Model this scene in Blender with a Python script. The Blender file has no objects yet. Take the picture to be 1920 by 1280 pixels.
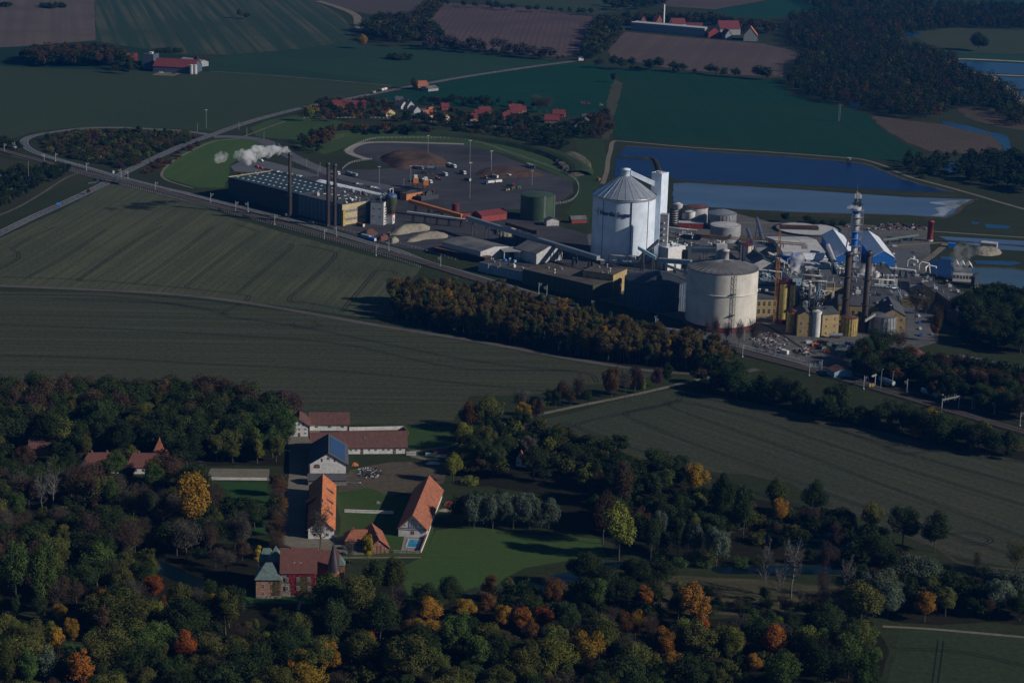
import bpy, bmesh, math, random
from mathutils import Vector, Matrix, geometry
random.seed(7)
R = math.radians
C = bpy.context.scene.collection
SC = bpy.context.scene

# ---------------------------------------------------------------- camera
CAM_H, FPX, PITCH, ROLL = 390.0, 3900.0, R(15.0), R(1.65)
FWD = Vector((0, math.cos(PITCH), -math.sin(PITCH)))
UP0 = Vector((0, math.sin(PITCH), math.cos(PITCH)))
RIGHT = Vector((math.cos(ROLL), 0, 0)) + UP0 * math.sin(ROLL)
UP = UP0 * math.cos(ROLL) - Vector((1, 0, 0)) * math.sin(ROLL)
cd = bpy.data.cameras.new('camera')
cd.sensor_width = 36; cd.sensor_fit = 'HORIZONTAL'; cd.lens = FPX / 1920 * 36
cd.clip_start = 1; cd.clip_end = 30000
cam = bpy.data.objects.new('camera', cd); C.objects.link(cam)
cam.matrix_world = Matrix((( RIGHT.x, UP.x, -FWD.x, 0), (RIGHT.y, UP.y, -FWD.y, 0), (RIGHT.z, UP.z, -FWD.z, CAM_H), (0, 0, 0, 1)))
SC.camera = cam
SC.cycles.volume_bounces = 2
HAZE = 0.000025

# ---------------------------------------------------------------- light
SUN_EL = R(27); SUN_H = Vector((0.952, -0.306)).normalized()
w = bpy.data.worlds.new('World'); SC.world = w; w.use_nodes = True
nt = w.node_tree; nt.nodes.clear()
bg = nt.nodes.new('ShaderNodeBackground'); sky = nt.nodes.new('ShaderNodeTexSky'); wo = nt.nodes.new('ShaderNodeOutputWorld')
sky.sky_type = 'NISHITA'; sky.sun_disc = False; sky.sun_elevation = SUN_EL
sky.sun_rotation = math.atan2(SUN_H.x, SUN_H.y); sky.ozone_density = 6.0; sky.air_density = 1.0; sky.dust_density = 0.3; sky.altitude = 400
bg.inputs[1].default_value = 0.05
nt.links.new(sky.outputs[0], bg.inputs[0]); nt.links.new(bg.outputs[0], wo.inputs[0])
sl = bpy.data.lights.new('sun', 'SUN'); sl.energy = 4.8; sl.angle = R(0.53); sl.color = (1.0, 0.92, 0.83)
so = bpy.data.objects.new('sun', sl); C.objects.link(so)
sd = Vector((SUN_H.x * math.cos(SUN_EL), SUN_H.y * math.cos(SUN_EL), math.sin(SUN_EL)))
so.rotation_euler = sd.to_track_quat('Z', 'Y').to_euler(); so.location = (0, 0, 1000)
SC.view_settings.view_transform = 'Standard'; SC.view_settings.look = 'None'
SC.view_settings.exposure = -0.15; SC.view_settings.gamma = 1.0; SC.view_settings.use_curve_mapping = False

# ---------------------------------------------------------------- geometry on the ground
def G(u, v, z=0.0):
    d = FWD * FPX + RIGHT * (u - 960) + UP * (640 - v)
    t = (z - CAM_H) / d.z
    return Vector((d.x * t, d.y * t, z))
def PX(p):
    q = Vector(p) - Vector((0, 0, CAM_H)); dz = q.dot(FWD)
    return 960 + q.dot(RIGHT) * FPX / dz, 640 - q.dot(UP) * FPX / dz
def SCL(u, v): return FPX / (G(u, v) - Vector((0, 0, CAM_H))).dot(FWD)     # px per metre
def hm(u, v, px): return px / SCL(u, v) / 0.975                              # height in m of px
def ang(a, b):
    d = G(*b) - G(*a); return math.atan2(d.y, d.x)
def crom(pts, n=6, closed=False):
    out = []; N = len(pts)
    rng = range(N if closed else N - 1)
    for i in rng:
        if closed: p0, p1, p2, p3 = pts[i - 1], pts[i], pts[(i + 1) % N], pts[(i + 2) % N]
        else: p0, p1, p2, p3 = pts[max(i - 1, 0)], pts[i], pts[i + 1], pts[min(i + 2, N - 1)]
        for k in range(n):
            t = k / n; t2 = t * t; t3 = t2 * t
            out.append(tuple(0.5 * ((2 * b) + (-a + c) * t + (2 * a - 5 * b + 4 * c - d) * t2 + (-a + 3 * b - 3 * c + d) * t3)
                             for a, b, c, d in zip(p0, p1, p2, p3)))
    if not closed: out.append(tuple(pts[-1]))
    return out

# ---------------------------------------------------------------- materials
MATS = {}
def newmat(name):
    m = bpy.data.materials.new(name); m.use_nodes = True; n = m.node_tree; n.nodes.clear()
    o = n.nodes.new('ShaderNodeOutputMaterial'); p = n.nodes.new('ShaderNodeBsdfPrincipled')
    n.links.new(p.outputs[0], o.inputs[0]); return m, n, p
def N(n, t, **k):
    x = n.nodes.new(t)
    for a, b in k.items(): setattr(x, a, b)
    return x
def mixc(n, fac, a, b, mode='MIX'):
    x = n.nodes.new('ShaderNodeMix'); x.data_type = 'RGBA'; x.blend_type = mode
    for i, v in ((0, fac), (6, a), (7, b)):
        if hasattr(v, 'is_linked') or hasattr(v, 'links'): n.links.new(v, x.inputs[i])
        else: x.inputs[i].default_value = v if i == 0 else (tuple(v) + (1,))[:4]
    return x.outputs[2]
def ramp(n, src, a, b):
    x = n.nodes.new('ShaderNodeMapRange'); x.inputs[1].default_value = a; x.inputs[2].default_value = b
    n.links.new(src, x.inputs[0]); return x.outputs[0]
def tex(n, vec, scale, detail=3, rough=0.55):
    x = n.nodes.new('ShaderNodeTexNoise'); x.inputs['Scale'].default_value = scale; x.inputs['Detail'].default_value = detail
    x.inputs['Roughness'].default_value = rough; n.links.new(vec, x.inputs['Vector']); return x.outputs[0]
def mapping(n, vec, scale=(1, 1, 1), rz=0):
    x = n.nodes.new('ShaderNodeMapping'); x.inputs['Scale'].default_value = scale; x.inputs['Rotation'].default_value = (0, 0, rz)
    n.links.new(vec, x.inputs['Vector']); return x.outputs[0]
def sh(c, f): return tuple(min(1, x * f) for x in c)
def mat(name, col, rough=0.75, var=0.25, scale=0.6, metal=0.0, col2=None, ribs=0.0, streak=True, spec=0.3, bump=0.0):
    """painted / plastered / metal surface with dirt variation, optional vertical streaks and rib lines"""
    if name in MATS: return MATS[name]
    m, n, p = newmat(name); MATS[name] = m
    co = N(n, 'ShaderNodeTexCoord').outputs['Object']
    c2 = col2 or sh(col, 1 - var * 1.6)
    a = tex(n, co, scale, 4)
    c = mixc(n, ramp(n, a, 0.38, 0.68), col, c2)
    if streak:
        s = tex(n, mapping(n, co, (1.2, 1.2, 0.06)), 1.3, 3)
        c = mixc(n, ramp(n, s, 0.5, 0.85), c, sh(col, 1 - var * 1.8))
    if ribs:
        wv = N(n, 'ShaderNodeTexWave', wave_type='BANDS', bands_direction='X'); wv.inputs['Scale'].default_value = ribs
        n.links.new(co, wv.inputs['Vector']); 
        bp = N(n, 'ShaderNodeBump'); bp.inputs['Strength'].default_value = 0.5; bp.inputs['Distance'].default_value = 0.2
        n.links.new(wv.outputs[0], bp.inputs['Height']); n.links.new(bp.outputs[0], p.inputs['Normal'])
    n.links.new(c, p.inputs['Base Color'])
    p.inputs['Roughness'].default_value = rough; p.inputs['Metallic'].default_value = metal; p.inputs['Specular IOR Level'].default_value = spec
    return m
def roofmat(name, col, col2, course=0.35, spec=0.2):
    if name in MATS: return MATS[name]
    m, n, p = newmat(name); MATS[name] = m
    co = N(n, 'ShaderNodeTexCoord').outputs['Object']
    c = mixc(n, ramp(n, tex(n, co, 0.25, 5, 0.65), 0.35, 0.7), col, col2)
    c = mixc(n, ramp(n, tex(n, co, 2.2, 2), 0.45, 0.8), c, sh(col, 0.55))
    c = mixc(n, ramp(n, tex(n, mapping(n, co, (1, 0.15, 0.3)), 1.5, 3), 0.5, 0.75), c, sh(col, 1.25))
    n.links.new(c, p.inputs['Base Color'])
    wv = N(n, 'ShaderNodeTexWave', wave_type='BANDS', bands_direction='Z'); wv.inputs['Scale'].default_value = 0.8
    n.links.new(co, wv.inputs['Vector'])
    bp = N(n, 'ShaderNodeBump'); bp.inputs['Strength'].default_value = 0.4; bp.inputs['Distance'].default_value = 0.1
    n.links.new(wv.outputs[0], bp.inputs['Height']); n.links.new(bp.outputs[0], p.inputs['Normal'])
    p.inputs['Roughness'].default_value = 0.85; p.inputs['Specular IOR Level'].default_value = spec
    return m
def field(name, c1, c2, c3, a=0.0, sw=6.0, samt=0.6, pscale=0.006, wave=0.0, fine=0.35, rough=0.95, k=0.65):
    """farmland: c1 soil/crop, c2 streaks along angle a (sw metres wide), c3 large patches"""
    c1, c2, c3 = [(c[0] * k, c[1] * k * 1.03, c[2] * k) for c in (c1, c2, c3)]
    m, n, p = newmat(name)
    co = N(n, 'ShaderNodeTexCoord').outputs['Object']
    rot = mapping(n, mapping(n, co, (1, 1, 1), -a), (0.012, 1.0, 1))
    st = tex(n, rot, 1.0 / sw, 2)
    c = mixc(n, ramp(n, st, 0.42, 0.62), c1, c2)
    c = mixc(n, samt, c1, c)
    if wave:
        wv = N(n, 'ShaderNodeTexWave', wave_type='BANDS', bands_direction='Y'); wv.inputs['Scale'].default_value = 0.314 / wave
        wv.inputs['Distortion'].default_value = 1.2; wv.inputs['Detail Scale'].default_value = 0.4
        n.links.new(mapping(n, mapping(n, co, (1, 1, 1), -a), (0.2, 1, 1)), wv.inputs['Vector'])
        c = mixc(n, ramp(n, wv.outputs[0], 0.2, 0.9), c, c2)
    pt = tex(n, co, pscale, 5, 0.6)
    c = mixc(n, ramp(n, pt, 0.45, 0.7), c, c3)
    f = tex(n, co, 0.35, 4, 0.7)
    c = mixc(n, fine, c, mixc(n, ramp(n, f, 0.3, 0.7), sh(c1, 0.35), sh(c2, 1.7)), 'MIX')
    n.links.new(c, p.inputs['Base Color']); p.inputs['Roughness'].default_value = rough; p.inputs['Specular IOR Level'].default_value = 0.05
    return m
def water(name, col, rough=0.12, spec=0.5, bs=0.15):
    m, n, p = newmat(name)
    co = N(n, 'ShaderNodeTexCoord').outputs['Object']
    c = mixc(n, ramp(n, tex(n, mapping(n, co, (1, 2.5, 1)), 0.01, 5), 0.35, 0.7), col, sh(col, 0.72))
    n.links.new(c, p.inputs['Base Color']); p.inputs['Roughness'].default_value = rough; p.inputs['Specular IOR Level'].default_value = spec
    bp = N(n, 'ShaderNodeBump'); bp.inputs['Strength'].default_value = bs; bp.inputs['Distance'].default_value = 1.0
    n.links.new(tex(n, mapping(n, co, (1, 2.2, 1), 0.3), 0.5, 6, 0.7), bp.inputs['Height']); n.links.new(bp.outputs[0], p.inputs['Normal'])
    return m

# ---------------------------------------------------------------- tags and landmarks
LM = []          # (phrase, u, v)
PENDING = []     # (object, base phrase, u, v, groupphrase)
def tag(o, label, cat, group=None, kind=None):
    if label: o['label'] = label
    if cat: o['category'] = cat
    if group: o['group'] = group
    if kind: o['kind'] = kind
    return o
def struct(o, kind='structure', label=None):
    o['kind'] = kind
    if label: o['label'] = label
    return o
def empty(name, loc, rz=0.0):
    o = bpy.data.objects.new(name, None); C.objects.link(o); o.location = loc; o.rotation_euler = (0, 0, rz)
    o.empty_display_size = 1; return o
def copy_tree(o, parent=None):
    c = o.copy(); C.objects.link(c)
    if parent: c.parent = parent
    for ch in list(o.children): copy_tree(ch, c)
    return c
def copy1(o, kids):
    c = o.copy(); C.objects.link(c)
    for k in kids:
        d = k.copy(); C.objects.link(d); d.parent = c
        for kk in k.children:
            e = kk.copy(); C.objects.link(e); e.parent = d
    return c

class MB:
    def __init__(s): s.v = []; s.f = []; s.m = []; s.mi = 0; s.sm = []
    def add(s, vs, fs, smooth=False):
        b = len(s.v); s.v += [tuple(x) for x in vs]
        for f in fs: s.f.append([b + i for i in f]); s.m.append(s.mi); s.sm.append(smooth)
    def box(s, x0, y0, z0, x1, y1, z1, bottom=True):
        v = [(x0,y0,z0),(x1,y0,z0),(x1,y1,z0),(x0,y1,z0),(x0,y0,z1),(x1,y0,z1),(x1,y1,z1),(x0,y1,z1)]
        f = [(4,5,6,7),(0,1,5,4),(1,2,6,5),(2,3,7,6),(3,0,4,7)]
        if bottom: f.append((3,2,1,0))
        s.add(v, f); return s
    def bar(s, a, b, w, h=None):
        a = Vector(a); b = Vector(b); d = b - a
        if d.length < 1e-6: return s
        h = h or w
        d.normalize(); up = Vector((0, 0, 1)) if abs(d.z) < 0.95 else Vector((1, 0, 0))
        x = d.cross(up).normalized(); y = x.cross(d).normalized(); vs = []
        for c in (a, b):
            for i, j in ((-1, -1), (1, -1), (1, 1), (-1, 1)): vs.append(c + x * (i * w / 2) + y * (j * h / 2))
        s.add(vs, [(0,1,2,3),(7,6,5,4),(0,4,5,1),(1,5,6,2),(2,6,7,3),(3,7,4,0)]); return s
    def tube(s, pts, r, n=8, cap=True, r2=None):
        pts = [Vector(p) for p in pts]; rings = []; base = len(s.v); vs = []; fs = []
        for i, p in enumerate(pts):
            d = (pts[min(i + 1, len(pts) - 1)] - pts[max(i - 1, 0)]).normalized()
            up = Vector((0, 0, 1)) if abs(d.z) < 0.9 else Vector((1, 0, 0))
            x = d.cross(up).normalized(); y = x.cross(d).normalized()
            rr = r if r2 is None else r + (r2 - r) * i / (len(pts) - 1)
            for k in range(n):
                t = 2 * math.pi * k / n; vs.append(p + x * (rr * math.cos(t)) + y * (rr * math.sin(t)))
        for i in range(len(pts) - 1):
            for k in range(n):
                k2 = (k + 1) % n; fs.append((i*n+k, i*n+k2, (i+1)*n+k2, (i+1)*n+k))
        s.add(vs, fs, True)
        if cap: s.add([vs[k] for k in range(n)], [tuple(range(n))]); s.add(vs[-n:], [tuple(range(n - 1, -1, -1))])
        return s
    def lathe(s, prof, n=40, c=(0, 0), smooth=True):
        vs = []; fs = []
        for r, z in prof:
            for k in range(n):
                t = 2 * math.pi * k / n; vs.append((c[0] + r * math.cos(t), c[1] + r * math.sin(t), z))
        for i in range(len(prof) - 1):
            for k in range(n):
                k2 = (k + 1) % n; fs.append((i*n+k, i*n+k2, (i+1)*n+k2, (i+1)*n+k))
        s.add(vs, fs, smooth); return s
    def poly(s, pts): s.add(pts, [tuple(range(len(pts)))]); return s
    def build(s, name, mats, parent=None, shade=True):
        me = bpy.data.meshes.new(name); me.from_pydata(s.v, [], s.f)
        if not isinstance(mats, (list, tuple)): mats = [mats]
        for m in mats: me.materials.append(m)
        me.polygons.foreach_set('material_index', s.m)
        me.polygons.foreach_set('use_smooth', s.sm if shade else [False] * len(s.f))
        me.update()
        o = bpy.data.objects.new(name, me); C.objects.link(o)
        if parent: o.parent = parent
        return o

def sheet(name, pts, m, z, n=0, closed_smooth=False, jit=0.0, label=None, kind='structure'):
    """ground sheet from photo outline; z in metres above the ground"""
    if closed_smooth: pts = crom(pts, n or 5, True)
    wp = [G(*p) for p in pts]
    if jit:
        out = []
        for i, p in enumerate(wp):
            q = wp[(i + 1) % len(wp)]; L = (q - p).length; k = max(1, int(L / 12))
            nrm = Vector((-(q - p).y, (q - p).x, 0)).normalized()
            for j in range(k): out.append(p.lerp(q, j / k) + nrm * random.uniform(-jit, jit))
        wp = out
    tri = geometry.tessellate_polygon([wp])
    me = bpy.data.meshes.new(name); me.from_pydata([(p.x, p.y, z) for p in wp], [], [tuple(t) for t in tri])
    me.materials.append(m); me.update()
    bm = bmesh.new(); bm.from_mesh(me)
    for f in bm.faces:
        f.normal_update()
        if f.normal.z < 0: f.normal_flip()
    bm.to_mesh(me); bm.free()
    o = bpy.data.objects.new(name, me); C.objects.link(o); struct(o, kind)
    if label: o['label'] = label
    return o
def ribbon_mb(mb, pts, wdt, z, smooth=True, n=6, off=0.0, world=False, dash=None):
    if smooth: pts = crom(pts, n)
    wp = [Vector((p[0], p[1], 0)) for p in pts] if world else [G(p[0], p[1]) for p in pts]
    L = []; Rr = []
    for i, p in enumerate(wp):
        d = (wp[min(i + 1, len(wp) - 1)] - wp[max(i - 1, 0)]); d.z = 0; d.normalize(); nn = Vector((-d.y, d.x, 0))
        q = p + nn * off
        L.append(q + nn * wdt / 2); Rr.append(q - nn * wdt / 2)
    zz = z if callable(z) else (lambda i, t: z)
    for i in range(len(wp) - 1):
        if dash and i % 2: continue
        a, b, c, d = Rr[i], Rr[i + 1], L[i + 1], L[i]
        z0 = zz(i, i / (len(wp) - 1)); z1 = zz(i + 1, (i + 1) / (len(wp) - 1))
        mb.add([(a.x, a.y, z0), (b.x, b.y, z1), (c.x, c.y, z1), (d.x, d.y, z0)], [(0, 1, 2, 3)])
    return wp
def ribbon(name, pts, wdt, m, z, label=None, **k):
    mb = MB(); ribbon_mb(mb, pts, wdt, z, **k); o = mb.build(name, m); struct(o)
    if label: o['label'] = label
    return o
def inpoly(x, y, P):
    c = False; j = len(P) - 1
    for i in range(len(P)):
        if (P[i][1] > y) != (P[j][1] > y) and x < (P[j][0] - P[i][0]) * (y - P[i][1]) / (P[j][1] - P[i][1]) + P[i][0]: c = not c
        j = i
    return c
# ================================================================ GROUND, FIELDS, WATER, ROADS
DK = (0.030, 0.038, 0.022)
g_m = field('ground_mat', (0.030, 0.042, 0.018), (0.050, 0.058, 0.026), (0.022, 0.028, 0.014), 0, 8, 0.5, 0.01)
mb = MB(); mb.add([(-6000, -600, 0), (6000, -600, 0), (6000, 9000, 0), (-6000, 9000, 0)], [(0, 1, 2, 3)])
struct(mb.build('ground', g_m), label='rough grass ground under and between the fields')
STRUBBLE = (0.115, 0.088, 0.080)
def fld(nm, pts, z, a, c1, c2, c3, jit=0.8, label=None, **k):
    return sheet(nm, pts, field(nm + '_mat', c1, c2, c3, a, **k), z, jit=jit, label=label)
fld('field', [(-60,-60),(176,-60),(179,76),(30,88),(-60,92)], .06, ang((60,0),(50,80)), (0.115,0.088,0.080), (0.155,0.120,0.104), (0.085,0.074,0.062), sw=14, samt=.9, label='pale stubble field in the far left corner')
fld('field', [(176,-60),(575,-60),(590,2),(640,28),(656,50),(664,78),(560,92),(430,103),(330,101),(180,78)], .06, ang((330,20),(385,95)), (0.008,0.046,0.028), (0.095,0.098,0.062), (0.010,0.045,0.026), sw=11, samt=1, pscale=.003, label='dark green field with pale drilled stripes at the far left')
fld('field', [(-60,92),(30,88),(180,78),(330,101),(395,112),(390,133),(200,132),(-60,122)], .08, 0, (0.014,0.040,0.022), (0.022,0.050,0.028), (0.012,0.03,0.02), label='dark green strip around the far farm')
fld('field', [(-60,122),(40,126),(200,132),(395,135),(560,146),(735,163),(700,172),(640,185),(565,203),(470,226),(400,246),(330,241),(200,238),(110,241),(60,248),(20,262),(-60,275)], .06, ang((0,200),(500,215)), (0.042,0.062,0.032), (0.054,0.072,0.038), (0.034,0.056,0.030), sw=5, samt=.6, pscale=.004, label='wide dull green field above the road loop')
fld('field', [(395,112),(430,103),(560,92),(665,80),(690,88),(800,88),(1040,112),(1075,116),(1000,124),(870,143),(800,156),(735,163),(560,146),(392,135)], .07, ang((420,112),(640,150)), (0.018,0.058,0.030), (0.036,0.072,0.040), (0.016,0.050,0.028), sw=10, samt=.8, pscale=.004, label='green field between the farm and the straight road')
fld('field', [(835,6),(1010,16),(1110,32),(1108,52),(1085,100),(1055,108),(930,96),(800,80),(790,60),(812,32)], .06, ang((850,10),(810,62)), (0.095,0.062,0.064), (0.14,0.10,0.092), (0.075,0.05,0.055), sw=12, samt=.5, wave=9, label='ploughed purple brown field at the far centre')
fld('field', [(1172,60),(1280,70),(1430,82),(1480,94),(1508,106),(1470,118),(1468,146),(1380,140),(1250,128),(1145,106),(1140,95)], .06, ang((1230,75),(1190,110)), (0.105,0.074,0.070), (0.15,0.112,0.096), (0.085,0.062,0.058), sw=20, samt=.8, label='brown harrowed field below the far red farm')
fld('field', [(560,-60),(800,-60),(792,2),(770,30),(700,28),(640,18),(600,4)], .05, 0, (0.085,0.070,0.065), (0.11,0.092,0.08), (0.07,0.06,0.055), label='grey ploughed field at the top edge')
fld('field', [(830,-60),(1200,-60),(1230,-5),(1205,12),(1180,14),(1120,28),(1000,14),(920,4)], .05, 0, (0.045,0.062,0.032), (0.060,0.075,0.04), (0.035,0.056,0.030), label='pale green meadow at the top centre')
fld('field', [(1240,-60),(1560,-60),(1430,2),(1340,18),(1250,12),(1235,4)], .05, ang((1260,10),(1420,0)), (0.095,0.075,0.068), (0.13,0.10,0.09), (0.08,0.065,0.06), label='grey brown field at the top right of centre')
fld('field', [(1560,-60),(2000,-60),(2000,10),(1800,18),(1700,14),(1620,2),(1500,28),(1420,36),(1330,24),(1345,18),(1435,3)], .06, 0, (0.012,0.060,0.034), (0.018,0.066,0.04), (0.010,0.052,0.032), label='deep green field at the top right')
fld('field', [(725,175),(800,160),(870,147),(1000,128),(1085,119),(1145,126),(1152,152),(1140,182),(1132,222),(1060,217),(960,205),(860,200),(820,196),(760,192),(700,184)], .06, ang((850,185),(1100,150)), (0.008,0.050,0.030), (0.014,0.062,0.036), (0.006,0.042,0.026), sw=10, label='deep green field behind the village')
fld('field', [(1145,126),(1250,132),(1380,144),(1465,152),(1480,178),(1560,196),(1625,212),(1650,240),(1700,272),(1728,286),(1722,298),(1690,305),(1600,296),(1400,280),(1250,268),(1152,262),(1150,215),(1165,155)], .06, ang((1480,230),(1560,300)), (0.008,0.044,0.024), (0.014,0.056,0.030), (0.022,0.050,0.022), sw=8, samt=.7, pscale=.005, label='big deep green field beyond the ponds')
fld('scrub_ground', [(1150,150),(1168,156),(1160,190),(1150,225),(1144,262),(1128,262),(1132,222),(1140,182)], .10, 0, (0.07,0.07,0.045), (0.10,0.095,0.065), (0.05,0.055,0.035), jit=2, label='pale rough strip between the two deep green fields')
fld('reed_bed', [(1632,216),(1700,226),(1790,236),(1862,250),(1880,272),(1872,292),(1800,288),(1745,284),(1700,268),(1655,240)], .10, .4, (0.080,0.062,0.052), (0.135,0.10,0.078), (0.045,0.052,0.035), jit=3, pscale=.02, k=.6, fine=.6, label='pinkish brown reed bed by the river')
fld('reed_bed', [(1790,200),(1870,206),(1925,215),(1925,245),(1880,240),(1820,225)], .10, .4, (0.08,0.06,0.045), (0.12,0.085,0.06), (0.05,0.05,0.03), jit=3, pscale=.03, label='brown reed bed at the right edge')
fld('field', [(1700,60),(1780,52),(1930,58),(1960,100),(1790,104),(1760,96),(1740,84)], .06, 0, (0.052,0.066,0.032), (0.065,0.078,0.038), (0.04,0.06,0.03), label='pasture above the far basins')
fld('field', [(1760,98),(1930,102),(1960,122),(1790,112)], .09, 0, (0.022,0.062,0.034), (0.03,0.07,0.038), (0.02,0.055,0.03), label='green strip above the far basins')
# near left: tramlined field, middle strip, left verge
LF = [(-80,470),(0,447),(120,392),(205,345),(240,345),(330,368),(440,410),(560,444),(700,482),(792,500),(760,540),(735,592),(700,598),(560,578),(400,558),(200,542),(-80,532)]
fld('field', LF, .06, ang((60,510),(240,400)), (0.062,0.070,0.042), (0.118,0.122,0.072), (0.042,0.055,0.034), sw=4.5, samt=.9, pscale=.008, label='tramlined winter wheat field left of the birch belt')
fld('field', [(-80,545),(200,549),(400,566),(600,593),(720,614),(900,645),(1050,673),(1230,702),(1180,718),(1100,722),(1000,740),(880,742),(850,790),(790,800),(540,790),(530,830),(-80,830)], .06, ang((0,640),(600,650)), (0.040,0.050,0.032), (0.084,0.088,0.054), (0.060,0.060,0.036), sw=5, samt=.95, pscale=.006, label='long dark green field between the dirt road and the manor wood')
fld('field', [(1000,790),(1080,772),(1190,742),(1262,730),(1300,735),(1400,752),(1560,788),(1700,820),(1850,850),(2000,880),(2000,1075),(1880,1060),(1780,1040),(1650,985),(1560,950),(1480,905),(1400,890),(1230,876),(1130,830),(1040,812)], .06, ang((1300,770),(1900,960)), (0.048,0.055,0.036), (0.080,0.082,0.054), (0.034,0.054,0.030), sw=5, samt=.8, pscale=.006, label='large tramlined field on the right of the manor')
fld('field', [(1690,1178),(2000,1196),(2000,1420),(1600,1420),(1668,1270)], .06, ang((1760,1210),(1750,1280)), (0.038,0.056,0.028), (0.052,0.066,0.034), (0.032,0.052,0.026), sw=6, label='dark field corner at the lower right')
fld('field', [(-80,385),(0,395),(110,352),(180,335),(150,322),(60,305),(-80,285)], .05, ang((0,400),(100,350)), (0.040,0.046,0.022), (0.060,0.06,0.03), (0.03,0.036,0.018), label='rough verge beside the motor road')
# lawns
lawn = dict(k=1.0, sw=2.5, samt=.5, pscale=.02, fine=.2)
fld('lawn', [(770,1140),(757,1095),(755,1062),(800,1040),(818,995),(880,985),(980,1000),(1125,1010),(1135,1040),(1060,1052),(985,1065),(940,1085),(925,1105),(890,1100),(830,1120)], .08, 0, (0.034,0.062,0.018), (0.046,0.078,0.024), (0.042,0.058,0.020), label='bright mown lawn behind the castle wood', **lawn)
fld('lawn', [(625,900),(690,905),(740,930),(830,925),(800,1045),(620,1050),(640,990)], .07, 0, (0.028,0.058,0.014), (0.04,0.066,0.02), (0.05,0.055,0.025), label='courtyard grass between the barns', **lawn)
fld('lawn', [(380,902),(500,904),(520,1000),(400,1000)], .07, 0, (0.020,0.052,0.014), (0.026,0.06,0.018), (0.02,0.045,0.012), label='castle park lawn', **lawn)
fld('lawn', [(120,1205),(210,1215),(200,1245),(130,1235)], .07, 0, (0.026,0.062,0.014), (0.03,0.07,0.018), (0.02,0.05,0.012), label='grass glade in the lower left wood', **lawn)
fld('lawn', [(455,1118),(590,1118),(592,1130),(450,1130)], .07, 0, (0.026,0.060,0.014), (0.03,0.07,0.018), (0.02,0.05,0.012), label='grass bank in front of the castle', **lawn)
fld('lawn', [(-60,1168),(100,1170),(100,1182),(-60,1182)], .07, 0, (0.03,0.062,0.016), (0.03,0.07,0.018), (0.02,0.05,0.012), label='grass ride at the left edge', **lawn)
fld('lawn', [(755,795),(850,800),(840,850),(770,860)], .07, 0, (0.03,0.055,0.018), (0.03,0.06,0.018), (0.04,0.05,0.02), label='grass by the barn gateway', **lawn)
fld('rough_meadow', [(1200,1075),(1420,1085),(1600,1100),(1640,1150),(1500,1160),(1290,1150),(1200,1120)], .07, .1, (0.060,0.055,0.028), (0.12,0.10,0.06), (0.026,0.045,0.014), sw=4, samt=.8, pscale=.03, jit=2, label='tussocky pale meadow along the moat')
fld('courtyard', [(632,925),(655,880),(730,866),(800,866),(845,872),(830,905),(790,915),(730,930),(690,915)], .10, .3, (0.105,0.085,0.062), (0.14,0.112,0.08), (0.07,0.06,0.042), sw=4, pscale=.05, jit=1.5, label='bare earth yard between the barns')
# factory grass
fld('lawn', [(300,330),(312,300),(350,278),(400,262),(465,258),(500,264),(525,280),(480,296),(440,302),(432,310),(430,330),(420,352),(370,352)], .06, ang((330,340),(450,270)), (0.040,0.070,0.020), (0.052,0.085,0.026), (0.034,0.06,0.02), label='mown grass slope by the factory entrance', sw=7, samt=.9, pscale=.01, k=.95)
fld('lawn', [(470,240),(500,226),(560,215),(620,222),(700,244),(780,250),(870,258),(960,272),(1060,290),(1130,300),(1120,330),(1080,345),(1060,335),(960,292),(900,278),(820,268),(660,272),(610,290),(560,275),(540,262),(480,256)], .05, ang((480,250),(600,225)), (0.036,0.062,0.022), (0.048,0.074,0.026), (0.03,0.052,0.02), label='grass slope around the beet yard', sw=7, samt=.6, pscale=.01, k=.9)
fld('lawn', [(1070,250),(1128,262),(1140,300),(1125,345),(1105,420),(1060,400),(1085,362),(1078,340),(1100,320)], .06, 0, (0.036,0.062,0.022), (0.048,0.074,0.026), (0.03,0.052,0.02), label='grass left of the white silo')

asph = field('asphalt_mat', (0.125,0.128,0.145), (0.165,0.166,0.182), (0.095,0.097,0.11), .2, 5, .5, .012, fine=.15, rough=.85)
asph2 = field('yard_mat', (0.070,0.068,0.078), (0.092,0.090,0.10), (0.040,0.038,0.044), .5, 7, .8, .014, fine=.15, rough=.85)
gravel = field('gravel_mat', (0.20,0.175,0.14), (0.25,0.22,0.18), (0.15,0.13,0.105), .3, 3, .6, .05, fine=.2)
dirt = field('dirt_mat', (0.125,0.11,0.108), (0.155,0.14,0.135), (0.08,0.072,0.066), .1, 3, .6, .03, fine=.2)
conc = field('concrete_yard_mat', (0.125,0.12,0.124), (0.165,0.158,0.155), (0.065,0.063,0.067), .4, 6, .9, .03, fine=.4)
dirt2 = field('dark_dirt_mat', (0.07,0.06,0.052), (0.10,0.085,0.07), (0.045,0.042,0.035), .1, 3, .6, .03, fine=.2)
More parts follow.
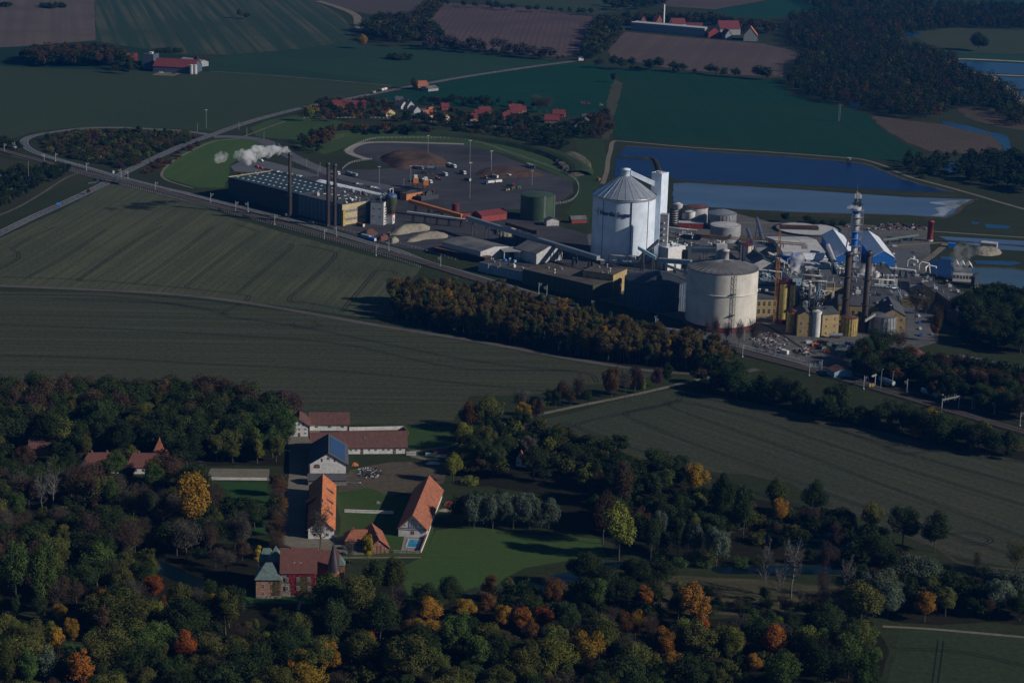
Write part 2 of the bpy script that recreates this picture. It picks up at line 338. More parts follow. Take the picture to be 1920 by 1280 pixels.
# factory hardstanding
sheet('yard', [(655,281),(668,272),(700,267),(800,269),(870,271),(905,277),(960,300),(1030,325),(1072,340),(1075,362),(1045,382),(985,392),(900,396),(850,400),(1000,410),(1100,440),(1110,500),(1060,520),(960,500),(860,480),(740,462),(660,440),(560,405),(430,368),(432,335),(470,320),(560,318),(620,318),(700,318),(745,315),(690,300)], asph2, .12, jit=.5, label='asphalt beet yard and factory apron')
sheet('yard', [(1100,440),(1250,400),(1380,400),(1450,418),(1600,425),(1740,425),(1745,470),(1730,540),(1760,590),(1760,640),(1700,660),(1640,640),(1600,690),(1540,690),(1420,655),(1290,625),(1280,600),(1110,560)], conc, .11, jit=.5, label='worn concrete ground of the sugar works')
stones = field('stone_edge_mat', (0.30,0.27,0.25), (0.36,0.33,0.30), (0.22,0.2,0.18), 0, 2, .6, .1)
ribbon('stone_edging', [(688,299),(655,286),(668,273),(705,267),(800,268.5),(870,270.5)], 9, stones, .2, label='pale stone bank at the head of the beet yard')

# roads
def road(nm, pts, wdt, m, z, label, edge=True, **k):
    ribbon(nm, pts, wdt, m, z, label=label, **k)
    if edge:
        mb = MB()
        for s in (-1, 1): ribbon_mb(mb, pts, .35, z + .03, off=s * (wdt / 2 - .6))
        ribbon_mb(mb, pts, .3, z + .03, n=14, dash=True)
        o = mb.build('road_markings', paint); struct(o); o['label'] = 'white edge and centre lines of the ' + label
paint = mat('road_paint', (0.42,0.42,0.44), .7, .3, streak=False)
MAIN = [(-90,480),(-20,447),(60,408),(120,381),(185,350),(235,323),(300,292),(345,272),(395,254),(470,228),(565,203),(650,186),(735,169),(800,157),(870,144.5),(1000,125),(1085,114)]
road('road', MAIN, 10, asph, .14, 'main road that passes under the railway')
LOOP = [(400,256),(375,250),(330,245),(230,240),(160,241),(100,248),(60,256),(45,266),(55,280),(90,294),(150,311),(230,334),(300,352),(350,363),(450,388),(560,417),(640,440),(700,458),(745,470),(800,492),(870,512),(980,545),(1100,584),(1280,622),(1420,657),(1500,678),(1560,697),(1600,709),(1645,722)]
road('road', LOOP, 9, asph, .18, 'loop road beside the railway')
road('road', [(400,257),(440,257),(490,263),(520,278),(570,305),(650,335),(720,350),(800,372)], 17, asph, .16, 'factory entrance road', edge=False)
sheet('parking_area', [(432,312),(455,301),(490,300),(540,312),(600,330),(560,334),(520,326),(440,322)], asph, .15, label='small car park behind the dark hall')
road('lane', [(-90,532),(0,536),(120,541),(300,550),(450,566),(600,591),(720,612),(900,641),(1050,669),(1200,693),(1290,700),(1370,700),(1420,692)], 6.5, dirt, .14, 'pale lane below the birch belt', edge=False)
ribbon('lane', [(860,860),(845,870),(800,862),(770,848),(850,835),(940,800),(1000,780),(1080,762),(1150,748),(1220,733),(1290,716),(1340,704)], 4, gravel, .13, label='gravel avenue from the farm to the works')
ribbon('path', [(362,353),(318,340),(303,328),(315,310),(345,290),(400,266),(450,261)], 2.6, gravel, .12, label='white gravel path round the entrance lawn')
ribbon('path', [(455,257),(500,240),(535,228)], 2.2, gravel, .12, label='white path to the village')
ribbon('track', [(-60,425),(20,395),(70,368),(120,336),(145,324),(120,316),(70,304),(20,292)], 3.0, dirt, .12, label='farm track along the left verge')
ribbon('path', [(1130,345),(1138,320),(1140,300),(1145,282),(1150,266),(1175,266),(1300,277),(1450,286),(1585,296),(1620,300),(1660,312),(1700,330),(1780,352),(1830,366),(1870,378),(1930,395)], 5.0, gravel, .16, label='white gravel dyke track round the ponds')
ribbon('path', [(1250,415),(1400,418),(1580,420),(1750,434),(1930,446)], 4.0, gravel, .14, label='pale track behind the works')
ribbon('path', [(1665,462),(1720,458),(1770,456),(1760,470),(1735,490)], 6.0, gravel, .14, label='pale track by the red tower')
ribbon('path', [(1790,536),(1850,540),(1930,556)], 4.5, gravel, .14, label='pale lane right of the offices')
ribbon('path', [(395,134),(500,141),(600,149),(735,161)], 3.0, gravel, .12, label='farm track to the far barn')
ribbon('lane', [(596,2),(640,16),(668,30),(672,48),(680,56)], 14, gravel, .12, label='pale field lane at the top')
ribbon('path', [(1350,1005),(1500,955),(1600,960),(1700,1000),(1760,1030),(1800,1055),(1870,1065),(1950,1070)], 2.6, dirt2, .14, label='dirt track along the moat')
ribbon('path', [(1655,1174),(1760,1180),(1940,1196)], 2.5, gravel, .12, label='pale footpath at the lower right')
ribbon('path', [(620,1045),(720,1045),(790,1045)], 1.8, gravel, .12, label='gravel walk behind the castle')
sheet('castle_road', [(538,780),(600,780),(600,860),(580,900),(572,1000),(650,1005),(700,1040),(520,1040),(530,990),(543,880)], gravel, .12, label='gravel forecourt and alley beside the barns')
sheet('forecourt', [(395,878),(505,879),(505,901),(385,899)], gravel, .11, label='gravel terrace in the castle park')
road('road', [(1690,470),(1700,500),(1705,540),(1720,600),(1715,640)], 16, asph, .2, 'service road on the right of the works', edge=False)
ribbon('lane', [(-60,330),(20,330),(60,340),(20,352),(-60,372)], 14, asph, .14, label='paved lot at the left edge')
sheet('parking_area', [(1740,672),(1800,664),(1930,690),(1930,720),(1790,700)], asph, .13, label='car park at the right edge')

# tramlines
tr_m = field('tramline_mat', (0.020,0.020,0.018), (0.027,0.026,0.022), (0.018,0.02,0.015), 0, 3, .4, .02)
mb = MB()
TL = [[(-10,508),(30,488),(34,475),(25,466),(60,445),(105,425)],
 [(50,520),(110,490),(200,430)], [(160,528),(148,525),(160,516),(240,460),(305,424)], [(250,533),(330,480),(400,424)],
 [(355,541),(350,537),(362,527),(430,475),(480,438),(478,432),(440,420)], [(445,550),(480,520),(545,465),(540,458)], [(560,568),(543,564),(550,552),(600,510),(628,480),(618,470),(560,458)],
 [(640,585),(690,525),(705,508),(735,508),(742,515)],
 [(-10,519),(140,524),(300,536),(440,551),(465,560),(420,586),(430,594),(560,612),(700,640),(860,672),(1000,690),(1075,695)],
 [(560,565),(700,590),(740,600)], [(545,605),(560,615),(600,612),(585,602)],
 [(-10,608),(200,616),(420,628),(640,645),(860,690),(1080,696),(1120,718)], [(-10,665),(200,672),(420,684),(640,696),(900,722),(1040,735)],
 [(-10,552),(200,556),(420,583)], [(100,560),(300,568),(430,590)],
 [(1058,792),(1085,803),(1200,845),(1300,880),(1430,928),(1500,950)], [(1085,800),(1090,792),(1170,775),(1240,760),(1262,756)], [(1180,782),(1178,772),(1260,756),(1275,748)],
 [(1185,785),(1300,832),(1480,896),(1620,950),(1780,1000),(1900,1040)], [(1262,752),(1265,766),(1480,842),(1700,925),(1930,1010)], [(1262,750),(1400,780),(1520,820),(1700,880),(1930,950)],
 [(1275,745),(1300,742),(1500,788),(1660,830),(1800,852),(1930,868)], [(1660,838),(1700,832),(1740,845),(1690,850),(1660,840)], [(1560,800),(1700,850),(1930,912)],
 [(1780,1000),(1830,1000),(1858,1012),(1840,1020),(1800,1015)],
 [(1764,1200),(1752,1290)], [(1680,1216),(1800,1222),(1930,1250)]]
for t in TL:
    for s in (-1.1, 1.1): ribbon_mb(mb, t, .85, .10, off=s * 1.15)
struct(mb.build('tractor_tracks', tr_m), label='dark double tractor tramlines across the fields')
mb = MB()
for k in range(9): ribbon_mb(mb, [(395, 118 + k * 2.2), (520, 128 + k * 3), (700, 150 + k * 1.2)], .9, .12)
struct(mb.build('tractor_tracks', tr_m), label='curving dark tracks in the green field by the straight road')

# woodland floors and pond margins
litter_shade_m = field('woodland_floor_mat', (0.014,0.015,0.008), (0.030,0.026,0.014), (0.012,0.018,0.008), 0, 4, .6, .05)  # leaf litter brown, darkened to paint in the shade between the trees
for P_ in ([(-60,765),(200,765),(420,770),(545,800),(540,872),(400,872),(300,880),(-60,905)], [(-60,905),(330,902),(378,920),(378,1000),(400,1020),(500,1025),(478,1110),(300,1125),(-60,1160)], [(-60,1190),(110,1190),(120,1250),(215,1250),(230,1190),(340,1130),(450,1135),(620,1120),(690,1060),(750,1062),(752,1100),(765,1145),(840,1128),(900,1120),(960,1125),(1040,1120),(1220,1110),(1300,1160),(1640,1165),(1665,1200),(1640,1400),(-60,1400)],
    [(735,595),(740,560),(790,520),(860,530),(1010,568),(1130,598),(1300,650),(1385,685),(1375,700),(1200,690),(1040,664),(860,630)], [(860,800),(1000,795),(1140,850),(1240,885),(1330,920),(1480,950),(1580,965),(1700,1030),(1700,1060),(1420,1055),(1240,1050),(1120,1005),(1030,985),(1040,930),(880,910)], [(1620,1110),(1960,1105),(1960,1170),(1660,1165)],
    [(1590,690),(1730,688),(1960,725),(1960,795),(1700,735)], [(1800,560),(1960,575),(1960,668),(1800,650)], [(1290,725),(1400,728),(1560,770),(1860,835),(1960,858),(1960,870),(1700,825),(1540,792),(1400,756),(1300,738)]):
    sheet('woodland_floor', P_, litter_shade_m, .055, jit=3, label='dark leaf littered woodland floor with tree shade painted in')
marg = field('mud_margin_mat', (0.075,0.065,0.045), (0.12,0.10,0.075), (0.04,0.045,0.025), 0, 2, .7, .08)
for P_ in ([(1175,274),(1300,282),(1585,303),(1650,318),(1700,338),(1790,361)], [(1262,385),(1380,393),(1500,399),(1700,404),(1770,409),(1812,383),(1830,374)], [(1158,292),(1172,294),(1228,299)], [(1824,501),(1900,504),(1940,513)], [(1825,531),(1880,539),(1940,546)]):
    for q_ in range(3): ribbon('pond_margin', [(u + random.uniform(-4, 4), v + random.uniform(-.6, .6)) for u, v in crom(P_, 7)], random.uniform(2, 5), marg, .17 + .015 * q_, label='muddy weedy pond margin', smooth=False)
# water
deep = water('deep_water', (0.002,0.016,0.075), .35, .12)
pale = water('pale_water', (0.060,0.105,0.18), .3, .2, .04)
murk = water('moat_water', (0.003,0.010,0.014), .2, .15, .03)
far_w = water('far_water', (0.006,0.045,0.11), .3, .25)
sheet('pond', [(1175,274),(1300,282),(1585,303),(1610,306),(1650,318),(1700,338),(1790,361),(1700,359),(1500,347),(1290,339),(1262,336),(1240,326),(1228,300),(1172,294),(1158,292)], deep, .14, jit=1.2, label='deep blue settling pond')
sheet('pond', [(1155,296),(1195,298),(1222,302),(1228,330),(1180,335),(1152,330)], deep, .13, jit=1.2, label='small deep blue corner of the settling pond')
sheet('pond', [(1262,344),(1290,343),(1500,356),(1700,370),(1828,374),(1812,382),(1772,408),(1700,403),(1500,398),(1380,392),(1262,384)], pale, .14, jit=.8, label='pale silty settling pond')
bankm = field('bank_mat', (0.035,0.042,0.018), (0.05,0.052,0.028), (0.06,0.05,0.03), 0, 3, .6, .05)
def bank(nm, pts, wdt, h, label, m=bankm):
    mb = MB(); P = [G(*p) for p in crom(pts, 6)]
    prof = [(-.5, 0.02), (-.3, h * .75), (-.12, h), (.12, h), (.3, h * .75), (.5, 0.02)]
    rings = []
    for i, p in enumerate(P):
        d = P[min(i + 1, len(P) - 1)] - P[max(i - 1, 0)]; d.normalize(); nn = Vector((-d.y, d.x, 0))
        rings.append([p + nn * (a * wdt * random.uniform(.9, 1.1)) + Vector((0, 0, z)) for a, z in prof])
    for i in range(len(P) - 1):
        for k in range(len(prof) - 1): mb.add([rings[i][k], rings[i][k + 1], rings[i + 1][k + 1], rings[i + 1][k]], [(0, 3, 2, 1)], True)
    o = mb.build(nm, m); struct(o, label=label); return o
bank('dyke', [(1255,338),(1300,341.5),(1500,352),(1700,364),(1800,368)], 9, 1.3, 'grassy dyke between the two ponds')
bank('dyke', [(1158,295),(1200,296.5),(1226,299),(1236,320),(1243,335)], 6, 1.2, 'curved dyke in the deep blue pond')
bank('dyke', [(1255,388),(1400,398),(1500,403),(1620,408),(1750,413)], 14, 2, 'grass bank in front of the pale pond')
bank('berm', [(600,262),(640,252),(720,247),(800,251),(880,258),(960,270),(1030,288),(1080,312),(1085,328)], 30, 4.5, 'long green berm round the beet yard', field('berm_mat', (0.034,0.058,0.020), (0.046,0.07,0.026), (0.06,0.06,0.035), .3, 4, .6, .02))
for nm, pts, m, lb in [
 ('pond', [(1800,114),(1940,121),(1940,141),(1850,138),(1815,131),(1792,122)], far_w, 'upper blue basin at the far right'),
 ('pond', [(1866,144),(1940,146),(1940,168),(1898,166)], far_w, 'lower blue basin at the far right'),
 ('pond', [(1898,172),(1940,171),(1940,200),(1915,185)], far_w, 'small blue corner basin at the right edge'),
 ('river', [(1850,249),(1868,250),(1884,254),(1893,264),(1894,286),(1886,289),(1880,274),(1866,260)], far_w, 'blue river bend at the right edge'),
 ('river', [(1765,227),(1810,235),(1850,246),(1846,252),(1800,242),(1765,232)], far_w, 'narrow river reach above the reed bed'),
 ('pond', [(1768,306),(1800,304),(1802,322),(1780,324),(1770,315)], far_w, 'small pool in the right wood'),
 ('pond', [(1590,190),(1615,191),(1608,203),(1592,202)], far_w, 'small pool beside the big green field'),
 ('river', [(1685,66),(1720,60),(1725,66),(1695,72)], far_w, 'glimpse of river in the far wood'),
 ('pond', [(1760,443),(1940,453),(1940,462),(1775,450)], pale, 'upper pale channel right of the red tower'),
 ('pond', [(1790,453),(1850,455),(1940,466),(1940,472),(1870,468)], pale, 'lower pale channel right of the red tower'),
 ('pond', [(1822,501),(1900,504),(1940,513),(1940,545),(1880,538),(1825,530)], water('grey_water', (0.035,0.07,0.09), .2, .4, .05), 'grey cooling pond at the right edge'),
 ('pond', [(1826,488),(1905,490),(1915,494),(1895,498),(1830,495)], far_w, 'slim pool above the cooling pond'),
 ('pond', [(1745,486),(1785,490),(1786,524),(1760,518),(1744,510)], deep, 'dark blue basin by the cooling house'),
 ('pond', [(1762,480),(1790,482),(1788,489),(1765,486)], far_w, 'small pool beside the pipes'),
 ('pond', [(1820,415),(1836,417),(1834,421),(1822,420)], far_w, 'tiny pool below the dyke track'),
 ('pond', [(1845,420),(1895,424),(1890,430),(1850,428)], far_w, 'reedy pool below the dyke track'),
 ('moat', [(945,1106),(965,1098),(1000,1092),(1020,1098),(1030,1080),(1075,1070),(1100,1058),(1220,1050),(1225,1060),(1130,1078),(1080,1092),(1040,1112),(1000,1105),(960,1116)], murk, 'dark winding moat behind the autumn trees'),
 ('moat', [(1340,1062),(1420,1060),(1600,1062),(1640,1066),(1600,1076),(1430,1076),(1350,1074)], murk, 'dark moat in front of the bare trees'),
 ('moat', [(1410,995),(1500,985),(1600,1010),(1640,1030),(1560,1035),(1450,1020)], murk, 'dark pool under the trees by the right field'),
 ('moat', [(300,1050),(380,1085),(470,1128),(450,1142),(370,1110),(290,1070)], murk, 'moat left of the castle')]:
    sheet(nm, pts, m, .15 if nm != 'moat' else .12, closed_smooth=len(pts) > 6, n=4, label=lb)
rimm = mat('rim_gravel', (0.30,0.25,0.20), .9, .3, .05)
ribbon('basin_rim', [(1940,117),(1800,111),(1785,118),(1800,132),(1852,141),(1890,167),(1915,190),(1940,215)], 12, rimm, .2, label='pale track round the far basins')
ribbon('basin_rim', [(1852,141),(1870,141),(1940,143.5)], 10, rimm, .21, label='pale wall between the far basins')
ribbon('basin_rim', [(1745,450),(1800,453),(1940,463.5)], 3.5, mat('rubble', (0.05,0.035,0.035),.9,.4,.1), .35, label='dark rubble bank between the pale channels')

sheet('silt_foam', [(1742,380),(1790,376),(1826,376),(1806,384),(1780,396),(1768,406),(1745,405),(1762,399),(1752,391),(1775,386)], mat('foam', (0.22,0.27,0.33), .7, .5, .04, streak=False), .16, closed_smooth=True, label='pale foam streaks at the right end of the silty pond')
# railway
RW = [(-80,258),(0,281),(80,303),(150,321),(300,358),(430,393),(560,428),(640,451),(700,467),(790,492),(900,526),(1050,570),(1250,622),(1400,663),(1550,702),(1700,745),(1800,775),(1960,822)]
bal = field('ballast_mat', (0.045,0.038,0.036), (0.06,0.05,0.046), (0.035,0.03,0.028), 0, 2, .5, .05)
ribbon('railway', RW, 11, bal, .5, label='dark ballast bed of the railway')
mb = MB(); ribbon_mb(mb, RW, 1.0, .25, off=6); ribbon_mb(mb, RW, 1.0, .25, off=-6); struct(mb.build('railway_shoulder', bankm))
rail_m = mat('rail_steel', (0.16,0.12,0.105), .6, .3, metal=.3, streak=False)
mb = MB()
for tcen in (-2.3, 2.3):
    for s in (-.75, .75): ribbon_mb(mb, RW, .16, .72, off=tcen + s)
o = mb.build('rails', rail_m); struct(o, label='steel rails of the double track')
slp = mat('sleeper', (0.12,0.11,0.105), .9, .3, streak=False)
mb = MB(); P = [G(*p) for p in crom(RW, 6)]
acc = 0
for i in range(len(P) - 1):
    a, b = P[i], P[i + 1]; L = (b - a).length; d = (b - a).normalized(); nn = Vector((-d.y, d.x, 0)); s = acc
    while s < L:
        c = a + d * s
        for tc in (-2.3, 2.3):
            q = c + nn * tc; mb.bar(q - nn * 1.25 + Vector((0, 0, .56)), q + nn * 1.25 + Vector((0, 0, .56)), .3, .14)
        s += 1.6
    acc = s - L
o = mb.build('sleepers', slp); struct(o)
RW2 = [(1500,668),(1560,690),(1640,722),(1740,757),(1820,790),(1960,835)]
mb = MB(); ribbon_mb(mb, [(1540,684),(1640,715),(1740,745),(1850,775),(1960,800)], 5, .4); struct(mb.build('railway', bal), label='dark siding track with the tank wagons')
mb = MB()
for off in (9.5, 14): ribbon_mb(mb, [(1620,722),(1700,744),(1800,774),(1960,821)], .14, .7, off=off); ribbon_mb(mb, [(1620,722),(1700,744),(1800,774),(1960,821)], .14, .7, off=off + 1.5)
struct(mb.build('rails', rail_m), label='rails of the siding')
SPUR = [(1405,598),(1440,612),(1470,630),(1500,650),(1530,664)]
mb = MB(); ribbon_mb(mb, SPUR, 2.6, .2); struct(mb.build('railway', bal), label='rusty spur track across the scrap yard')
# ================================================================ TREES
def leafmat(name, c1, c2, c3=None):
    m = bpy.data.materials.new(name); m.use_nodes = True; n = m.node_tree; n.nodes.clear()
    o = n.nodes.new('ShaderNodeOutputMaterial')
    co = N(n, 'ShaderNodeTexCoord').outputs['Object']; oi = N(n, 'ShaderNodeObjectInfo')
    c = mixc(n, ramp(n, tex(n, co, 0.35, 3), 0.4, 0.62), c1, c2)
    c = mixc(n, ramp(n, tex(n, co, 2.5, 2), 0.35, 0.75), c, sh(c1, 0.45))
    if c3: c = mixc(n, ramp(n, tex(n, co, 0.16, 2), 0.56, 0.66), c, c3)
    h = N(n, 'ShaderNodeHueSaturation'); n.links.new(c, h.inputs['Color'])
    a = N(n, 'ShaderNodeMapRange'); a.inputs[3].default_value = 0.488; a.inputs[4].default_value = 0.516
    n.links.new(oi.outputs['Random'], a.inputs[0]); n.links.new(a.outputs[0], h.inputs['Hue'])
    b = N(n, 'ShaderNodeMath', operation='MULTIPLY'); b.inputs[1].default_value = 7.31; n.links.new(oi.outputs['Random'], b.inputs[0])
    f = N(n, 'ShaderNodeMath', operation='FRACT'); n.links.new(b.outputs[0], f.inputs[0])
    v = N(n, 'ShaderNodeMapRange'); v.inputs[3].default_value = 0.65; v.inputs[4].default_value = 1.3
    n.links.new(f.outputs[0], v.inputs[0]); n.links.new(v.outputs[0], h.inputs['Value'])
    d = N(n, 'ShaderNodeBsdfDiffuse'); t = N(n, 'ShaderNodeBsdfTranslucent'); mx = N(n, 'ShaderNodeMixShader'); mx.inputs[0].default_value = 0.12
    n.links.new(h.outputs[0], d.inputs[0]); n.links.new(h.outputs[0], t.inputs[0])
    n.links.new(d.outputs[0], mx.inputs[1]); n.links.new(t.outputs[0], mx.inputs[2]); n.links.new(mx.outputs[0], o.inputs[0])
    return m
LEAF = dict(
 dark=leafmat('leaf_dark_green', (0.030,0.045,0.016), (0.048,0.068,0.022)),
 green=leafmat('leaf_green', (0.050,0.082,0.022), (0.078,0.115,0.028)),
 olive=leafmat('leaf_olive', (0.075,0.085,0.024), (0.120,0.120,0.030)),
 lime=leafmat('leaf_yellow_green', (0.13,0.15,0.028), (0.20,0.20,0.035)),
 yellow=leafmat('leaf_yellow', (0.30,0.22,0.025), (0.40,0.30,0.03)),
 amber=leafmat('leaf_amber', (0.26,0.135,0.022), (0.36,0.19,0.025), (0.11,0.11,0.03)),
 orange=leafmat('leaf_orange', (0.27,0.09,0.018), (0.36,0.13,0.022), (0.16,0.10,0.03)),
 rust=leafmat('leaf_rust', (0.105,0.052,0.020), (0.145,0.070,0.024), (0.065,0.052,0.02)),
 brown=leafmat('leaf_brown', (0.060,0.042,0.026), (0.085,0.058,0.034)),
 birch=leafmat('leaf_birch', (0.085,0.070,0.026), (0.150,0.100,0.030), (0.058,0.066,0.026)),
 grey=leafmat('leaf_grey', (0.075,0.068,0.056), (0.10,0.09,0.072)),
 silver=leafmat('leaf_silver', (0.085,0.11,0.075), (0.13,0.16,0.11)),
 pine=leafmat('leaf_pine', (0.020,0.034,0.018), (0.032,0.046,0.022)),
 purple=leafmat('leaf_purple', (0.055,0.034,0.032), (0.075,0.045,0.040)))
bark = mat('bark', (0.085,0.070,0.055), .9, .4, 1.0)
barkw = mat('pale_bark', (0.18,0.168,0.15), .8, .45, 1.5)
def crown_mesh(kind, seed, nleaf, ls):
    rnd = random.Random(seed); vs = []; fs = []
    lobes = []
    H = 18.0
    if kind == 'round': cz, rx, rz, nl, lr = 11.2, 6.2, 6.2, 30, (1.7, 3.0)
    elif kind == 'oval': cz, rx, rz, nl, lr = 10.8, 4.3, 7.0, 26, (1.4, 2.4)
    elif kind == 'birch': cz, rx, rz, nl, lr = 10.2, 2.9, 7.6, 22, (0.9, 1.7)
    elif kind == 'poplar': cz, rx, rz, nl, lr = 9.8, 2.0, 8.2, 20, (0.9, 1.5)
    elif kind == 'bush': cz, rx, rz, nl, lr = 2.6, 5.0, 2.8, 20, (1.1, 2.1)
    elif kind == 'willow': cz, rx, rz, nl, lr = 11.0, 5.8, 5.4, 26, (1.5, 2.6)
    else: cz, rx, rz, nl, lr = 11.0, 5.0, 6.5, 24, (1.5, 2.5)
    offx, offy = rnd.uniform(-1.1, 1.1), rnd.uniform(-1.1, 1.1); rx *= rnd.uniform(.82, 1.12); rz *= rnd.uniform(.84, 1.06); nl = int(nl * rnd.uniform(.62, 1.1)); ax_, ay_ = rnd.uniform(.8, 1.15), rnd.uniform(.8, 1.15)
    for i in range(nl):
        for _ in range(50):
            x, y, z = (rnd.uniform(-1, 1) for _ in range(3)); q = x*x + y*y + z*z
            if q < 1.05 and q > 0.18: break
        r = rnd.uniform(*lr) * (0.85 if z > .55 else 1)
        tp = 1 - 0.35 * max(0, z) if kind in ('birch', 'poplar') else 1.0
        ex = 1.22 if (rnd.random() < .16 and z > -.3) else 1.0
        lobes.append((x * rx * .82 * tp * ax_ * ex + offx * z, y * rx * .82 * tp * ay_ * ex + offy * z, cz + z * rz * .84 * (1.1 if ex > 1 else 1), r * (.7 if ex > 1 else 1)))
    if kind != 'bush': lobes.append((0, 0, cz, min(rx, rz) * .55))
    tot = sum(l[3] ** 2 for l in lobes)
    for lx, ly, lz, r in lobes:
        for _ in range(int(nleaf * r * r / tot)):
            a = rnd.uniform(0, 2 * math.pi); zz = rnd.uniform(-1, 1); s = math.sqrt(1 - zz * zz)
            d = Vector((s * math.cos(a), s * math.sin(a), zz)); rr = r * rnd.uniform(.72, 1.12) * (1.25 if rnd.random() < .07 else 1)
            p = Vector((lx, ly, lz)) + d * rr
            if kind == 'willow' : p.z -= rnd.random() ** 2 * 4.5 * (math.hypot(p.x, p.y) / rx)
            if p.z < 0.2: p.z = 0.2 + rnd.random() * .5
            nn = (d + Vector((rnd.gauss(0, .5), rnd.gauss(0, .5), rnd.gauss(0, .5) + .25))).normalized()
            up = Vector((rnd.gauss(0, 1), rnd.gauss(0, 1), rnd.gauss(0, 1)))
            if kind == 'willow': up = Vector((rnd.gauss(0, .15), rnd.gauss(0, .15), 1))
            t = nn.cross(up)
            if t.length < 1e-3: continue
            t.normalize(); b = nn.cross(t); w_ = ls * rnd.uniform(.6, 1.35); h_ = ls * rnd.uniform(.6, 1.35)
            if kind == 'willow': w_ *= .5; h_ *= 1.9
            k = len(vs)
            vs += [p - t * w_ * .5, p - b * h_ * .5, p + t * w_ * .5, p + b * h_ * .5]
            fs.append((k, k + 1, k + 2, k + 3))
    me = bpy.data.meshes.new('crown'); me.from_pydata([tuple(v) for v in vs], [], fs); me.update()
    return me
def trunk_mesh(kind, seed, full=False):
    rnd = random.Random(seed); m = MB()
    if kind == 'bush':
        for i in range(4):
            a = rnd.uniform(0, 6.28); m.tube([(0, 0, 0), (math.cos(a) * 1.0, math.sin(a) * 1.0, 1.6), (math.cos(a) * 2.2, math.sin(a) * 2.2, 3.6)], .14, 4, r2=.05)
        return m
    top = 12 if kind != 'poplar' else 15
    r0 = .30 if kind in ('round', 'oval', 'willow', 'bare') else .22
    wob = [(rnd.uniform(-.5, .5), rnd.uniform(-.5, .5)) for _ in range(4)]
    m.tube([(0, 0, -.1), (wob[0][0] * .3, wob[0][1] * .3, top * .3), (wob[1][0], wob[1][1], top * .65), (wob[2][0] * 1.6, wob[2][1] * 1.6, top)], r0, 6, r2=.10)
    nb = 26 if full else 7
    for i in range(nb):
        f = rnd.uniform(.38, .95) if full else rnd.uniform(.3, .8); z = top * f; a = rnd.uniform(0, 6.28); L = (rnd.uniform(3.0, 5.6) if kind != 'birch' else rnd.uniform(1.5, 2.6)) * (1.25 - f * .6)
        b0 = Vector((wob[1][0] * f, wob[1][1] * f, z)); d = Vector((math.cos(a), math.sin(a), rnd.uniform(.5, 1.3)))
        b1 = b0 + d * L * .5; b2 = b1 + Vector((d.x * .8, d.y * .8, d.z * 1.3)) * L * .5
        m.tube([b0, b1, b2], .15 if not full else .16, 4, cap=False, r2=.045)
        if full:
            for j in range(5):
                s = b0.lerp(b2, rnd.uniform(.4, 1)); e = s + Vector((rnd.gauss(0, 1), rnd.gauss(0, 1), rnd.uniform(.3, 1.5))).normalized() * rnd.uniform(1, 2.6)
                m.tube([s, e], .07, 3, cap=False, r2=.03)
                for q in range(2):
                    s2 = s.lerp(e, rnd.uniform(.4, 1)); e2 = s2 + Vector((rnd.gauss(0, 1), rnd.gauss(0, 1), rnd.uniform(0, 1.2))).normalized() * rnd.uniform(.7, 1.5)
                    m.tube([s2, e2], .045, 3, cap=False, r2=.02)
    return m
KINDS = dict(round=(8500, .47), oval=(6500, .45), birch=(3600, .42), poplar=(3000, .42), bush=(2600, .42), willow=(6500, .52), thin=(3000, .30))
CROWN = {}; TRUNK = {}
for k, (nl, ls) in KINDS.items():
    CROWN[k] = [crown_mesh(k, 11 * i + len(k) * 101, nl, ls) for i in range(7 if k in ('round', 'oval') else 5)]
    TRUNK[k] = []
    for i in range(3):
        o = trunk_mesh('round' if k == 'thin' else k, 7 + i, full=(k == 'thin')).build('trunk', bark); TRUNK[k].append(o.data); bpy.data.objects.remove(o)
TRUNK['bare'] = []
for i in range(3):
    o = trunk_mesh('bare', 70 + i, full=True).build('trunk', barkw); TRUNK['bare'].append(o.data); bpy.data.objects.remove(o)
for me in [x for k in CROWN for x in CROWN[k]]: me.materials.append(LEAF['green'])
HW = dict(round=(18.6, 14.5), oval=(18.8, 10.4), birch=(18.6, 7.0), poplar=(18.8, 5.4), bush=(6.0, 11.5), willow=(17.5, 14), thin=(18.4, 12), bare=(17.5, 9))
CN = dict(dark='dark green', green='green', olive='olive green', lime='yellow green', yellow='bright yellow', amber='amber yellow', orange='orange', rust='rusty red brown',
          brown='brown', birch='russet', grey='grey brown', silver='silver green', pine='black green', purple='purple brown')
KN = dict(round='spreading tree', oval='upright tree', birch='slender tree', poplar='columnar tree', bush='bush', willow='willow', thin='half bare tree', bare='bare white branched tree')
OBJN = dict(round='broadleaf_tree', oval='broadleaf_tree', birch='slender_tree', poplar='columnar_tree', bush='bush', willow='willow_tree', thin='half_bare_tree', bare='bare_tree')
NT = 0
QUEUE = []
AUT = ('rust', 'orange', 'amber', 'yellow', 'brown', 'purple', 'birch')
def tname(kind, col):
    if kind in ('round', 'oval'): return 'autumn_tree' if col in AUT else ('broadleaf_tree' if kind == 'round' else 'upright_tree')
    return OBJN[kind]
def tree(x, y, kind, col, h, wd=None, label=None, where='', group=None, z=0.0, small=False):
    global NT
    if kind == 'bush' and h > 8: kind = 'round'
    NT += 1; u, v = PX((x, y, h * .5)); QUEUE.append((h * SCL(u, v) * (wd or h * .7) ** .5, x, y, kind, col, h, wd, label, where, group, z, small))
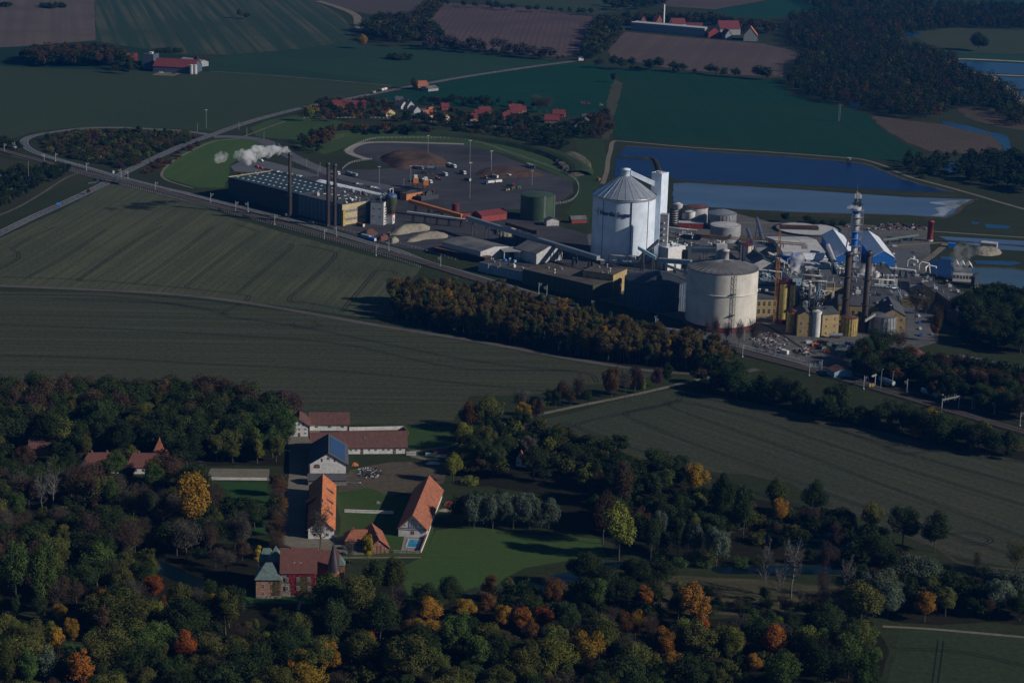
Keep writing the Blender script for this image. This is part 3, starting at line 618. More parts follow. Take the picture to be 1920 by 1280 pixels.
def tree_build(x, y, kind, col, h, wd=None, label=None, where='', group=None, z=0.0, small=False):
    """h, wd in metres"""
    nh, nw = HW[kind]; sz = h / nh; sx = (wd / nw) if wd else sz * (random.uniform(.75, 1.15) if kind == 'birch' else random.uniform(.9, 1.55))
    e = empty(tname(kind, col), (x, y, z), random.uniform(0, 6.28)); e.scale = (sx, sx, sz)
    if kind != 'bare':
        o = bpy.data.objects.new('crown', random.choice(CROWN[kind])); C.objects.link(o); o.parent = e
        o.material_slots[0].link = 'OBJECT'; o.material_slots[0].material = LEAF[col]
    if not small or kind == 'bare':
        t = bpy.data.objects.new('trunk', random.choice(TRUNK[kind])); C.objects.link(t); t.parent = e
        if kind == 'birch': t.material_slots[0].link = 'OBJECT'; t.material_slots[0].material = barkw
    e['category'] = 'bush' if kind == 'bush' else 'tree'
    u, v = PX((x, y, z + h * .5)); nm = KN[kind] if kind == 'bare' else CN[col] + ' ' + KN[kind]
    size = 'tall ' if h > 21 and kind != 'bush' else ('small ' if h < 9 and kind != 'bush' else '')
    if label: e['label'] = label; 
    else: PENDING.append((e, size + nm, u, v, where))
    e['group'] = group or (KN[kind] + 's ' + (where or 'in the landscape'))
    return e
def T(u, vb, ph, kind, col, pw=None, label=None, where='', **k):
    """tree by base pixel, height px and width px"""
    s = SCL(u, vb); p = G(u, vb)
    return tree(p.x, p.y, kind, col, ph / s / .965, pw / s if pw else None, label, where, **k)
SHOW = []
def fill(poly, spacing, spec, where, hr, avoid=(), jitter=.52, small=False, maxn=400, keep=1.0):
    """plants a wood in a photo outline of the ground; spec = [(weight, kind, colour, hscale)] """
    W = [G(*p) for p in poly]; P = [(p.x, p.y) for p in W]
    x0, x1 = min(p[0] for p in P), max(p[0] for p in P); y0, y1 = min(p[1] for p in P), max(p[1] for p in P)
    tot = sum(s[0] for s in spec); n = 0; row = 0; y = y0
    while y < y1:
        x = x0 + (spacing / 2 if row % 2 else 0)
        while x < x1:
            px, py = x + random.uniform(-1, 1) * spacing * jitter, y + random.uniform(-1, 1) * spacing * jitter
            x += spacing
            if not inpoly(px, py, P): continue
            if random.random() > keep: continue
            if any((px - a) ** 2 + (py - b) ** 2 < r * r for a, b, r in avoid): continue
            u, v = PX((px, py, 6))
            if u < -25 or u > 1945 or v > 1330: continue
            if n >= maxn: continue
            r = random.uniform(0, tot); acc = 0
            for s in spec:
                acc += s[0]
                if r <= acc: break
            hh = random.uniform(*hr) * s[3]
            if not small:
                ub, vb = PX((px, py, 0)); sc_ = SCL(ub, vb)
                for hu, hv, hp, hw in SHOW:
                    if abs(ub - hu) < hw * .42 + 22 and hv + 1 < vb < hv + 130: hh = min(hh, (vb - (hv - hp * .30)) / sc_ / .965)
                if hh < 4.5: continue
            tree(px, py, s[1] if hh > 7 else 'bush', s[2], hh if hh > 7 else min(hh, 5.5), None, None, where, small=small); n += 1
        y += spacing * .87; row += 1
    return n
def spots(lst): return [(G(u, v).x, G(u, v).y, r) for u, v, r in lst]
def gap(poly):
    W = [G(*p) for p in poly]; return [(p.x, p.y) for p in W]

# --- hand placed trees: u, base v, height px, width px, kind, colour
HAND = [
 (803,1172,58,60,'round','amber'), (872,1165,48,48,'round','amber'), (917,1125,55,36,'oval','rust'), (912,1160,60,40,'oval','rust'), (941,1185,62,36,'oval','amber'),
 (978,1188,60,42,'oval','orange'), (1019,1182,52,44,'oval','orange'), (996,1215,66,34,'oval','rust'), (1040,1142,66,46,'round','rust'), (1117,1150,78,46,'oval','green'),
 (1210,1142,52,38,'oval','orange'), (1170,1200,58,42,'round','rust'), (1103,1252,78,72,'round','amber'), (1243,1240,78,52,'oval','amber'), (1040,1275,84,84,'round','lime'),
 (853,1238,100,70,'round','green'), (894,1265,90,52,'oval','green'), (933,1260,84,58,'round','dark'), (772,1290,110,120,'round','olive'), (680,1265,90,72,'round','olive'),
 (735,1118,80,60,'round','olive'), (700,1120,84,56,'oval','dark'), (843,1145,72,60,'round','dark'), (747,1073,26,26,'round','green'), (712,1205,100,84,'round','dark'), (672,1172,100,74,'round','olive'),
 (625,1215,105,60,'round','dark'),
 (290,1127,58,42,'oval','orange'), (297,1180,64,40,'oval','lime'), (347,1245,72,48,'round','orange'), (113,1170,44,28,'round','amber'), (155,1180,54,30,'oval','brown'), (135,1213,66,32,'oval','amber'),
 (152,1300,112,48,'poplar','orange'), (106,1225,60,32,'oval','amber'), (423,1190,100,62,'oval','olive'), (578,1310,72,76,'round','yellow'), (388,1310,48,44,'round','orange'), (275,1310,66,60,'round','olive'),
 (364,1005,140,68,'oval','amber'), (290,930,62,50,'round','green'), (217,908,66,52,'round','green'), (484,1064,48,18,'poplar','yellow'),
 (83,1155,165,66,'oval','green'), (30,1125,130,60,'oval','green'), (33,1160,52,28,'oval','green'), (18,1300,110,50,'oval','olive'), (52,1300,100,44,'oval','green'), (88,1290,90,44,'oval','silver'),
 (1300,930,68,58,'round','amber'), (1350,985,110,52,'oval','dark'), (1393,1008,116,42,'oval','dark'), (1455,968,82,50,'oval','olive'), (1462,985,60,36,'oval','amber'), (1527,970,78,60,'round','dark'),
 (1630,1000,66,52,'round','olive'), (1692,1022,82,72,'round','dark'), (1752,1035,86,60,'round','dark'), (1903,1080,80,64,'thin','olive'), (1830,1080,54,22,'thin','olive'), (1838,1010,0,0,'x','x'),
 (1300,1050,80,46,'willow','silver'), (1343,1060,82,56,'willow','silver'), (1270,1048,90,40,'willow','dark'), (1236,1010,60,40,'willow','silver'), (1220,1050,90,44,'willow','dark'),
 (1300,1180,96,68,'oval','amber'), (1613,1180,100,84,'round','olive'), (1733,1165,66,44,'oval','amber'), (1772,1155,66,44,'oval','olive'), (1370,1245,76,54,'round','lime'), (1450,1238,74,62,'round','orange'),
 (1412,1270,50,32,'round','amber'), (1463,1310,100,84,'round','green'), (1590,1270,100,66,'oval','green'), (1545,1300,100,80,'round','dark'), (1620,1320,110,70,'round','green'),
 (1433,1120,122,34,'bare','x'), (1483,1122,122,50,'bare','x'), (1585,1124,92,34,'bare','x'), (1459,1132,78,24,'bare','x'), (1545,1090,90,30,'thin','purple'), (1541,1160,110,36,'thin','purple'),
 (1160,1050,118,66,'oval','lime'), (1130,1020,110,60,'round','brown'), (1165,955,100,56,'oval','brown'), (1225,940,60,40,'oval','dark'),
 (1744,804,44,42,'round','yellow'), (1844,826,42,34,'round','lime'), (1786,818,46,42,'thin','olive'), (1811,822,34,22,'thin','olive'),
 (1085,756,64,38,'thin','brown'), (1146,753,72,42,'round','rust'), (1172,748,70,34,'thin','grey'), (1190,744,62,34,'round','purple'), (1232,733,48,30,'round','purple'), (1205,738,30,16,'oval','lime'),
 (1250,728,50,26,'round','dark'), (1102,760,36,22,'oval','dark'), (1055,760,50,36,'round','brown'), (1042,770,40,24,'oval','dark'), (1028,760,38,24,'oval','dark'), (1012,782,42,26,'oval','olive'), (1070,762,36,26,'oval','brown'),
 (975,780,60,40,'thin','grey'), (1005,795,56,34,'oval','brown'),
 (915,810,76,60,'round','olive'), (880,812,64,50,'round','rust'), (868,850,62,44,'round','lime'), (982,805,58,36,'oval','yellow'), (912,850,58,42,'round','olive'), (850,905,60,40,'round','lime'), (945,865,56,50,'round','dark'),
 (992,870,60,40,'oval','grey'), (1028,860,46,34,'round','lime'), (1050,835,38,28,'round','orange'), (1075,842,34,26,'round','amber'), (1160,850,40,44,'round','dark'), (1000,900,70,60,'round','dark'), (865,880,50,40,'round','olive'),
 (350,880,66,90,'round','dark'), (432,850,42,20,'oval','yellow'), (455,860,60,40,'oval','dark'),
 (600,1035,100,58,'thin','grey'), (455,1040,96,46,'thin','grey'), (395,1045,80,44,'thin','brown'), (520,1010,0,0,'x','x'),
 (100,960,100,40,'bare','x'), (80,970,90,36,'bare','x'), (175,965,80,36,'oval','purple'), (265,990,100,50,'thin','brown'), (240,1050,90,60,'thin','brown'),
 (1397,660,0,0,'x','x'), (690,1060,70,26,'oval','yellow'), (655,1060,60,30,'thin','grey'),
 (1752,640,62,24,'oval','rust'), (1735,590,40,30,'thin','grey'), (1716,600,70,40,'thin','grey'), (1772,548,26,20,'round','brown'), (1650,672,60,60,'round','dark'), (1683,668,58,46,'thin','brown'), (1620,680,52,46,'round','dark'),
 (1755,640,80,30,'thin','brown'), (1473,417,20,22,'round','dark'), (1515,419,16,26,'bush','dark'),
 (1325,640,46,14,'thin','grey'), (1340,640,54,24,'thin','purple'), (1362,645,46,22,'thin','grey'), (1385,650,56,26,'thin','grey'), (1412,650,60,34,'thin','brown'),
 (680,92,28,24,'round','amber'), (746,88,26,16,'round','olive'), (450,35,18,16,'round','olive'), (463,36,12,16,'bush','dark'), (777,168,24,18,'round','olive'), (245,140,44,22,'oval','dark'),
 (1835,96,36,44,'round','dark'), (1150,155,20,14,'round','dark'), (1012,212,34,32,'thin','grey'), (1003,205,30,26,'thin','silver'), (1025,212,34,28,'thin','grey'),
 (580,228,32,24,'oval','lime'), (1375,70,0,0,'x','x'), (166,357,0,0,'x','x'), (166,365,12,10,'round','rust'),
]
for u, v, ph, pw, k, c in HAND:
    if k != 'x': T(u, v, ph, k, c if k != 'bare' else 'grey', pw, where='near the moat' if False else '')
SHOW += [(u, v, ph, pw) for u, v, ph, pw, k, c in HAND if k != 'x' and v > 900]
avoidpts = [(G(u, v).x, G(u, v).y, .30 * pw / SCL(u, v)) for u, v, ph, pw, k, c in HAND if k != 'x']
# --- castle linden row
for i in range(9):
    v = 905 + i * 15; T(522 - i * .5 + random.uniform(-2, 2), v + 26, 52, 'thin' if i % 3 else 'oval', 'rust' if i % 2 else 'brown', 42, where='in the clipped row beside the alley')
# willow thicket
for i in range(15):
    T(868 + i * 11.5 + random.uniform(-4, 4), 985 + (i % 3) * 4 - 2, random.uniform(60, 76) * (1 if i < 12 else .8), 'willow', 'silver' if i % 3 else 'dark', 56, where='in the thicket right of the big barn')
# --- woods (ground outlines)
far_w0 = [(3,'round','dark',1),(2,'oval','pine',1.05),(1.5,'round','brown',1),(1,'round','rust',.9),(1,'oval','dark',1.1)]
near_mix = [(2.6,'round','dark',1),(3.0,'round','olive',1),(1.5,'thin','brown',1),(1.0,'oval','brown',.95),(1.2,'oval','green',1),(.9,'round','green',.95),(.7,'thin','grey',1),(.8,'oval','lime',.85),(.40,'round','amber',.85),(.22,'oval','orange',.8),(.8,'oval','dark',1.05)]
F = []
F.append(fill([(-60,775),(60,765),(200,770),(330,768),(420,775),(500,790),(545,805),(540,822),(300,815),(-60,815)], 11.5, [(2.4,'round','brown',1),(.6,'round','purple',1),(3.5,'round','dark',.98),(1,'oval','dark',1),(.6,'oval','olive',.9)], 'at the back of the manor wood', (22,28), avoidpts))
F.append(fill([(-60,815),(300,815),(540,822),(538,856),(380,850),(300,862),(160,850),(-60,850)], 11.5, [(4,'round','dark',1),(1.8,'oval','dark',1),(1.3,'oval','olive',1),(1,'oval','green',1),(.6,'thin','olive',1.05),(.3,'oval','birch',.9)], 'in the middle of the manor wood', (20,28), avoidpts))
F.append(fill([(380,850),(538,856),(535,870),(400,868)], 8, [(3,'oval','olive',1.1),(2,'oval','green',1.2),(2,'bush','lime',1),(1,'poplar','lime',1.3)], 'on the edge of the manor wood', (14,20), avoidpts))
F.append(fill([(160,850),(300,862),(300,876),(60,880),(-60,895),(-60,850)], 12, [(2,'oval','olive',1.1),(2,'round','brown',1),(2,'round','dark',1),(1,'thin','brown',1),(1,'bush','green',1)], 'left of the red roofed cottage', (10,17), avoidpts, keep=.8))
house_av = spots([(75,862,16),(190,888,16),(295,880,18),(300,850,10)])
castle_av = spots([(535,1110,28),(500,1100,22),(590,1100,24),(560,1060,30),(450,940,14),(620,1120,10)])
lawn1 = gap([(385,895),(512,895),(515,962),(400,958)])
def fill2(poly, *a, holes=(), **k):
    global inpoly
    base = inpoly; H = holes
    def ip(x, y, P): return base(x, y, P) and not any(base(x, y, h) for h in H)
    inpoly = ip; r = fill(poly, *a, **k); inpoly = base; return r
glade = gap([(110,1200),(215,1208),(210,1250),(120,1245)]); ride = gap([(-60,1168),(110,1168),(110,1188),(-60,1188)])
castleg = gap([(455,1080),(604,1080),(608,1205),(560,1212),(470,1205),(450,1150)])
moatg = gap([(280,1040),(380,1060),(480,1110),(480,1150),(440,1155),(280,1090)])
F.append(fill2([(-60,925),(100,905),(330,905),(390,920),(410,1010),(500,1020),(480,1075),(380,1120),(340,1090),(200,1130),(-60,1130)], 12.5,
    [(3.6,'thin','brown',1),(1.3,'round','brown',.95),(.8,'oval','purple',1),(3.0,'round','dark',1),(1.4,'round','olive',1),(1.2,'oval','green',1),(2.4,'thin','grey',1),(.8,'oval','olive',1)], 'in the wood left of the castle', hr=(13,25), avoid=avoidpts+house_av+castle_av, holes=(lawn1, moatg)))
F.append(fill2([(-60,1130),(200,1130),(340,1115),(460,1150),(600,1150),(640,1110),(700,1130),(760,1150),(840,1150),(900,1190),(1240,1190),(1300,1345),(-60,1345)], 13.0, near_mix, 'in the wood below the castle', hr=(13,24), avoid=avoidpts+castle_av, holes=(glade, ride, moatg, castleg)))
F.append(fill2([(1240,1190),(1300,1170),(1450,1190),(1560,1180),(1640,1195),(1655,1345),(1290,1345)], 13.0, near_mix, 'in the lower right wood', hr=(12,22), avoid=avoidpts))
F.append(fill2([(1610,1120),(1700,1100),(1800,1105),(1940,1110),(1940,1165),(1760,1160),(1650,1160)], 12.0, [(4,'round','dark',1),(2,'thin','brown',1),(2,'bush','silver',1.4),(1,'oval','olive',1)], 'right of the tussocky meadow', hr=(11,16), avoid=avoidpts))
F.append(fill2([(900,1120),(1030,1120),(1120,1090),(1210,1085),(1260,1120),(1300,1150),(1240,1190),(900,1180)], 11.5, [(3,'round','dark',1),(2,'bush','dark',1.4),(1.5,'oval','olive',1),(1,'thin','brown',1)], 'along the winding moat', hr=(11,16), avoid=avoidpts))
F.append(fill2([(1120,900),(1260,890),(1330,925),(1400,960),(1410,990),(1340,1020),(1220,1045),(1120,1000),(1110,950)], 11.5, [(4,'round','dark',1),(2,'oval','dark',1),(1.5,'round','brown',1),(1,'oval','olive',1)], 'in the grove left of the right field', hr=(14,20), avoid=avoidpts))
F.append(fill2([(860,830),(1000,800),(1060,830),(1140,855),(1200,890),(1110,935),(1050,905),(900,910),(850,910)], 11.0, [(4,'round','dark',1),(2,'round','olive',1),(2,'bush','dark',1.5),(.7,'bush','lime',1.3),(.6,'oval','brown',1)], 'around the white gabled cottage', hr=(9,14), avoid=avoidpts+spots([(978,878,13),(975,895,11)])))
F.append(fill2([(1040,815),(1130,832),(1230,880),(1210,890),(1120,850),(1030,825)], 7.0, [(4,'bush','dark',1.0),(1,'bush','amber',1),(2,'bush','olive',1)], 'in the hedge along the right field', hr=(4,6), avoid=avoidpts))
F.append(fill2([(1400,965),(1450,965),(1560,975),(1660,1010),(1640,1020),(1540,1000),(1420,990)], 10.0, [(4,'bush','dark',1.3),(1,'bush','olive',1.3)], 'by the pool under the right field', hr=(5,8), avoid=avoidpts))
F.append(fill2([(1560,1040),(1700,1040),(1800,1070),(1940,1085),(1940,1105),(1700,1098),(1600,1090)], 9.0, [(4,'bush','dark',1.0),(1,'bush','brown',1),(1,'bush','green',1)], 'in the dark scrub beside the dirt track', hr=(4,7), avoid=avoidpts, keep=.7))
F.append(fill2([(940,1095),(1120,1055),(1110,1068),(950,1115)], 5.0, [(4,'bush','olive',.8),(2,'bush','grey',.8)], 'in the reeds on the moat bank', hr=(3,5), avoid=[], keep=.8))
F.append(fill2([(1330,1120),(1620,1125),(1640,1165),(1300,1165)], 9.5, [(3,'bush','dark',1),(2,'thin','brown',1),(2,'round','olive',.9),(1,'thin','grey',1)], 'on the lower edge of the tussocky meadow', hr=(5,11), avoid=avoidpts, keep=.8))
F.append(fill2([(1200,1080),(1600,1100),(1600,1150),(1200,1130)], 6.5, [(3,'bush','brown',.8),(2,'bush','olive',.8),(1,'bush','grey',1)], 'on the tussocky meadow', hr=(1.5,5), avoid=avoidpts, keep=.6))
F.append(fill2([(1480,985),(1560,975),(1660,1015),(1700,1035),(1700,1075),(1600,1078),(1500,1060),(1640,1050),(1560,1030)], 11.0, [(4,'round','dark',1),(2,'thin','purple',1.2),(2,'bush','dark',1.6)], 'beside the dark pool below the right field', hr=(9,14), avoid=avoidpts))
F.append(fill2([(1230,1045),(1330,1040),(1420,1045),(1420,1060),(1300,1064),(1230,1060)], 9.0, [(3,'bush','green',1),(2,'bush','olive',1)], 'on the bank below the willows', hr=(4,7), avoid=avoidpts, keep=.8))
F.append(fill2([(470,1140),(604,1135),(606,1200),(470,1195)], 7.0, [(3,'bush','olive',1),(2,'bush','dark',1),(1,'bush','brown',1)], 'in the scrub below the castle', hr=(2.5,5), avoid=[], keep=.8))
F.append(fill2([(1400,985),(1450,980),(1530,985),(1560,1010),(1480,1035),(1420,1030)], 10.5, [(3,'round','dark',1),(2,'bush','olive',1),(1,'thin','brown',1)], 'over the dark pool', hr=(7,12), avoid=avoidpts, keep=.8))
F.append(fill2([(395,960),(515,965),(520,1010),(405,1000)], 11, [(3,'round','dark',1),(2,'thin','brown',1),(1,'oval','green',1)], 'in the lower part of the castle park', hr=(11,17), avoid=avoidpts))
# birch belt
F.append(fill([(728,588),(735,566),(790,530),(850,544),(920,566),(1010,597),(1130,630),(1230,655),(1300,668),(1375,688),(1370,697),(1300,695),(1200,686),(1050,662),(900,633),(760,606)], 7.2,
    [(6,'birch','birch',1),(2,'oval','birch',1),(2,'birch','olive',1),(1.2,'birch','dark',1),(.5,'birch','amber',1),(1.5,'birch','brown',1),(.5,'oval','dark',.95)], 'in the autumn belt beside the railway', (17,25)))
# hedge belt right of centre
F.append(fill([(1290,730),(1310,716),(1400,728),(1440,740),(1560,775),(1700,800),(1860,840),(1930,860),(1920,866),(1800,850),(1700,822),(1560,795),(1430,760)], 8.5,
    [(5,'round','dark',.8),(3,'bush','dark',1.5),(1.5,'round','brown',.8),(1.2,'oval','olive',.85),(.4,'round','orange',.7),(.5,'bush','olive',1.2)], 'in the belt below the railway', (8,15), avoidpts))
F.append(fill([(1310,700),(1330,675),(1380,690),(1390,703),(1340,708)], 9, [(4,'round','dark',.8),(1,'round','rust',.8),(2,'bush','dark',1.4)], 'by the end of the autumn belt', (9,14)))
# woods right of works
F.append(fill([(1590,688),(1650,678),(1730,690),(1800,700),(1930,722),(1960,800),(1860,775),(1760,750),(1660,722),(1600,706)], 10.5, [(5,'round','dark',1),(1.5,'round','rust',.8),(2,'round','brown',.95),(2,'oval','dark',1)], 'in the dark wood above the siding', (14,20), avoidpts, keep=.95))
F.append(fill([(1820,565),(1860,560),(1940,575),(1940,668),(1880,662),(1800,650),(1790,620)], 11.5, [(5,'round','dark',1),(2,'oval','dark',1),(1,'round','brown',.9)], 'in the wood behind the right car park', (14,21), avoidpts))
F.append(fill([(1805,310),(1870,300),(1940,300),(1960,375),(1860,352),(1790,335)], 15, [(5,'round','dark',1),(3,'oval','pine',1)], 'in the wood at the right end of the ponds', (15,21), small=True))
F.append(fill([(1695,305),(1770,295),(1800,300),(1765,318),(1730,345),(1690,318)], 13, [(3,'bush','dark',1.6),(2,'round','dark',.6),(1,'bush','olive',1.5)], 'in the scrub right of the big green field', (7,11), small=True))
# road loop thicket
F.append(fill([(75,262),(120,250),(230,246),(350,252),(365,262),(300,285),(240,318),(170,305),(90,285)], 9.5, [(5,'bush','dark',1),(.8,'bush','purple',1),(2.5,'bush','brown',1),(.15,'bush','rust',1),(2,'bush','olive',1),(.8,'oval','dark',1.6)], 'in the thicket inside the road loop', (4.5,7), small=True))
F.append(fill([(-60,345),(0,330),(40,322),(100,318),(140,325),(80,352),(0,396),(-60,420)], 9.5, [(4,'oval','pine',1.2),(3,'bush','dark',1.5),(1,'bush','olive',1.2)], 'in the plantation at the left edge', (6,9), small=True))
F.append(fill([(-60,262),(20,268),(45,285),(0,278),(-60,262)], 9.5, [(4,'bush','dark',1.2),(2,'bush','rust',1.2)], 'at the left end of the railway', (6,9), small=True))
F.append(fill([(262,322),(300,300),(370,268),(378,272),(310,312),(275,330)], 8, [(3,'bush','purple',.8),(2,'bush','rust',.8)], 'along the verge of the main road', (3,5), small=True, keep=.6))
# clumps far left
F.append(fill([(35,118),(60,108),(150,104),(225,112),(235,126),(180,127),(60,126)], 13, [(3,'round','dark',1),(3,'round','brown',1),(1,'round','rust',.8)], 'in the round copse by the far left farm', (17,25), small=True))
F.append(fill([(205,128),(262,126),(262,137),(215,135)], 12, [(2,'round','dark',1),(1,'round','brown',1)], 'between the copse and the far farm', (9,14), small=True))
for P, w_ in [([(80,11),(120,11),(120,16),(82,16)],'at the top left of the pale field'),([(-5,10),(20,8),(20,14),(0,15)],'in the top left corner'),([(290,97),(335,96),(335,100),(290,100)],'behind the far barn'),([(727,107),(772,108),(772,113),(730,113)],'on the islet in the green field')]:
    F.append(fill(P, 10, [(1,'bush','dark',1.1)], w_, (6,8), small=True))
# far centre trees
F.append(fill([(680,60),(700,48),(740,40),(790,50),(815,62),(830,80),(700,82)], 17, [(4,'round','dark',1),(2,'round','olive',1),(1,'oval','brown',1)], 'in the far copse beside the ploughed field', (18,25), small=True))
F.append(fill([(775,32),(808,10),(832,0),(840,4),(815,30),(800,52),(770,50)], 15, [(3,'round','olive',.9),(2,'round','brown',.9),(2,'round','dark',.9)], 'in the strip left of the ploughed field', (14,18), small=True))
F.append(fill([(790,86),(880,92),(1000,103),(1060,112),(1055,116),(930,106),(790,94)], 14, [(3,'round','dark',.9),(2,'bush','grey',1.8),(1,'round','brown',.8)], 'in the hedge below the ploughed field', (9,15), small=True))
F.append(fill([(1110,52),(1130,40),(1165,45),(1170,62),(1130,105),(1110,118),(1095,118),(1090,100)], 16, [(3,'round','dark',1),(3,'round','olive',1),(1,'round','brown',1)], 'in the shelter belt between the ploughed fields', (13,20), small=True))
F.append(fill([(1110,125),(1250,131),(1380,143),(1460,150),(1460,154),(1250,136),(1110,130)], 16, [(3,'bush','dark',1.8),(1,'round','dark',.9)], 'in the hedge below the brown field', (7,12), small=True, keep=.75))
F.append(fill([(830,8),(925,14),(1120,30),(1120,33),(920,20),(820,12)], 22, [(1,'bush','dark',1.6)], 'in the far hedge above the ploughed field', (7,10), small=True, keep=.6))
F.append(fill([(1170,40),(1240,36),(1330,40),(1370,48),(1420,50),(1470,60),(1440,66),(1380,58),(1330,52),(1240,46),(1175,52)], 18, [(3,'round','dark',1),(3,'round','brown',1),(1,'round','olive',1)], 'behind the far red farm', (14,21), small=True))
F.append(fill([(1120,10),(1240,2),(1260,12),(1190,22),(1130,22)], 22, [(3,'round','dark',1),(1,'round','brown',1)], 'in the wood at the top of the picture', (14,18), small=True))
# village trees
F.append(fill([(568,226),(585,205),(620,186),(720,196),(735,205),(735,222),(640,226),(600,230)], 12.5, [(3,'round','dark',1),(2,'round','brown',1),(1.2,'round','rust',.8),(.8,'round','amber',.7)], 'around the long red roofed house', (8,14), small=True, keep=.8))
F.append(fill([(735,222),(810,222),(900,228),(1000,234),(1100,244),(1120,238),(1100,262),(1000,252),(860,240),(735,232)], 12.5, [(4,'round','dark',.9),(2,'bush','dark',1.5),(1.2,'round','brown',.9),(.8,'round','rust',.7)], 'in the gardens in front of the village', (7,12), small=True, keep=.8))
F.append(fill([(775,198),(880,202),(940,205),(1030,210),(1040,205),(940,198),(860,190),(780,190)], 12, [(4,'round','dark',1),(1,'round','brown',.9)], 'behind the village houses', (8,14), small=True, keep=.7))
F.append(fill([(815,205),(895,222),(945,215),(1000,222),(1010,232),(850,228)], 12, [(4,'round','dark',1),(1,'round','brown',.9)], 'among the village houses', (7,11), small=True, keep=.75))
F.append(fill([(1105,225),(1130,215),(1150,232),(1145,262),(1105,262)], 12, [(2,'round','dark',1),(2,'round','brown',1),(1.2,'round','rust',.8)], 'at the right end of the village', (9,15), small=True))
F.append(fill([(560,268),(590,250),(640,244),(760,244),(820,250),(810,254),(640,254),(612,272),(600,290),(565,282)], 10.5, [(3,'round','dark',1),(2,'round','brown',.9),(1,'bush','rust',1.3)], 'on the slope left of the beet yard', (7,12), small=True, keep=.9))
F.append(fill([(840,246),(900,248),(960,256),(1060,266),(1070,282),(1030,282),(940,262),(845,252)], 10.5, [(4,'round','dark',.9),(2,'bush','dark',1.6),(.6,'round','rust',.9)], 'in the planting behind the beet yard', (7,12), small=True))
# bushes on the bank in front of the pale pond
for u in (1530,1545,1562,1580): T(u, 421, 10, 'bush', 'dark', 24, where='on the bank of the pale pond')
# far wood: one mass of countless trees
def far_wood(polys, name, label):
    rnd = random.Random(5); V = []; Fc = []; MI = []
    cols = ['dark', 'pine', 'brown', 'rust', 'olive', 'dark', 'purple']
    for P, sp, wts in polys:
        W = [G(*p) for p in P]; Q = [(p.x, p.y) for p in W]
        x0, x1 = min(q[0] for q in Q), max(q[0] for q in Q); y0, y1 = min(q[1] for q in Q), max(q[1] for q in Q); y = y0
        while y < y1:
            x = x0
            while x < x1:
                px, py = x + rnd.uniform(-.5, .5) * sp, y + rnd.uniform(-.5, .5) * sp; x += sp
                if not inpoly(px, py, Q): continue
                u, v = PX((px, py, 8))
                if not (-40 < u < 1960 and v > -40): continue
                ci = rnd.choices(range(7), wts)[0]; h = rnd.uniform(12, 21); r = h * rnd.uniform(.28, .42)
                for _ in range(150):
                    a = rnd.uniform(0, 6.28); zz = rnd.uniform(-.7, 1); s = math.sqrt(max(0, 1 - zz * zz)) ; rr = rnd.uniform(.75, 1.1) * (1 + .25 * math.sin(a * 3 + x) * s)
                    p = Vector((px + r * s * math.cos(a) * rr, py + r * s * math.sin(a) * rr, h * .55 + zz * h * .45 * rr))
                    n_ = Vector((s * math.cos(a) + rnd.gauss(0, .4), s * math.sin(a) + rnd.gauss(0, .4), zz + rnd.gauss(0, .4) + .2)).normalized()
                    t = n_.cross(Vector((rnd.gauss(0, 1), rnd.gauss(0, 1), rnd.gauss(0, 1))))
                    if t.length < .01: continue
                    t.normalize(); b = n_.cross(t); L = rnd.uniform(.9, 1.7); k = len(V)
                    V += [tuple(p - t * L * .6), tuple(p - b * L * .6), tuple(p + t * L * .6), tuple(p + b * L * .6)]; Fc.append((k, k + 1, k + 2, k + 3)); MI.append(ci)
            y += sp
    me = bpy.data.meshes.new(name); me.from_pydata(V, [], Fc)
    for c in cols: me.materials.append(LEAF[c])
    me.polygons.foreach_set('material_index', MI); me.update()
    o = bpy.data.objects.new(name, me); C.objects.link(o); tag(o, label, 'wood', kind='stuff'); return len(Fc)
wt = (5, 4, .9, .5, .6, 2, .2)
nfw = far_wood([
 ([(1480,62),(1480,40),(1530,28),(1600,30),(1700,22),(1760,36),(1960,40),(1960,56),(1790,54),(1720,64),(1690,72),(1700,95),(1755,105),(1790,118),(1800,135),(1870,160),(1915,190),(1920,205),(1850,208),(1800,205),(1740,228),(1650,215),(1600,200),(1560,196),(1500,178),(1478,160),(1500,120),(1520,104),(1480,85)], 13.5, wt),
 ([(1700,12),(1960,16),(1960,36),(1760,34)], 16, wt), ([(1860,206),(1940,214),(1940,235),(1900,240)], 14, wt), ([(1480,-5),(1700,-5),(1760,14),(1700,22),(1530,22)], 17, wt)],
 'far_wood', 'dark far off wood spreading across the upper right with brown autumn patches')
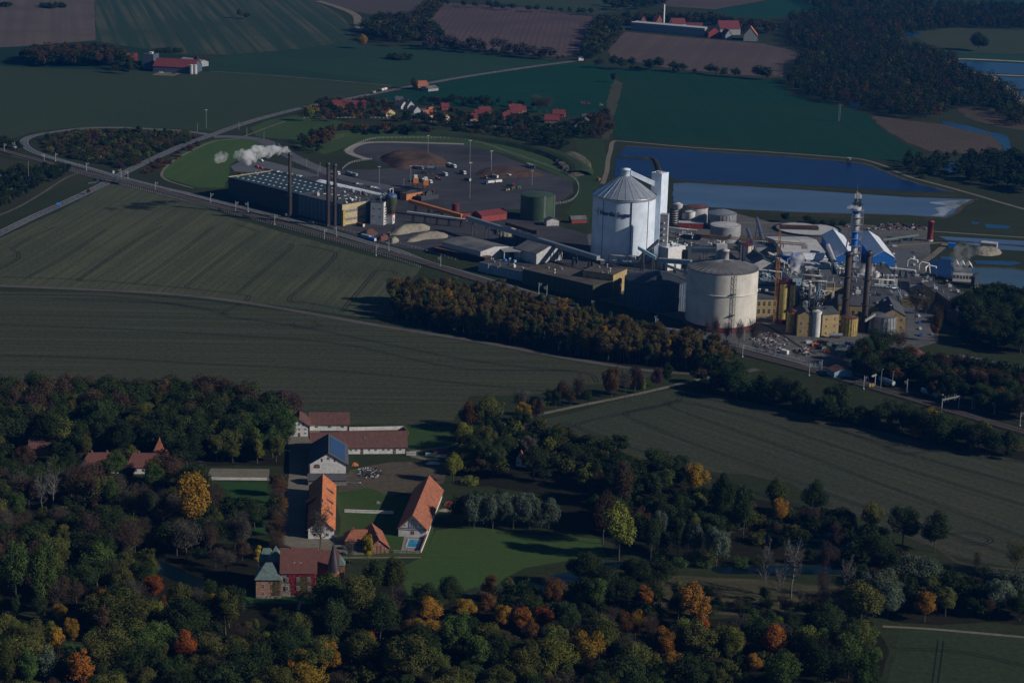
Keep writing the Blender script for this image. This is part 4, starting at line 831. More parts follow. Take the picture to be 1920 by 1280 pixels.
def flush(limit=290):
    by = {}
    for q in QUEUE: by.setdefault(tname(q[3], q[4]), []).append(q)
    rnd = random.Random(9)
    for nm, L in by.items():
        L.sort(key=lambda q: -q[0]); print(nm, len(L))
        for q in L[:limit]: tree_build(*q[1:])
        rest = L[limit:]
        if not rest: continue
        V = []; Fc = []; MI = []; cols = sorted(set(q[4] for q in rest))
        for sc_, x, y, kind, col, h, wd, lb, wh, gr, z, sm in rest:
            nh, nw = HW[kind]; sz = h / nh; sx = (wd / nw) if wd else sz * rnd.uniform(1.0, 1.55); me = rnd.choice(CROWN[kind]); a = rnd.uniform(0, 6.28); ca, sa = math.cos(a), math.sin(a)
            vv = me.vertices; nf = len(me.polygons); keep = 260 if sm else 1300; st = max(1, nf // keep); ls = min(3.6 if sm else 2.2, math.sqrt(st) * .95)
            for fi in range(rnd.randrange(st), nf, st):
                b = fi * 4; ps = [vv[b + j].co for j in range(4)]; c = (ps[0] + ps[1] + ps[2] + ps[3]) / 4; k = len(V)
                for p_ in ps:
                    p2 = c + (p_ - c) * ls; X, Y = p2.x * sx, p2.y * sx; V.append((x + X * ca - Y * sa, y + X * sa + Y * ca, max(.05, p2.z * sz)))
                Fc.append((k, k + 1, k + 2, k + 3)); MI.append(cols.index(col))
        me = bpy.data.meshes.new(nm + 's_beyond'); me.from_pydata(V, [], Fc)
        for c_ in cols: me.materials.append(LEAF[c_])
        me.polygons.foreach_set('material_index', MI); me.update()
        o = bpy.data.objects.new('distant_' + nm + 's', me); C.objects.link(o); tag(o, 'the many smaller and farther ' + nm.replace('_', ' ') + 's of the hedges and woods', 'trees' if nm != 'bush' else 'bushes', kind='stuff'); print('   rest', len(rest), len(Fc))
flush()
print('trees', NT, 'fills', F, 'farwood faces', nfw)
# ================================================================ BUILDING KIT
M = dict(
 white=mat('white_plaster', (0.62,0.61,0.58), .8, .18, .5), whitemetal=mat('white_sheet', (0.70,0.74,0.79), .45, .10, .2, ribs=.8, spec=.4),
 silo=mat('silo_white', (0.62,0.70,0.80), .5, .14, .12, ribs=.35, spec=.4), cream=mat('cream_steel', (0.56,0.53,0.47), .55, .15, .12),
 dkhall=mat('dark_green_sheet', (0.022,0.030,0.034), .6, .15, .3), glassy=mat('ribbed_panel', (0.075,0.12,0.15), .5, .2, .3), beige=mat('beige_panel', (0.42,0.34,0.20), .8, .2, .3),
 dkroof=mat('tar_roof', (0.060,0.064,0.070), .9, .3, .08, streak=False), greenroof=mat('blue_green_roof', (0.020,0.042,0.052), .7, .2, .05, streak=False), grroof=mat('grey_roof', (0.12,0.12,0.125), .85, .3, .08, streak=False),
 felt=mat('brown_felt', (0.075,0.062,0.050), .9, .3, .06, streak=False), yellow=mat('ochre_plaster', (0.36,0.265,0.12), .85, .2, .4), ystain=mat('yellow_tank', (0.42,0.32,0.10), .7, .28, .3),
 green=mat('green_tank', (0.040,0.068,0.036), .5, .12, .1), red=mat('red_sheet', (0.24,0.040,0.034), .6, .2, .4), dred=mat('dark_red', (0.11,0.018,0.022), .65, .25, .3), rust=mat('rusty', (0.14,0.055,0.035), .85, .35, .3),
 orange=mat('orange_sheet', (0.46,0.16,0.05), .6, .15, .4), brown=mat('dark_brown', (0.045,0.030,0.026), .7, .3, .4), steel=mat('galvanised', (0.38,0.40,0.42), .4, .15, .4, metal=.6), dsteel=mat('dark_steel', (0.06,0.07,0.08), .5, .25, .5, metal=.4),
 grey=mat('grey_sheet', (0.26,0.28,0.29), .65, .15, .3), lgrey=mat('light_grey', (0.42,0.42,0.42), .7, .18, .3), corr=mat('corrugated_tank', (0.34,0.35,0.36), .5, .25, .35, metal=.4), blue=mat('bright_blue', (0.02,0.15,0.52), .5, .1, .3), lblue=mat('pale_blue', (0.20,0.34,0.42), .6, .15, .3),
 darkblue=mat('dark_blue', (0.075,0.10,0.14), .6, .2, .3), gdome=mat('green_vessel', (0.055,0.065,0.035), .5, .15, .2), bdome=mat('blue_dome', (0.05,0.09,0.20), .45, .12, .3), glass=mat('window_glass', (0.02,0.026,0.035), .12, .1, spec=.6, streak=False), frame=mat('window_frame', (0.5,0.5,0.48), .7, .1, streak=False),
 black=mat('black', (0.015,0.015,0.017), .7, .2), sand=field('pale_heap', (0.36,0.32,0.25), (0.44,0.39,0.31), (0.28,0.24,0.19), 0, 3, .6, .08, fine=.15), beet=field('beet_heap', (0.085,0.052,0.042), (0.125,0.082,0.062), (0.06,0.038,0.034), 0, 2, .6, .08, fine=.5), dbrown=field('brown_heap', (0.13,0.075,0.05), (0.17,0.1,0.07), (0.09,0.05,0.035), 0, 2, .6, .1, fine=.3),
 tile=roofmat('orange_tile', (0.29,0.105,0.055), (0.17,0.068,0.045)), otile=roofmat('bright_orange_tile', (0.44,0.15,0.06), (0.32,0.10,0.045)), dtile=roofmat('brown_tile', (0.115,0.055,0.045), (0.075,0.042,0.038)), rtile=roofmat('dark_red_tile', (0.125,0.052,0.042), (0.10,0.045,0.038)),
 redtile=roofmat('red_tile', (0.15,0.034,0.036), (0.10,0.028,0.030)), slate=roofmat('slate', (0.055,0.058,0.065), (0.085,0.08,0.085)), copper=mat('green_copper', (0.115,0.165,0.15), .6, .25, .5), brick=mat('brick', (0.26,0.12,0.075), .9, .3, 1.5), brickp=mat('pale_brick', (0.36,0.20,0.13), .9, .3, 1.2),
 stone=mat('grey_stone', (0.26,0.24,0.21), .9, .45, 1.2), ivyred=mat('red_ivy', (0.26,0.016,0.035), .9, .5, 1.6, streak=False), ivygreen=mat('brown_ivy', (0.105,0.082,0.032), .9, .5, 1.6, streak=False), solar=mat('solar_glass', (0.02,0.055,0.14), .2, .15, spec=.8, streak=False), cone=mat('cone_metal', (0.10,0.085,0.09), .38, .25, .5, metal=.7),
 conemetal=mat('silo_cone', (0.58,0.62,0.66), .32, .12, .15, metal=.7), pool=water('pool_water', (0.02,0.22,0.38), .1, .5, .1), timber=mat('red_timber', (0.10,0.03,0.02), .9, .3, 1), crane=mat('crane_paint', (0.42,0.20,0.05), .6, .2, 1), scrub=field('dry_scrub', (0.10,0.09,0.065), (0.15,0.135,0.11), (0.055,0.06,0.035), 0, 3, .6, .05, fine=.5), skyl=mat('skylight', (0.45,0.48,0.5), .5, .1, streak=False),
)
WCACHE = {}
def winmesh(w, h, fm, gm, arch=False, bars=True):
    k = (w, h, fm.name, gm.name, arch)
    if k in WCACHE: return WCACHE[k]
    mb = MB(); mb.mi = 0; t = min(.12, w * .12)
    def outline(w_, h_, y):
        if not arch: return [(-w_/2, y, -h_/2), (w_/2, y, -h_/2), (w_/2, y, h_/2), (-w_/2, y, h_/2)]
        p = [(-w_/2, y, -h_/2), (w_/2, y, -h_/2)]
        for i in range(7):
            a = math.pi * i / 6; p.append((w_/2 * math.cos(a), y, h_/2 - w_*.28 + w_*.28 * math.sin(a)))
        return p
    mb.poly(outline(w, h, -.06)); o1 = outline(w, h, -.06); nn = len(o1)
    for i in range(nn):
        a, b = o1[i], o1[(i + 1) % nn]; mb.add([a, (a[0], .1, a[2]), (b[0], .1, b[2]), b], [(0, 1, 2, 3)])
    mb.mi = 1; mb.poly(outline(w - 2 * t, h - 2 * t, -.075))
    mb.mi = 0
    if bars and w > .9: mb.box(-.04, -.10, -h/2 + t, .04, -.08, h/2 - t); mb.box(-w/2 + t, -.105, -.04, w/2 - t, -.09, .04)
    o = mb.build('window', [fm, gm]); me = o.data; bpy.data.objects.remove(o); WCACHE[k] = me; return me
def window(par, x, y, z, w, h, rz=0, fm=None, gm=None, arch=False, name='window'):
    o = bpy.data.objects.new(name, winmesh(w, h, fm or M['frame'], gm or M['glass'], arch)); C.objects.link(o); o.parent = par; o.location = (x, y, z); o.rotation_euler = (0, 0, rz); return o
def wgrid(par, face, W, D, cols, rows, w, h, z0, dz, m0=None, m1=None, fm=None, gm=None, arch=False, name='window'):
    L = W if face in 'fb' else D
    m0 = m0 if m0 is not None else L / cols / 2; m1 = m1 if m1 is not None else m0
    for r in range(rows):
        for c in range(cols):
            t = m0 + (L - m0 - m1) * (c / (cols - 1) if cols > 1 else 0.5); z = z0 + r * dz
            if face == 'f': window(par, t, 0, z, w, h, 0, fm, gm, arch, name)
            elif face == 'b': window(par, t, D, z, w, h, math.pi, fm, gm, arch, name)
            elif face == 'r': window(par, W, t, z, w, h, math.pi / 2, fm, gm, arch, name)
            else: window(par, 0, t, z, w, h, -math.pi / 2, fm, gm, arch, name)
def LMadd(ph, u, v): LM.append((ph, u, v))
def frame2(p0, p1, zp=0.0, d2=None):
    """local frame from two photo points at height zp: x along p0->p1"""
    a, b = G(p0[0], p0[1], zp), G(p1[0], p1[1], zp); a.z = b.z = 0
    return a, (b - a).length, math.atan2((b - a).y, (b - a).x)
def gable_roof_mb(mb, W, D, eh, rh, axis, oh=.5, th=.3, hip=0.0, x0=0, y0=0):
    if axis == 'x':
        c = D / 2; m = (rh - eh) / c; e = eh - oh * m
        A = [(-oh, -oh, e), (W + oh, -oh, e), (W + oh - hip, c, rh), (-oh + hip, c, rh)]; B = [(W + oh, D + oh, e), (-oh, D + oh, e), (-oh + hip, c, rh), (W + oh - hip, c, rh)]
        ends = [[(-oh, D + oh, e), (-oh, -oh, e), (-oh + hip, c, rh)], [(W + oh, -oh, e), (W + oh, D + oh, e), (W + oh - hip, c, rh)]]
    else:
        c = W / 2; m = (rh - eh) / c; e = eh - oh * m
        A = [(-oh, D + oh, e), (-oh, -oh, e), (c, -oh + hip, rh), (c, D + oh - hip, rh)]; B = [(W + oh, -oh, e), (W + oh, D + oh, e), (c, D + oh - hip, rh), (c, -oh + hip, rh)]
        ends = [[(-oh, -oh, e), (W + oh, -oh, e), (c, -oh + hip, rh)], [(W + oh, D + oh, e), (-oh, D + oh, e), (c, D + oh - hip, rh)]]
    for q in (A, B) + ((ends[0], ends[1]) if hip else ()):
        q = [Vector(p) + Vector((x0, y0, 0)) for p in q]
        top = [p + Vector((0, 0, th)) for p in q]; n_ = len(q)
        mb.add(top, [tuple(range(n_))]); mb.add(q, [tuple(range(n_ - 1, -1, -1))])
        for i in range(n_): mb.add([q[i], q[(i + 1) % n_], top[(i + 1) % n_], top[i]], [(0, 1, 2, 3)])
def walls_mb(mb, W, D, eh, rh=None, axis='x', hip=0):
    mb.box(0, 0, -.5, W, D, eh, bottom=False)
    if rh and not hip:
        e = 0.0
        if axis == 'x':
            mb.add([(0, D, eh), (0, 0, eh), (0, D / 2, rh)], [(0, 1, 2)]); mb.add([(W, 0, eh), (W, D, eh), (W, D / 2, rh)], [(0, 1, 2)])
        else:
            mb.add([(0, 0, eh), (W, 0, eh), (W / 2, 0, rh)], [(0, 1, 2)]); mb.add([(W, D, eh), (0, D, eh), (W / 2, D, rh)], [(0, 1, 2)])
def house(name, label, cat, p0, p1, D, eh, rh, wm, rm, axis='x', zp=0.0, oh=.5, hip=0.0, group=None, W=None, base=0.0, chim=0, frm=None):
    """pitched roof building; returns (root, W, D)"""
    a, W0, rz = frm or frame2(p0, p1, zp); W = W or W0
    e = empty(name, (a.x, a.y, base), rz); tag(e, label, cat, group)
    mb = MB(); walls_mb(mb, W, D, eh, rh - .05, axis, hip); mb.build('wall', M[wm], e)
    mb = MB(); gable_roof_mb(mb, W, D, eh, rh, axis, oh, .3, hip); r = mb.build('roof', M[rm], e)
    for i in range(chim):
        mb = MB(); cx, cy = (W * (.3 + .4 * i), D / 2) if axis == 'x' else (W / 2, D * (.3 + .4 * i)); mb.box(cx - .45, cy - .45, rh - .8, cx + .45, cy + .45, rh + 1.4)
        mb.build('chimney', M['brick'], r)
    return e, W, D
def flat(name, label, cat, p0, p1, D, h, wm, rm, zp=0.0, par=.6, group=None, W=None, base=0.0, frm=None, z0=-.5):
    a, W0, rz = frm or frame2(p0, p1, zp); W = W or W0
    e = empty(name, (a.x, a.y, base), rz); tag(e, label, cat, group)
    mb = MB(); mb.box(0, 0, z0, W, D, h - .02, bottom=z0 > 0); mb.build('wall', M[wm], e)
    mb = MB(); mb.box(-.1, -.1, h - .02, W + .1, D + .1, h + .12)
    t = .35
    if par: 
        for q in ((-.15, -.15, W + .15, t), (-.15, D - t, W + .15, D + .15), (-.15, t, t, D - t), (W - t, t, W + .15, D - t)): mb.box(q[0], q[1], h + .12, q[2], q[3], h + .12 + par * .6)
    mb.build('roof', M[rm], e); return e, W, D
def frm_depth(p0, p1, q, zp):
    """p0->p1 front edge at zp, q a photo point of a back corner: returns frame and depth"""
    f = frame2(p0, p1, zp); b = G(q[0], q[1], zp); d = Vector((math.cos(f[2]), math.sin(f[2]), 0)); v = b - f[0]
    return f, abs(d.x * v.y - d.y * v.x)
def tank(name, label, cat, u, vb, wpx, h, wm, rm, rise=2.0, group=None, band=None, r=None, n=64, railing=True, ribs=0, dz=0.0):
    """round tank: u,vb photo point of the base centre, wpx its width in photo px"""
    s = SCL(u, vb); r = r or wpx / 2 / s; p = G(u, vb); e = empty(name, (p.x, p.y, dz)); tag(e, label, cat, group)
    mb = MB(); mb.lathe([(r, -.3), (r, h)], n); mb.build('wall', M[wm], e)
    mb = MB(); mb.lathe([(r + .15, h - .35), (r + .15, h + .1), (r * .5, h + .1 + rise * .62), (.4, h + .1 + rise), (0.01, h + .1 + rise)], n); mb.build('roof', M[rm], e, shade=False)
    if band: mb = MB(); mb.lathe([(r + .2, -.3), (r + .2, band[0]), (r + .02, band[0])], n); mb.build('base_band', M[band[1]], e)
    if railing:
        mb = MB(); mb.lathe([(r + .12, h + 1.0), (r + .12, h + 1.14), (r + .0, h + 1.14)], n)
        for k in range(0, n, 2):
            a = 2 * math.pi * k / n; mb.bar((r * math.cos(a), r * math.sin(a), h), (r * math.cos(a), r * math.sin(a), h + 1.05), .12)
        mb.build('railing', M['dsteel'], e)
    if ribs:
        mb = MB()
        for k in range(ribs):
            a = 2 * math.pi * k / ribs; mb.bar(((r + .1) * math.cos(a), (r + .1) * math.sin(a), 0), ((r + .1) * math.cos(a), (r + .1) * math.sin(a), h), .3)
        mb.build('wall_rib', M[wm], e)
    return e, r
def chimney(label, u, vb, h, r, col='brown', group=None, name='chimney', r2=None):
    p = G(u, vb); e = empty(name, (p.x, p.y, 0)); tag(e, label, 'chimney', group)
    mb = MB(); mb.lathe([(r * 1.15, -.3), (r, h * .3), (r2 or r * .9, h), ((r2 or r * .9) * .7, h), ((r2 or r * .9) * .7, h - 1)], 20); mb.build('shaft', M[col], e)
    for k in range(3):
        mb = MB(); z = h * (.34 + .31 * k); mb.lathe([(r * 1.02, z), (r * 1.5, z), (r * 1.5, z + .5), (r * 1.02, z + .5)], 16, smooth=False); mb.build('ring_platform', M['dsteel'], e)
    mb = MB(); mb.lathe([(r * 1.05, h - 2.5), (r * 1.1, h - 2.4), (r * 1.1, h + .1), (r * .8, h + .1)], 20); mb.build('cap', M['dsteel'], e)
    mb = MB(); mb.bar((r * 1.25, 0, 2), (r * 1.1, 0, h - 2), .5, .3); mb.build('ladder', M['dsteel'], e)
    return e
def gallery(name, label, cat, pa, za, pb, zb, w, h, mm, rm=None, legs=3, legmat='dsteel', group=None, windows=0):
    """inclined conveyor gallery between photo points at heights za, zb"""
    A = G(pa[0], pa[1], za); B = G(pb[0], pb[1], zb); L = math.hypot(B.x - A.x, B.y - A.y); rz = math.atan2(B.y - A.y, B.x - A.x)
    e = empty(name, (A.x, A.y, 0), rz); tag(e, label, cat, group)
    mb = MB(); v = []
    for x, z in ((0, za), (L, zb)): v += [(x, -w/2, z - h/2), (x, w/2, z - h/2), (x, w/2, z + h/2), (x, -w/2, z + h/2)]
    mb.add(v, [(0, 1, 2, 3), (7, 6, 5, 4), (0, 4, 5, 1), (1, 5, 6, 2), (3, 7, 4, 0), (2, 6, 7, 3)]); mb.build('housing', M[mm], e)
    mb = MB(); v = []
    for x, z in ((-.1, za), (L + .1, zb)): v += [(x, -w/2 - .15, z + h/2 + .02), (x, 0, z + h/2 + .5), (x, w/2 + .15, z + h/2 + .02)]
    mb.add(v, [(0, 3, 4, 1), (1, 4, 5, 2), (0, 1, 2), (5, 4, 3), (0, 2, 5, 3)]); mb.build('roof', M[rm or mm], e)
    for i in range(legs):
        t = (i + .5) / legs; x = L * t; z = za + (zb - za) * t - h/2
        mb = MB()
        for s in (-1, 1):
            mb.bar((x - 1, s * (w/2 + .6), -.2), (x, s * w/2 * .8, z), .45); mb.bar((x + 1, s * (w/2 + .6), -.2), (x, s * w/2 * .8, z), .45)
        for q in (.3, .6): mb.bar((x, -w/2 - .5, z * q), (x, w/2 + .5, z * (q + .2)), .3)
        mb.build('trestle', M[legmat], e)
    return e
def bits(par, W, D, z, n, seed=1, mats=('steel', 'lgrey', 'dsteel', 'white'), smax=2.6):
    rnd = random.Random(seed)
    for i in range(n):
        x, y = rnd.uniform(1.5, W - 3), rnd.uniform(1.5, max(1.6, D - 3)); s = rnd.uniform(.8, smax); mb = MB(); t = rnd.random()
        if t < .45: mb.box(x, y, z, x + s * rnd.uniform(.8, 1.8), y + s, z + s * rnd.uniform(.5, 1.1)); mb.box(x + .2, y + .2, z + s, x + s * .6, y + s * .6, z + s * 1.25)
        elif t < .8: mb.lathe([(s * .28, z), (s * .28, z + s * 1.2), (s * .45, z + s * 1.2), (s * .45, z + s * 1.35), (0.01, z + s * 1.5)], 10, (x, y))
        else: mb.tube([(x, y, z), (x, y, z + s), (x + s, y, z + s), (x + s * 1.6, y, z)], .28, 8)
        mb.build('roof_vent', M[rnd.choice(mats)], par)
# ================================================================ SUGAR WORKS
# --- long dark hall with the beige window block
H = 19.0
f, D = frm_depth((428,333),(559.5,364.5),(516,324), H)
e, W, D = flat('warehouse', 'long windowless dark hall with a green roof dotted by pale skylights', 'warehouse', 0, 0, D, H, 'dkhall', 'greenroof', frm=f); LMadd('long dark hall', 490, 370)
for i in range(13):
    for j in range(4):
        mb = MB(); x = W * (i + .4 + .45 * (j % 2) + random.uniform(-.08, .08)) / 13.4; y = D * (.14 + .23 * j); mb.box(x, y, H + .12, x + 1.3, y + 2.4, H + .4); mb.build('skylight', M['skyl'], e)
mb = MB(); mb.box(-.3, .4, H + .12, .35, D, H + 1.0); mb.build('roof_edge', M['beige'], e)
f2, D2 = frm_depth((559.8,364.6),(642,384), (677.5,352.5), H)
e, W2, _ = flat('factory_block', 'factory block with ribbed blue grey side and beige front with two rows of small windows', 'factory', 0, 0, D + 2 if D < 90 else D, H, 'glassy', 'dkroof', frm=(f2[0], f2[1], f[2])); LMadd('beige windowed block', 668, 410)
for i in range(11):
    mb = MB(); x = W2 * (i + .5) / 11; mb.box(x - .25, -.35, 0, x + .25, -.01, H - .3); mb.build('wall_fin', M['steel'], e)
mb = MB(); mb.box(W2 + .02, 0, 0, W2 + .3, D * .55, H - .1); mb.build('beige_facade', M['beige'], e)
for j in range(16):
    for r_ in range(2): window(e, W2 + .34, D * .55 * (.05 + .9 * j / 15), 5 + 7.5 * r_, 1.3, 2.6, math.pi / 2)
bits(e, W2, D, H + .2, 34, 3)
for i in range(8):
    mb = MB(); mb.box(W2 * (.1 + .1 * i), D * (.3 + .06 * (i % 5)), H + .12, W2 * (.1 + .1 * i) + 1.4, D * (.3 + .06 * (i % 5)) + 3, H + .5); mb.build('skylight', M['skyl'], e)
mb = MB(); mb.box(W2 + .5, -1.2, 0, W2 + 3.2, 1.6, 14.5); o = mb.build('stair_tower', M['ystain'], e)
# --- white vessel building
f = frame2((695,378),(719.7,380), 21); D3 = (G(765,371,21) - G(719.7,380,21)).length
e, W3, D3 = flat('process_house', 'white process house with a bulging green vessel on its front', 'factory', 0, 0, D3, 21, 'white', 'dkroof', frm=f); LMadd('green vessel house', 745, 400)
bits(e, W3, D3, 21.2, 14, 9)
wgrid(e, 'f', W3, D3, 2, 2, 1.6, 1.4, 8, 7); wgrid(e, 'r', W3, D3, 3, 3, 1.8, 1.4, 5, 5.5, 3, D3 * .62)
pv_ = G(744.5, 420, 0); loc = Matrix.Rotation(-f[2], 4, 'Z') @ (pv_ - f[0]); vx, vy = W3 + 3.4, min(max(loc.y, 6), D3 - 6)
mb = MB(); mb.mi = 0; mb.lathe([(3.2, 9.4), (3.7, 9.5), (3.7, 15), (5.3, 19), (5.4, 25)], 32, (vx, vy)); mb.mi = 1; mb.lathe([(5.4, 25), (5.2, 26.4), (3.6, 27.6), (0.1, 28.2)], 32, (vx, vy)); mb.mi = 2; mb.lathe([(3.9, 8.6), (4.0, 9.5), (3.7, 9.6)], 32, (vx, vy)); mb.build('green_vessel', [M['gdome'], M['bdome'], M['red']], e)
mb = MB(); mb.box(vx - 3.3, vy - 3, 0, vx + 2.6, vy + 3, 8.6); pb_ = mb.build('vessel_base', M['white'], e); window(e, vx + 2.62, vy, 4, 2.2, 3.4, math.pi / 2)
mb = MB(); mb.tube([(vx - 1.5, vy + 1, 27.5), (vx - 1.5, vy + 1, 31.5), (vx + .5, vy + 3.5, 32), (vx + .5, vy + 3.5, 25)], .4, 8); mb.build('loop_pipe', M['white'], e)
mb = MB()
for k in range(7): mb.box(W3 + .1, 2 + (k % 2), 2 + k * 2.4, W3 + 1.6, 6 + (k % 2), 2.15 + k * 2.4); mb.bar((W3 + 1.4, 2, 2 + k * 2.4), (W3 + 1.4, 6, 4.4 + k * 2.4), .25)
mb.build('stairs', M['dsteel'], e)
# white tapered tent gallery behind
A = G(590,343,16); B = G(735,372,14); L = (B - A).length; e = empty('covered_conveyor', (A.x, A.y, 0), math.atan2((B - A).y, (B - A).x)); tag(e, 'long white arched conveyor cover rising behind the dark hall roof', 'conveyor'); LMadd('white arched cover', 640, 345)
mb = MB(); vs = []; ns = 10; nx = 16
for i in range(nx + 1):
    t = i / nx; w_ = 9 * (1 - t) ** 1.2 + 2.2; hh = 7 * (1 - t) + 2.4; z0 = 11 + 3 * t
    if i == 0: w_ *= .55
    for k in range(ns + 1): a = math.pi * k / ns; vs.append((L * t, -w_ * math.cos(a), z0 + hh * math.sin(a) * (.6 if i == 0 else 1)))
fs = [(i*(ns+1)+k, (i+1)*(ns+1)+k, (i+1)*(ns+1)+k+1, i*(ns+1)+k+1) for i in range(nx) for k in range(ns)]
mb.add(vs, fs, True); mb.add([vs[k] for k in range(ns + 1)], [tuple(range(ns + 1))]); mb.build('cover', M['whitemetal'], e)
mb = MB(); mb.box(0, -7.5, 0, L * .55, 7.5, 11); mb.build('base_building', M['grey'], e)
# --- beet reception: orange machines, conveyors
gallery('conveyor', 'orange covered conveyor sloping down beside the white process house', 'conveyor', (768,377), 12, (866,405), 5, 3.4, 3.2, 'orange', 'orange', 4); LMadd('orange conveyor', 820, 392)
gallery('conveyor', 'slim grey pipe gallery on trestles from the process house', 'conveyor', (764,398), 9, (876,413), 7, 2.0, 1.6, 'steel', 'lgrey', 5)
gallery('conveyor', 'long blue grey conveyor gallery running down to the white silo', 'conveyor', (876,408), 14, (1122,484), 14, 3.6, 3.4, 'grey', 'steel', 9); LMadd('long grey gallery', 1000, 446)
gallery('conveyor', 'second grey gallery alongside the long blue grey one', 'conveyor', (965,436), 10, (1130,492), 10, 4.5, 3.6, 'dsteel', 'lgrey', 5)
gallery('conveyor', 'dark covered belt with a red end box beyond the red shed', 'conveyor', (950,419), 7, (1006,436), 7, 3.4, 3.0, 'dred', 'dkroof', 4)
e, W, D = flat('beet_station', 'orange cabin block by the orange beet hoppers', 'building', (762,376), (792,371), 9, 6, 'orange', 'dkroof'); wgrid(e, 'f', W, D, 6, 1, 1.2, 1.3, 3.2, 0)
for k, (u, v, ph) in enumerate([(779,352,22),(798,356,24)]):
    p = G(u, v); e = empty('beet_hopper', (p.x, p.y, 0), .2); tag(e, ('left' if k == 0 else 'right') + ' one of the two orange beet hoppers with a white cabin on top', 'hopper', 'orange beet hoppers')
    mb = MB(); mb.box(-2.6, -2.6, 5, 2.6, 2.6, 10); mb.add([(-2.6,-2.6,5),(2.6,-2.6,5),(2.6,2.6,5),(-2.6,2.6,5),(-1,-1,2),(1,-1,2),(1,1,2),(-1,1,2)], [(0,4,5,1),(1,5,6,2),(2,6,7,3),(3,7,4,0)]); mb.build('hopper_body', M['orange'], e)
    mb = MB(); mb.box(-1.6, -1.8, 10, 1.6, 1.6, 12.8); mb.build('cabin', M['white'], e)
    for sx in (-2.3, 2.3):
        for sy in (-2.3, 2.3): mb = MB(); mb.bar((sx, sy, 0), (sx, sy, 5), .4); mb.build('leg', M['dsteel'], e)
e, W, D = flat('weigh_station', 'dark red low shed with black roof left of the hoppers', 'shed', (727,369), (762,372), 14, 6, 'dred', 'black')
e, W, D = flat('loading_pit', 'black steel bunkers right of the orange cabins', 'bunker', (790,377), (822,372), 8, 4, 'dsteel', 'dkroof'); bits(e, W, D, 4, 8, 5, ('dsteel', 'steel', 'rust'), 3.4)
tank('storage_tank', 'small rusty red tank beside the orange conveyor', 'tank', 854, 401, 14.5, 9.5, 'dred', 'rust', .8); LMadd('small rusty tank', 854, 395)
e, W, D = house('shed', 'low red shed with a dark roof at the foot of the orange conveyor', 'shed', (868,415), (901,413), 8, 5, 6.2, 'red', 'red')
e, W, D = house('shed', 'long red shed with a red roof and dark gable end', 'shed', (903,417), (950,411), 14, 6, 9, 'red', 'redtile', 'x')
tank('storage_tank', 'big dark green round tank at the edge of the beet yard', 'tank', 1007, 409, 64, 22.5, 'green', 'green', 2.2); e = [o for o in C.objects if o.get('label', '').startswith('big dark green round')][0]
mb = MB(); r = 32 / SCL(1007, 409); mb.box(r * .42 - .8, -r * .93, 0, r * .42 + .8, -r * .84, 23.5); mb.build('pipe_duct', M['grey'], e); mb = MB(); mb.box(r * .96, -r * .35, 0, r + .4, -r * .22, 22.5); mb.build('pipe_duct', M['grey'], e)
e, W, D = house('shed', 'small grey gabled shed at the foot of the green tank', 'shed', (1025,424), (1048,423), 8, 5, 7, 'lgrey', 'dkroof', 'y')
e, W, D = house('shed', 'low red brick shed with grey roof left of the white silo', 'shed', (1072,419), (1100,418), 9, 3.5, 6, 'red', 'grroof', 'x')
# --- storage sheds in the middle
zf = 9
f, D = frm_depth((829,454),(901,472),(892.5,447), zf)
e, W, D = house('warehouse', 'wide grey roofed shed with a pale lit end wall', 'warehouse', 0, 0, D, zf, zf + 2.2, 'lgrey', 'grroof', 'x', frm=f, oh=.2); LMadd('wide grey shed', 900, 470)
wgrid(e, 'r', W, D, 7, 1, .5, 6, 4.3, 0, fm=M['grey'], gm=M['lgrey'], name='wall_panel')
f = frame2((813.5,464.5),(909,483), 5); e, W, D = flat('lean_to', 'long rust red lean to roof along the grey shed', 'shed', 0, 0, 9, 5, 'black', 'rust', frm=f, par=0)
p = G(944, 490); e = empty('canopy', (p.x, p.y, 0), f[2] + .9); tag(e, 'open grey canopy on posts sheltering blue bales', 'canopy')
mb = MB(); mb.box(0, 0, 8, 29, 18, 8.5); mb.build('roof', M['grey'], e)
for sx in (.8, 14, 28.2):
    for sy in (.8, 17): mb = MB(); mb.box(sx - .35, sy - .35, 0, sx + .35, sy + .35, 8); mb.build('post', M['lgrey'], e)
for k in range(9):
    q = G(938 + k * 6 + (k % 3) * 3, 492 - (k % 4) * 2); e = empty('bale', (q.x, q.y, 0), k); mb = MB(); mb.box(-1.4, -1, 0, 1.4, 1, 1.7); mb.box(-1, -.8, 1.7, 1.1, .8, 2.2); mb.build('wrapping', M['blue'] if k % 2 else M['lblue'], e)
    e['category'] = 'bale'; e['group'] = 'wrapped bales under the canopy'; e['label'] = 'wrapped %s bale under the open grey canopy' % ('bright blue' if k % 2 else 'pale blue')
f = frame2((965,463),(1006,474), 10); e, W, D = house('warehouse', 'grey gabled shed behind the wide grey shed', 'warehouse', 0, 0, 30, 9, 14, 'lgrey', 'grroof', 'x', frm=f)
f, D = frm_depth((897,493),(980,511.5),(925,486), 7)
e, W, D = flat('warehouse', 'long low pale blue walled store beside the railway', 'warehouse', 0, 0, D, 7, 'lblue', 'dkroof', frm=f); bits(e, W, D, 7.2, 5, 12)
for i in range(9): mb = MB(); x = W * (i + .5) / 9; mb.box(x - 1.6, -.12, 0, x + 1.6, -.01, 4.5); mb.build('door', M['grey'], e)
f, D = frm_depth((980,505),(1112,536),(1030,492), 12)
e, W, D = flat('warehouse', 'large dark olive hall with a flat brown roof above the autumn belt', 'warehouse', 0, 0, D, 12, 'gdome', 'felt', frm=f); LMadd('olive hall', 1050, 520)
bits(e, W, D, 12.2, 8, 13)
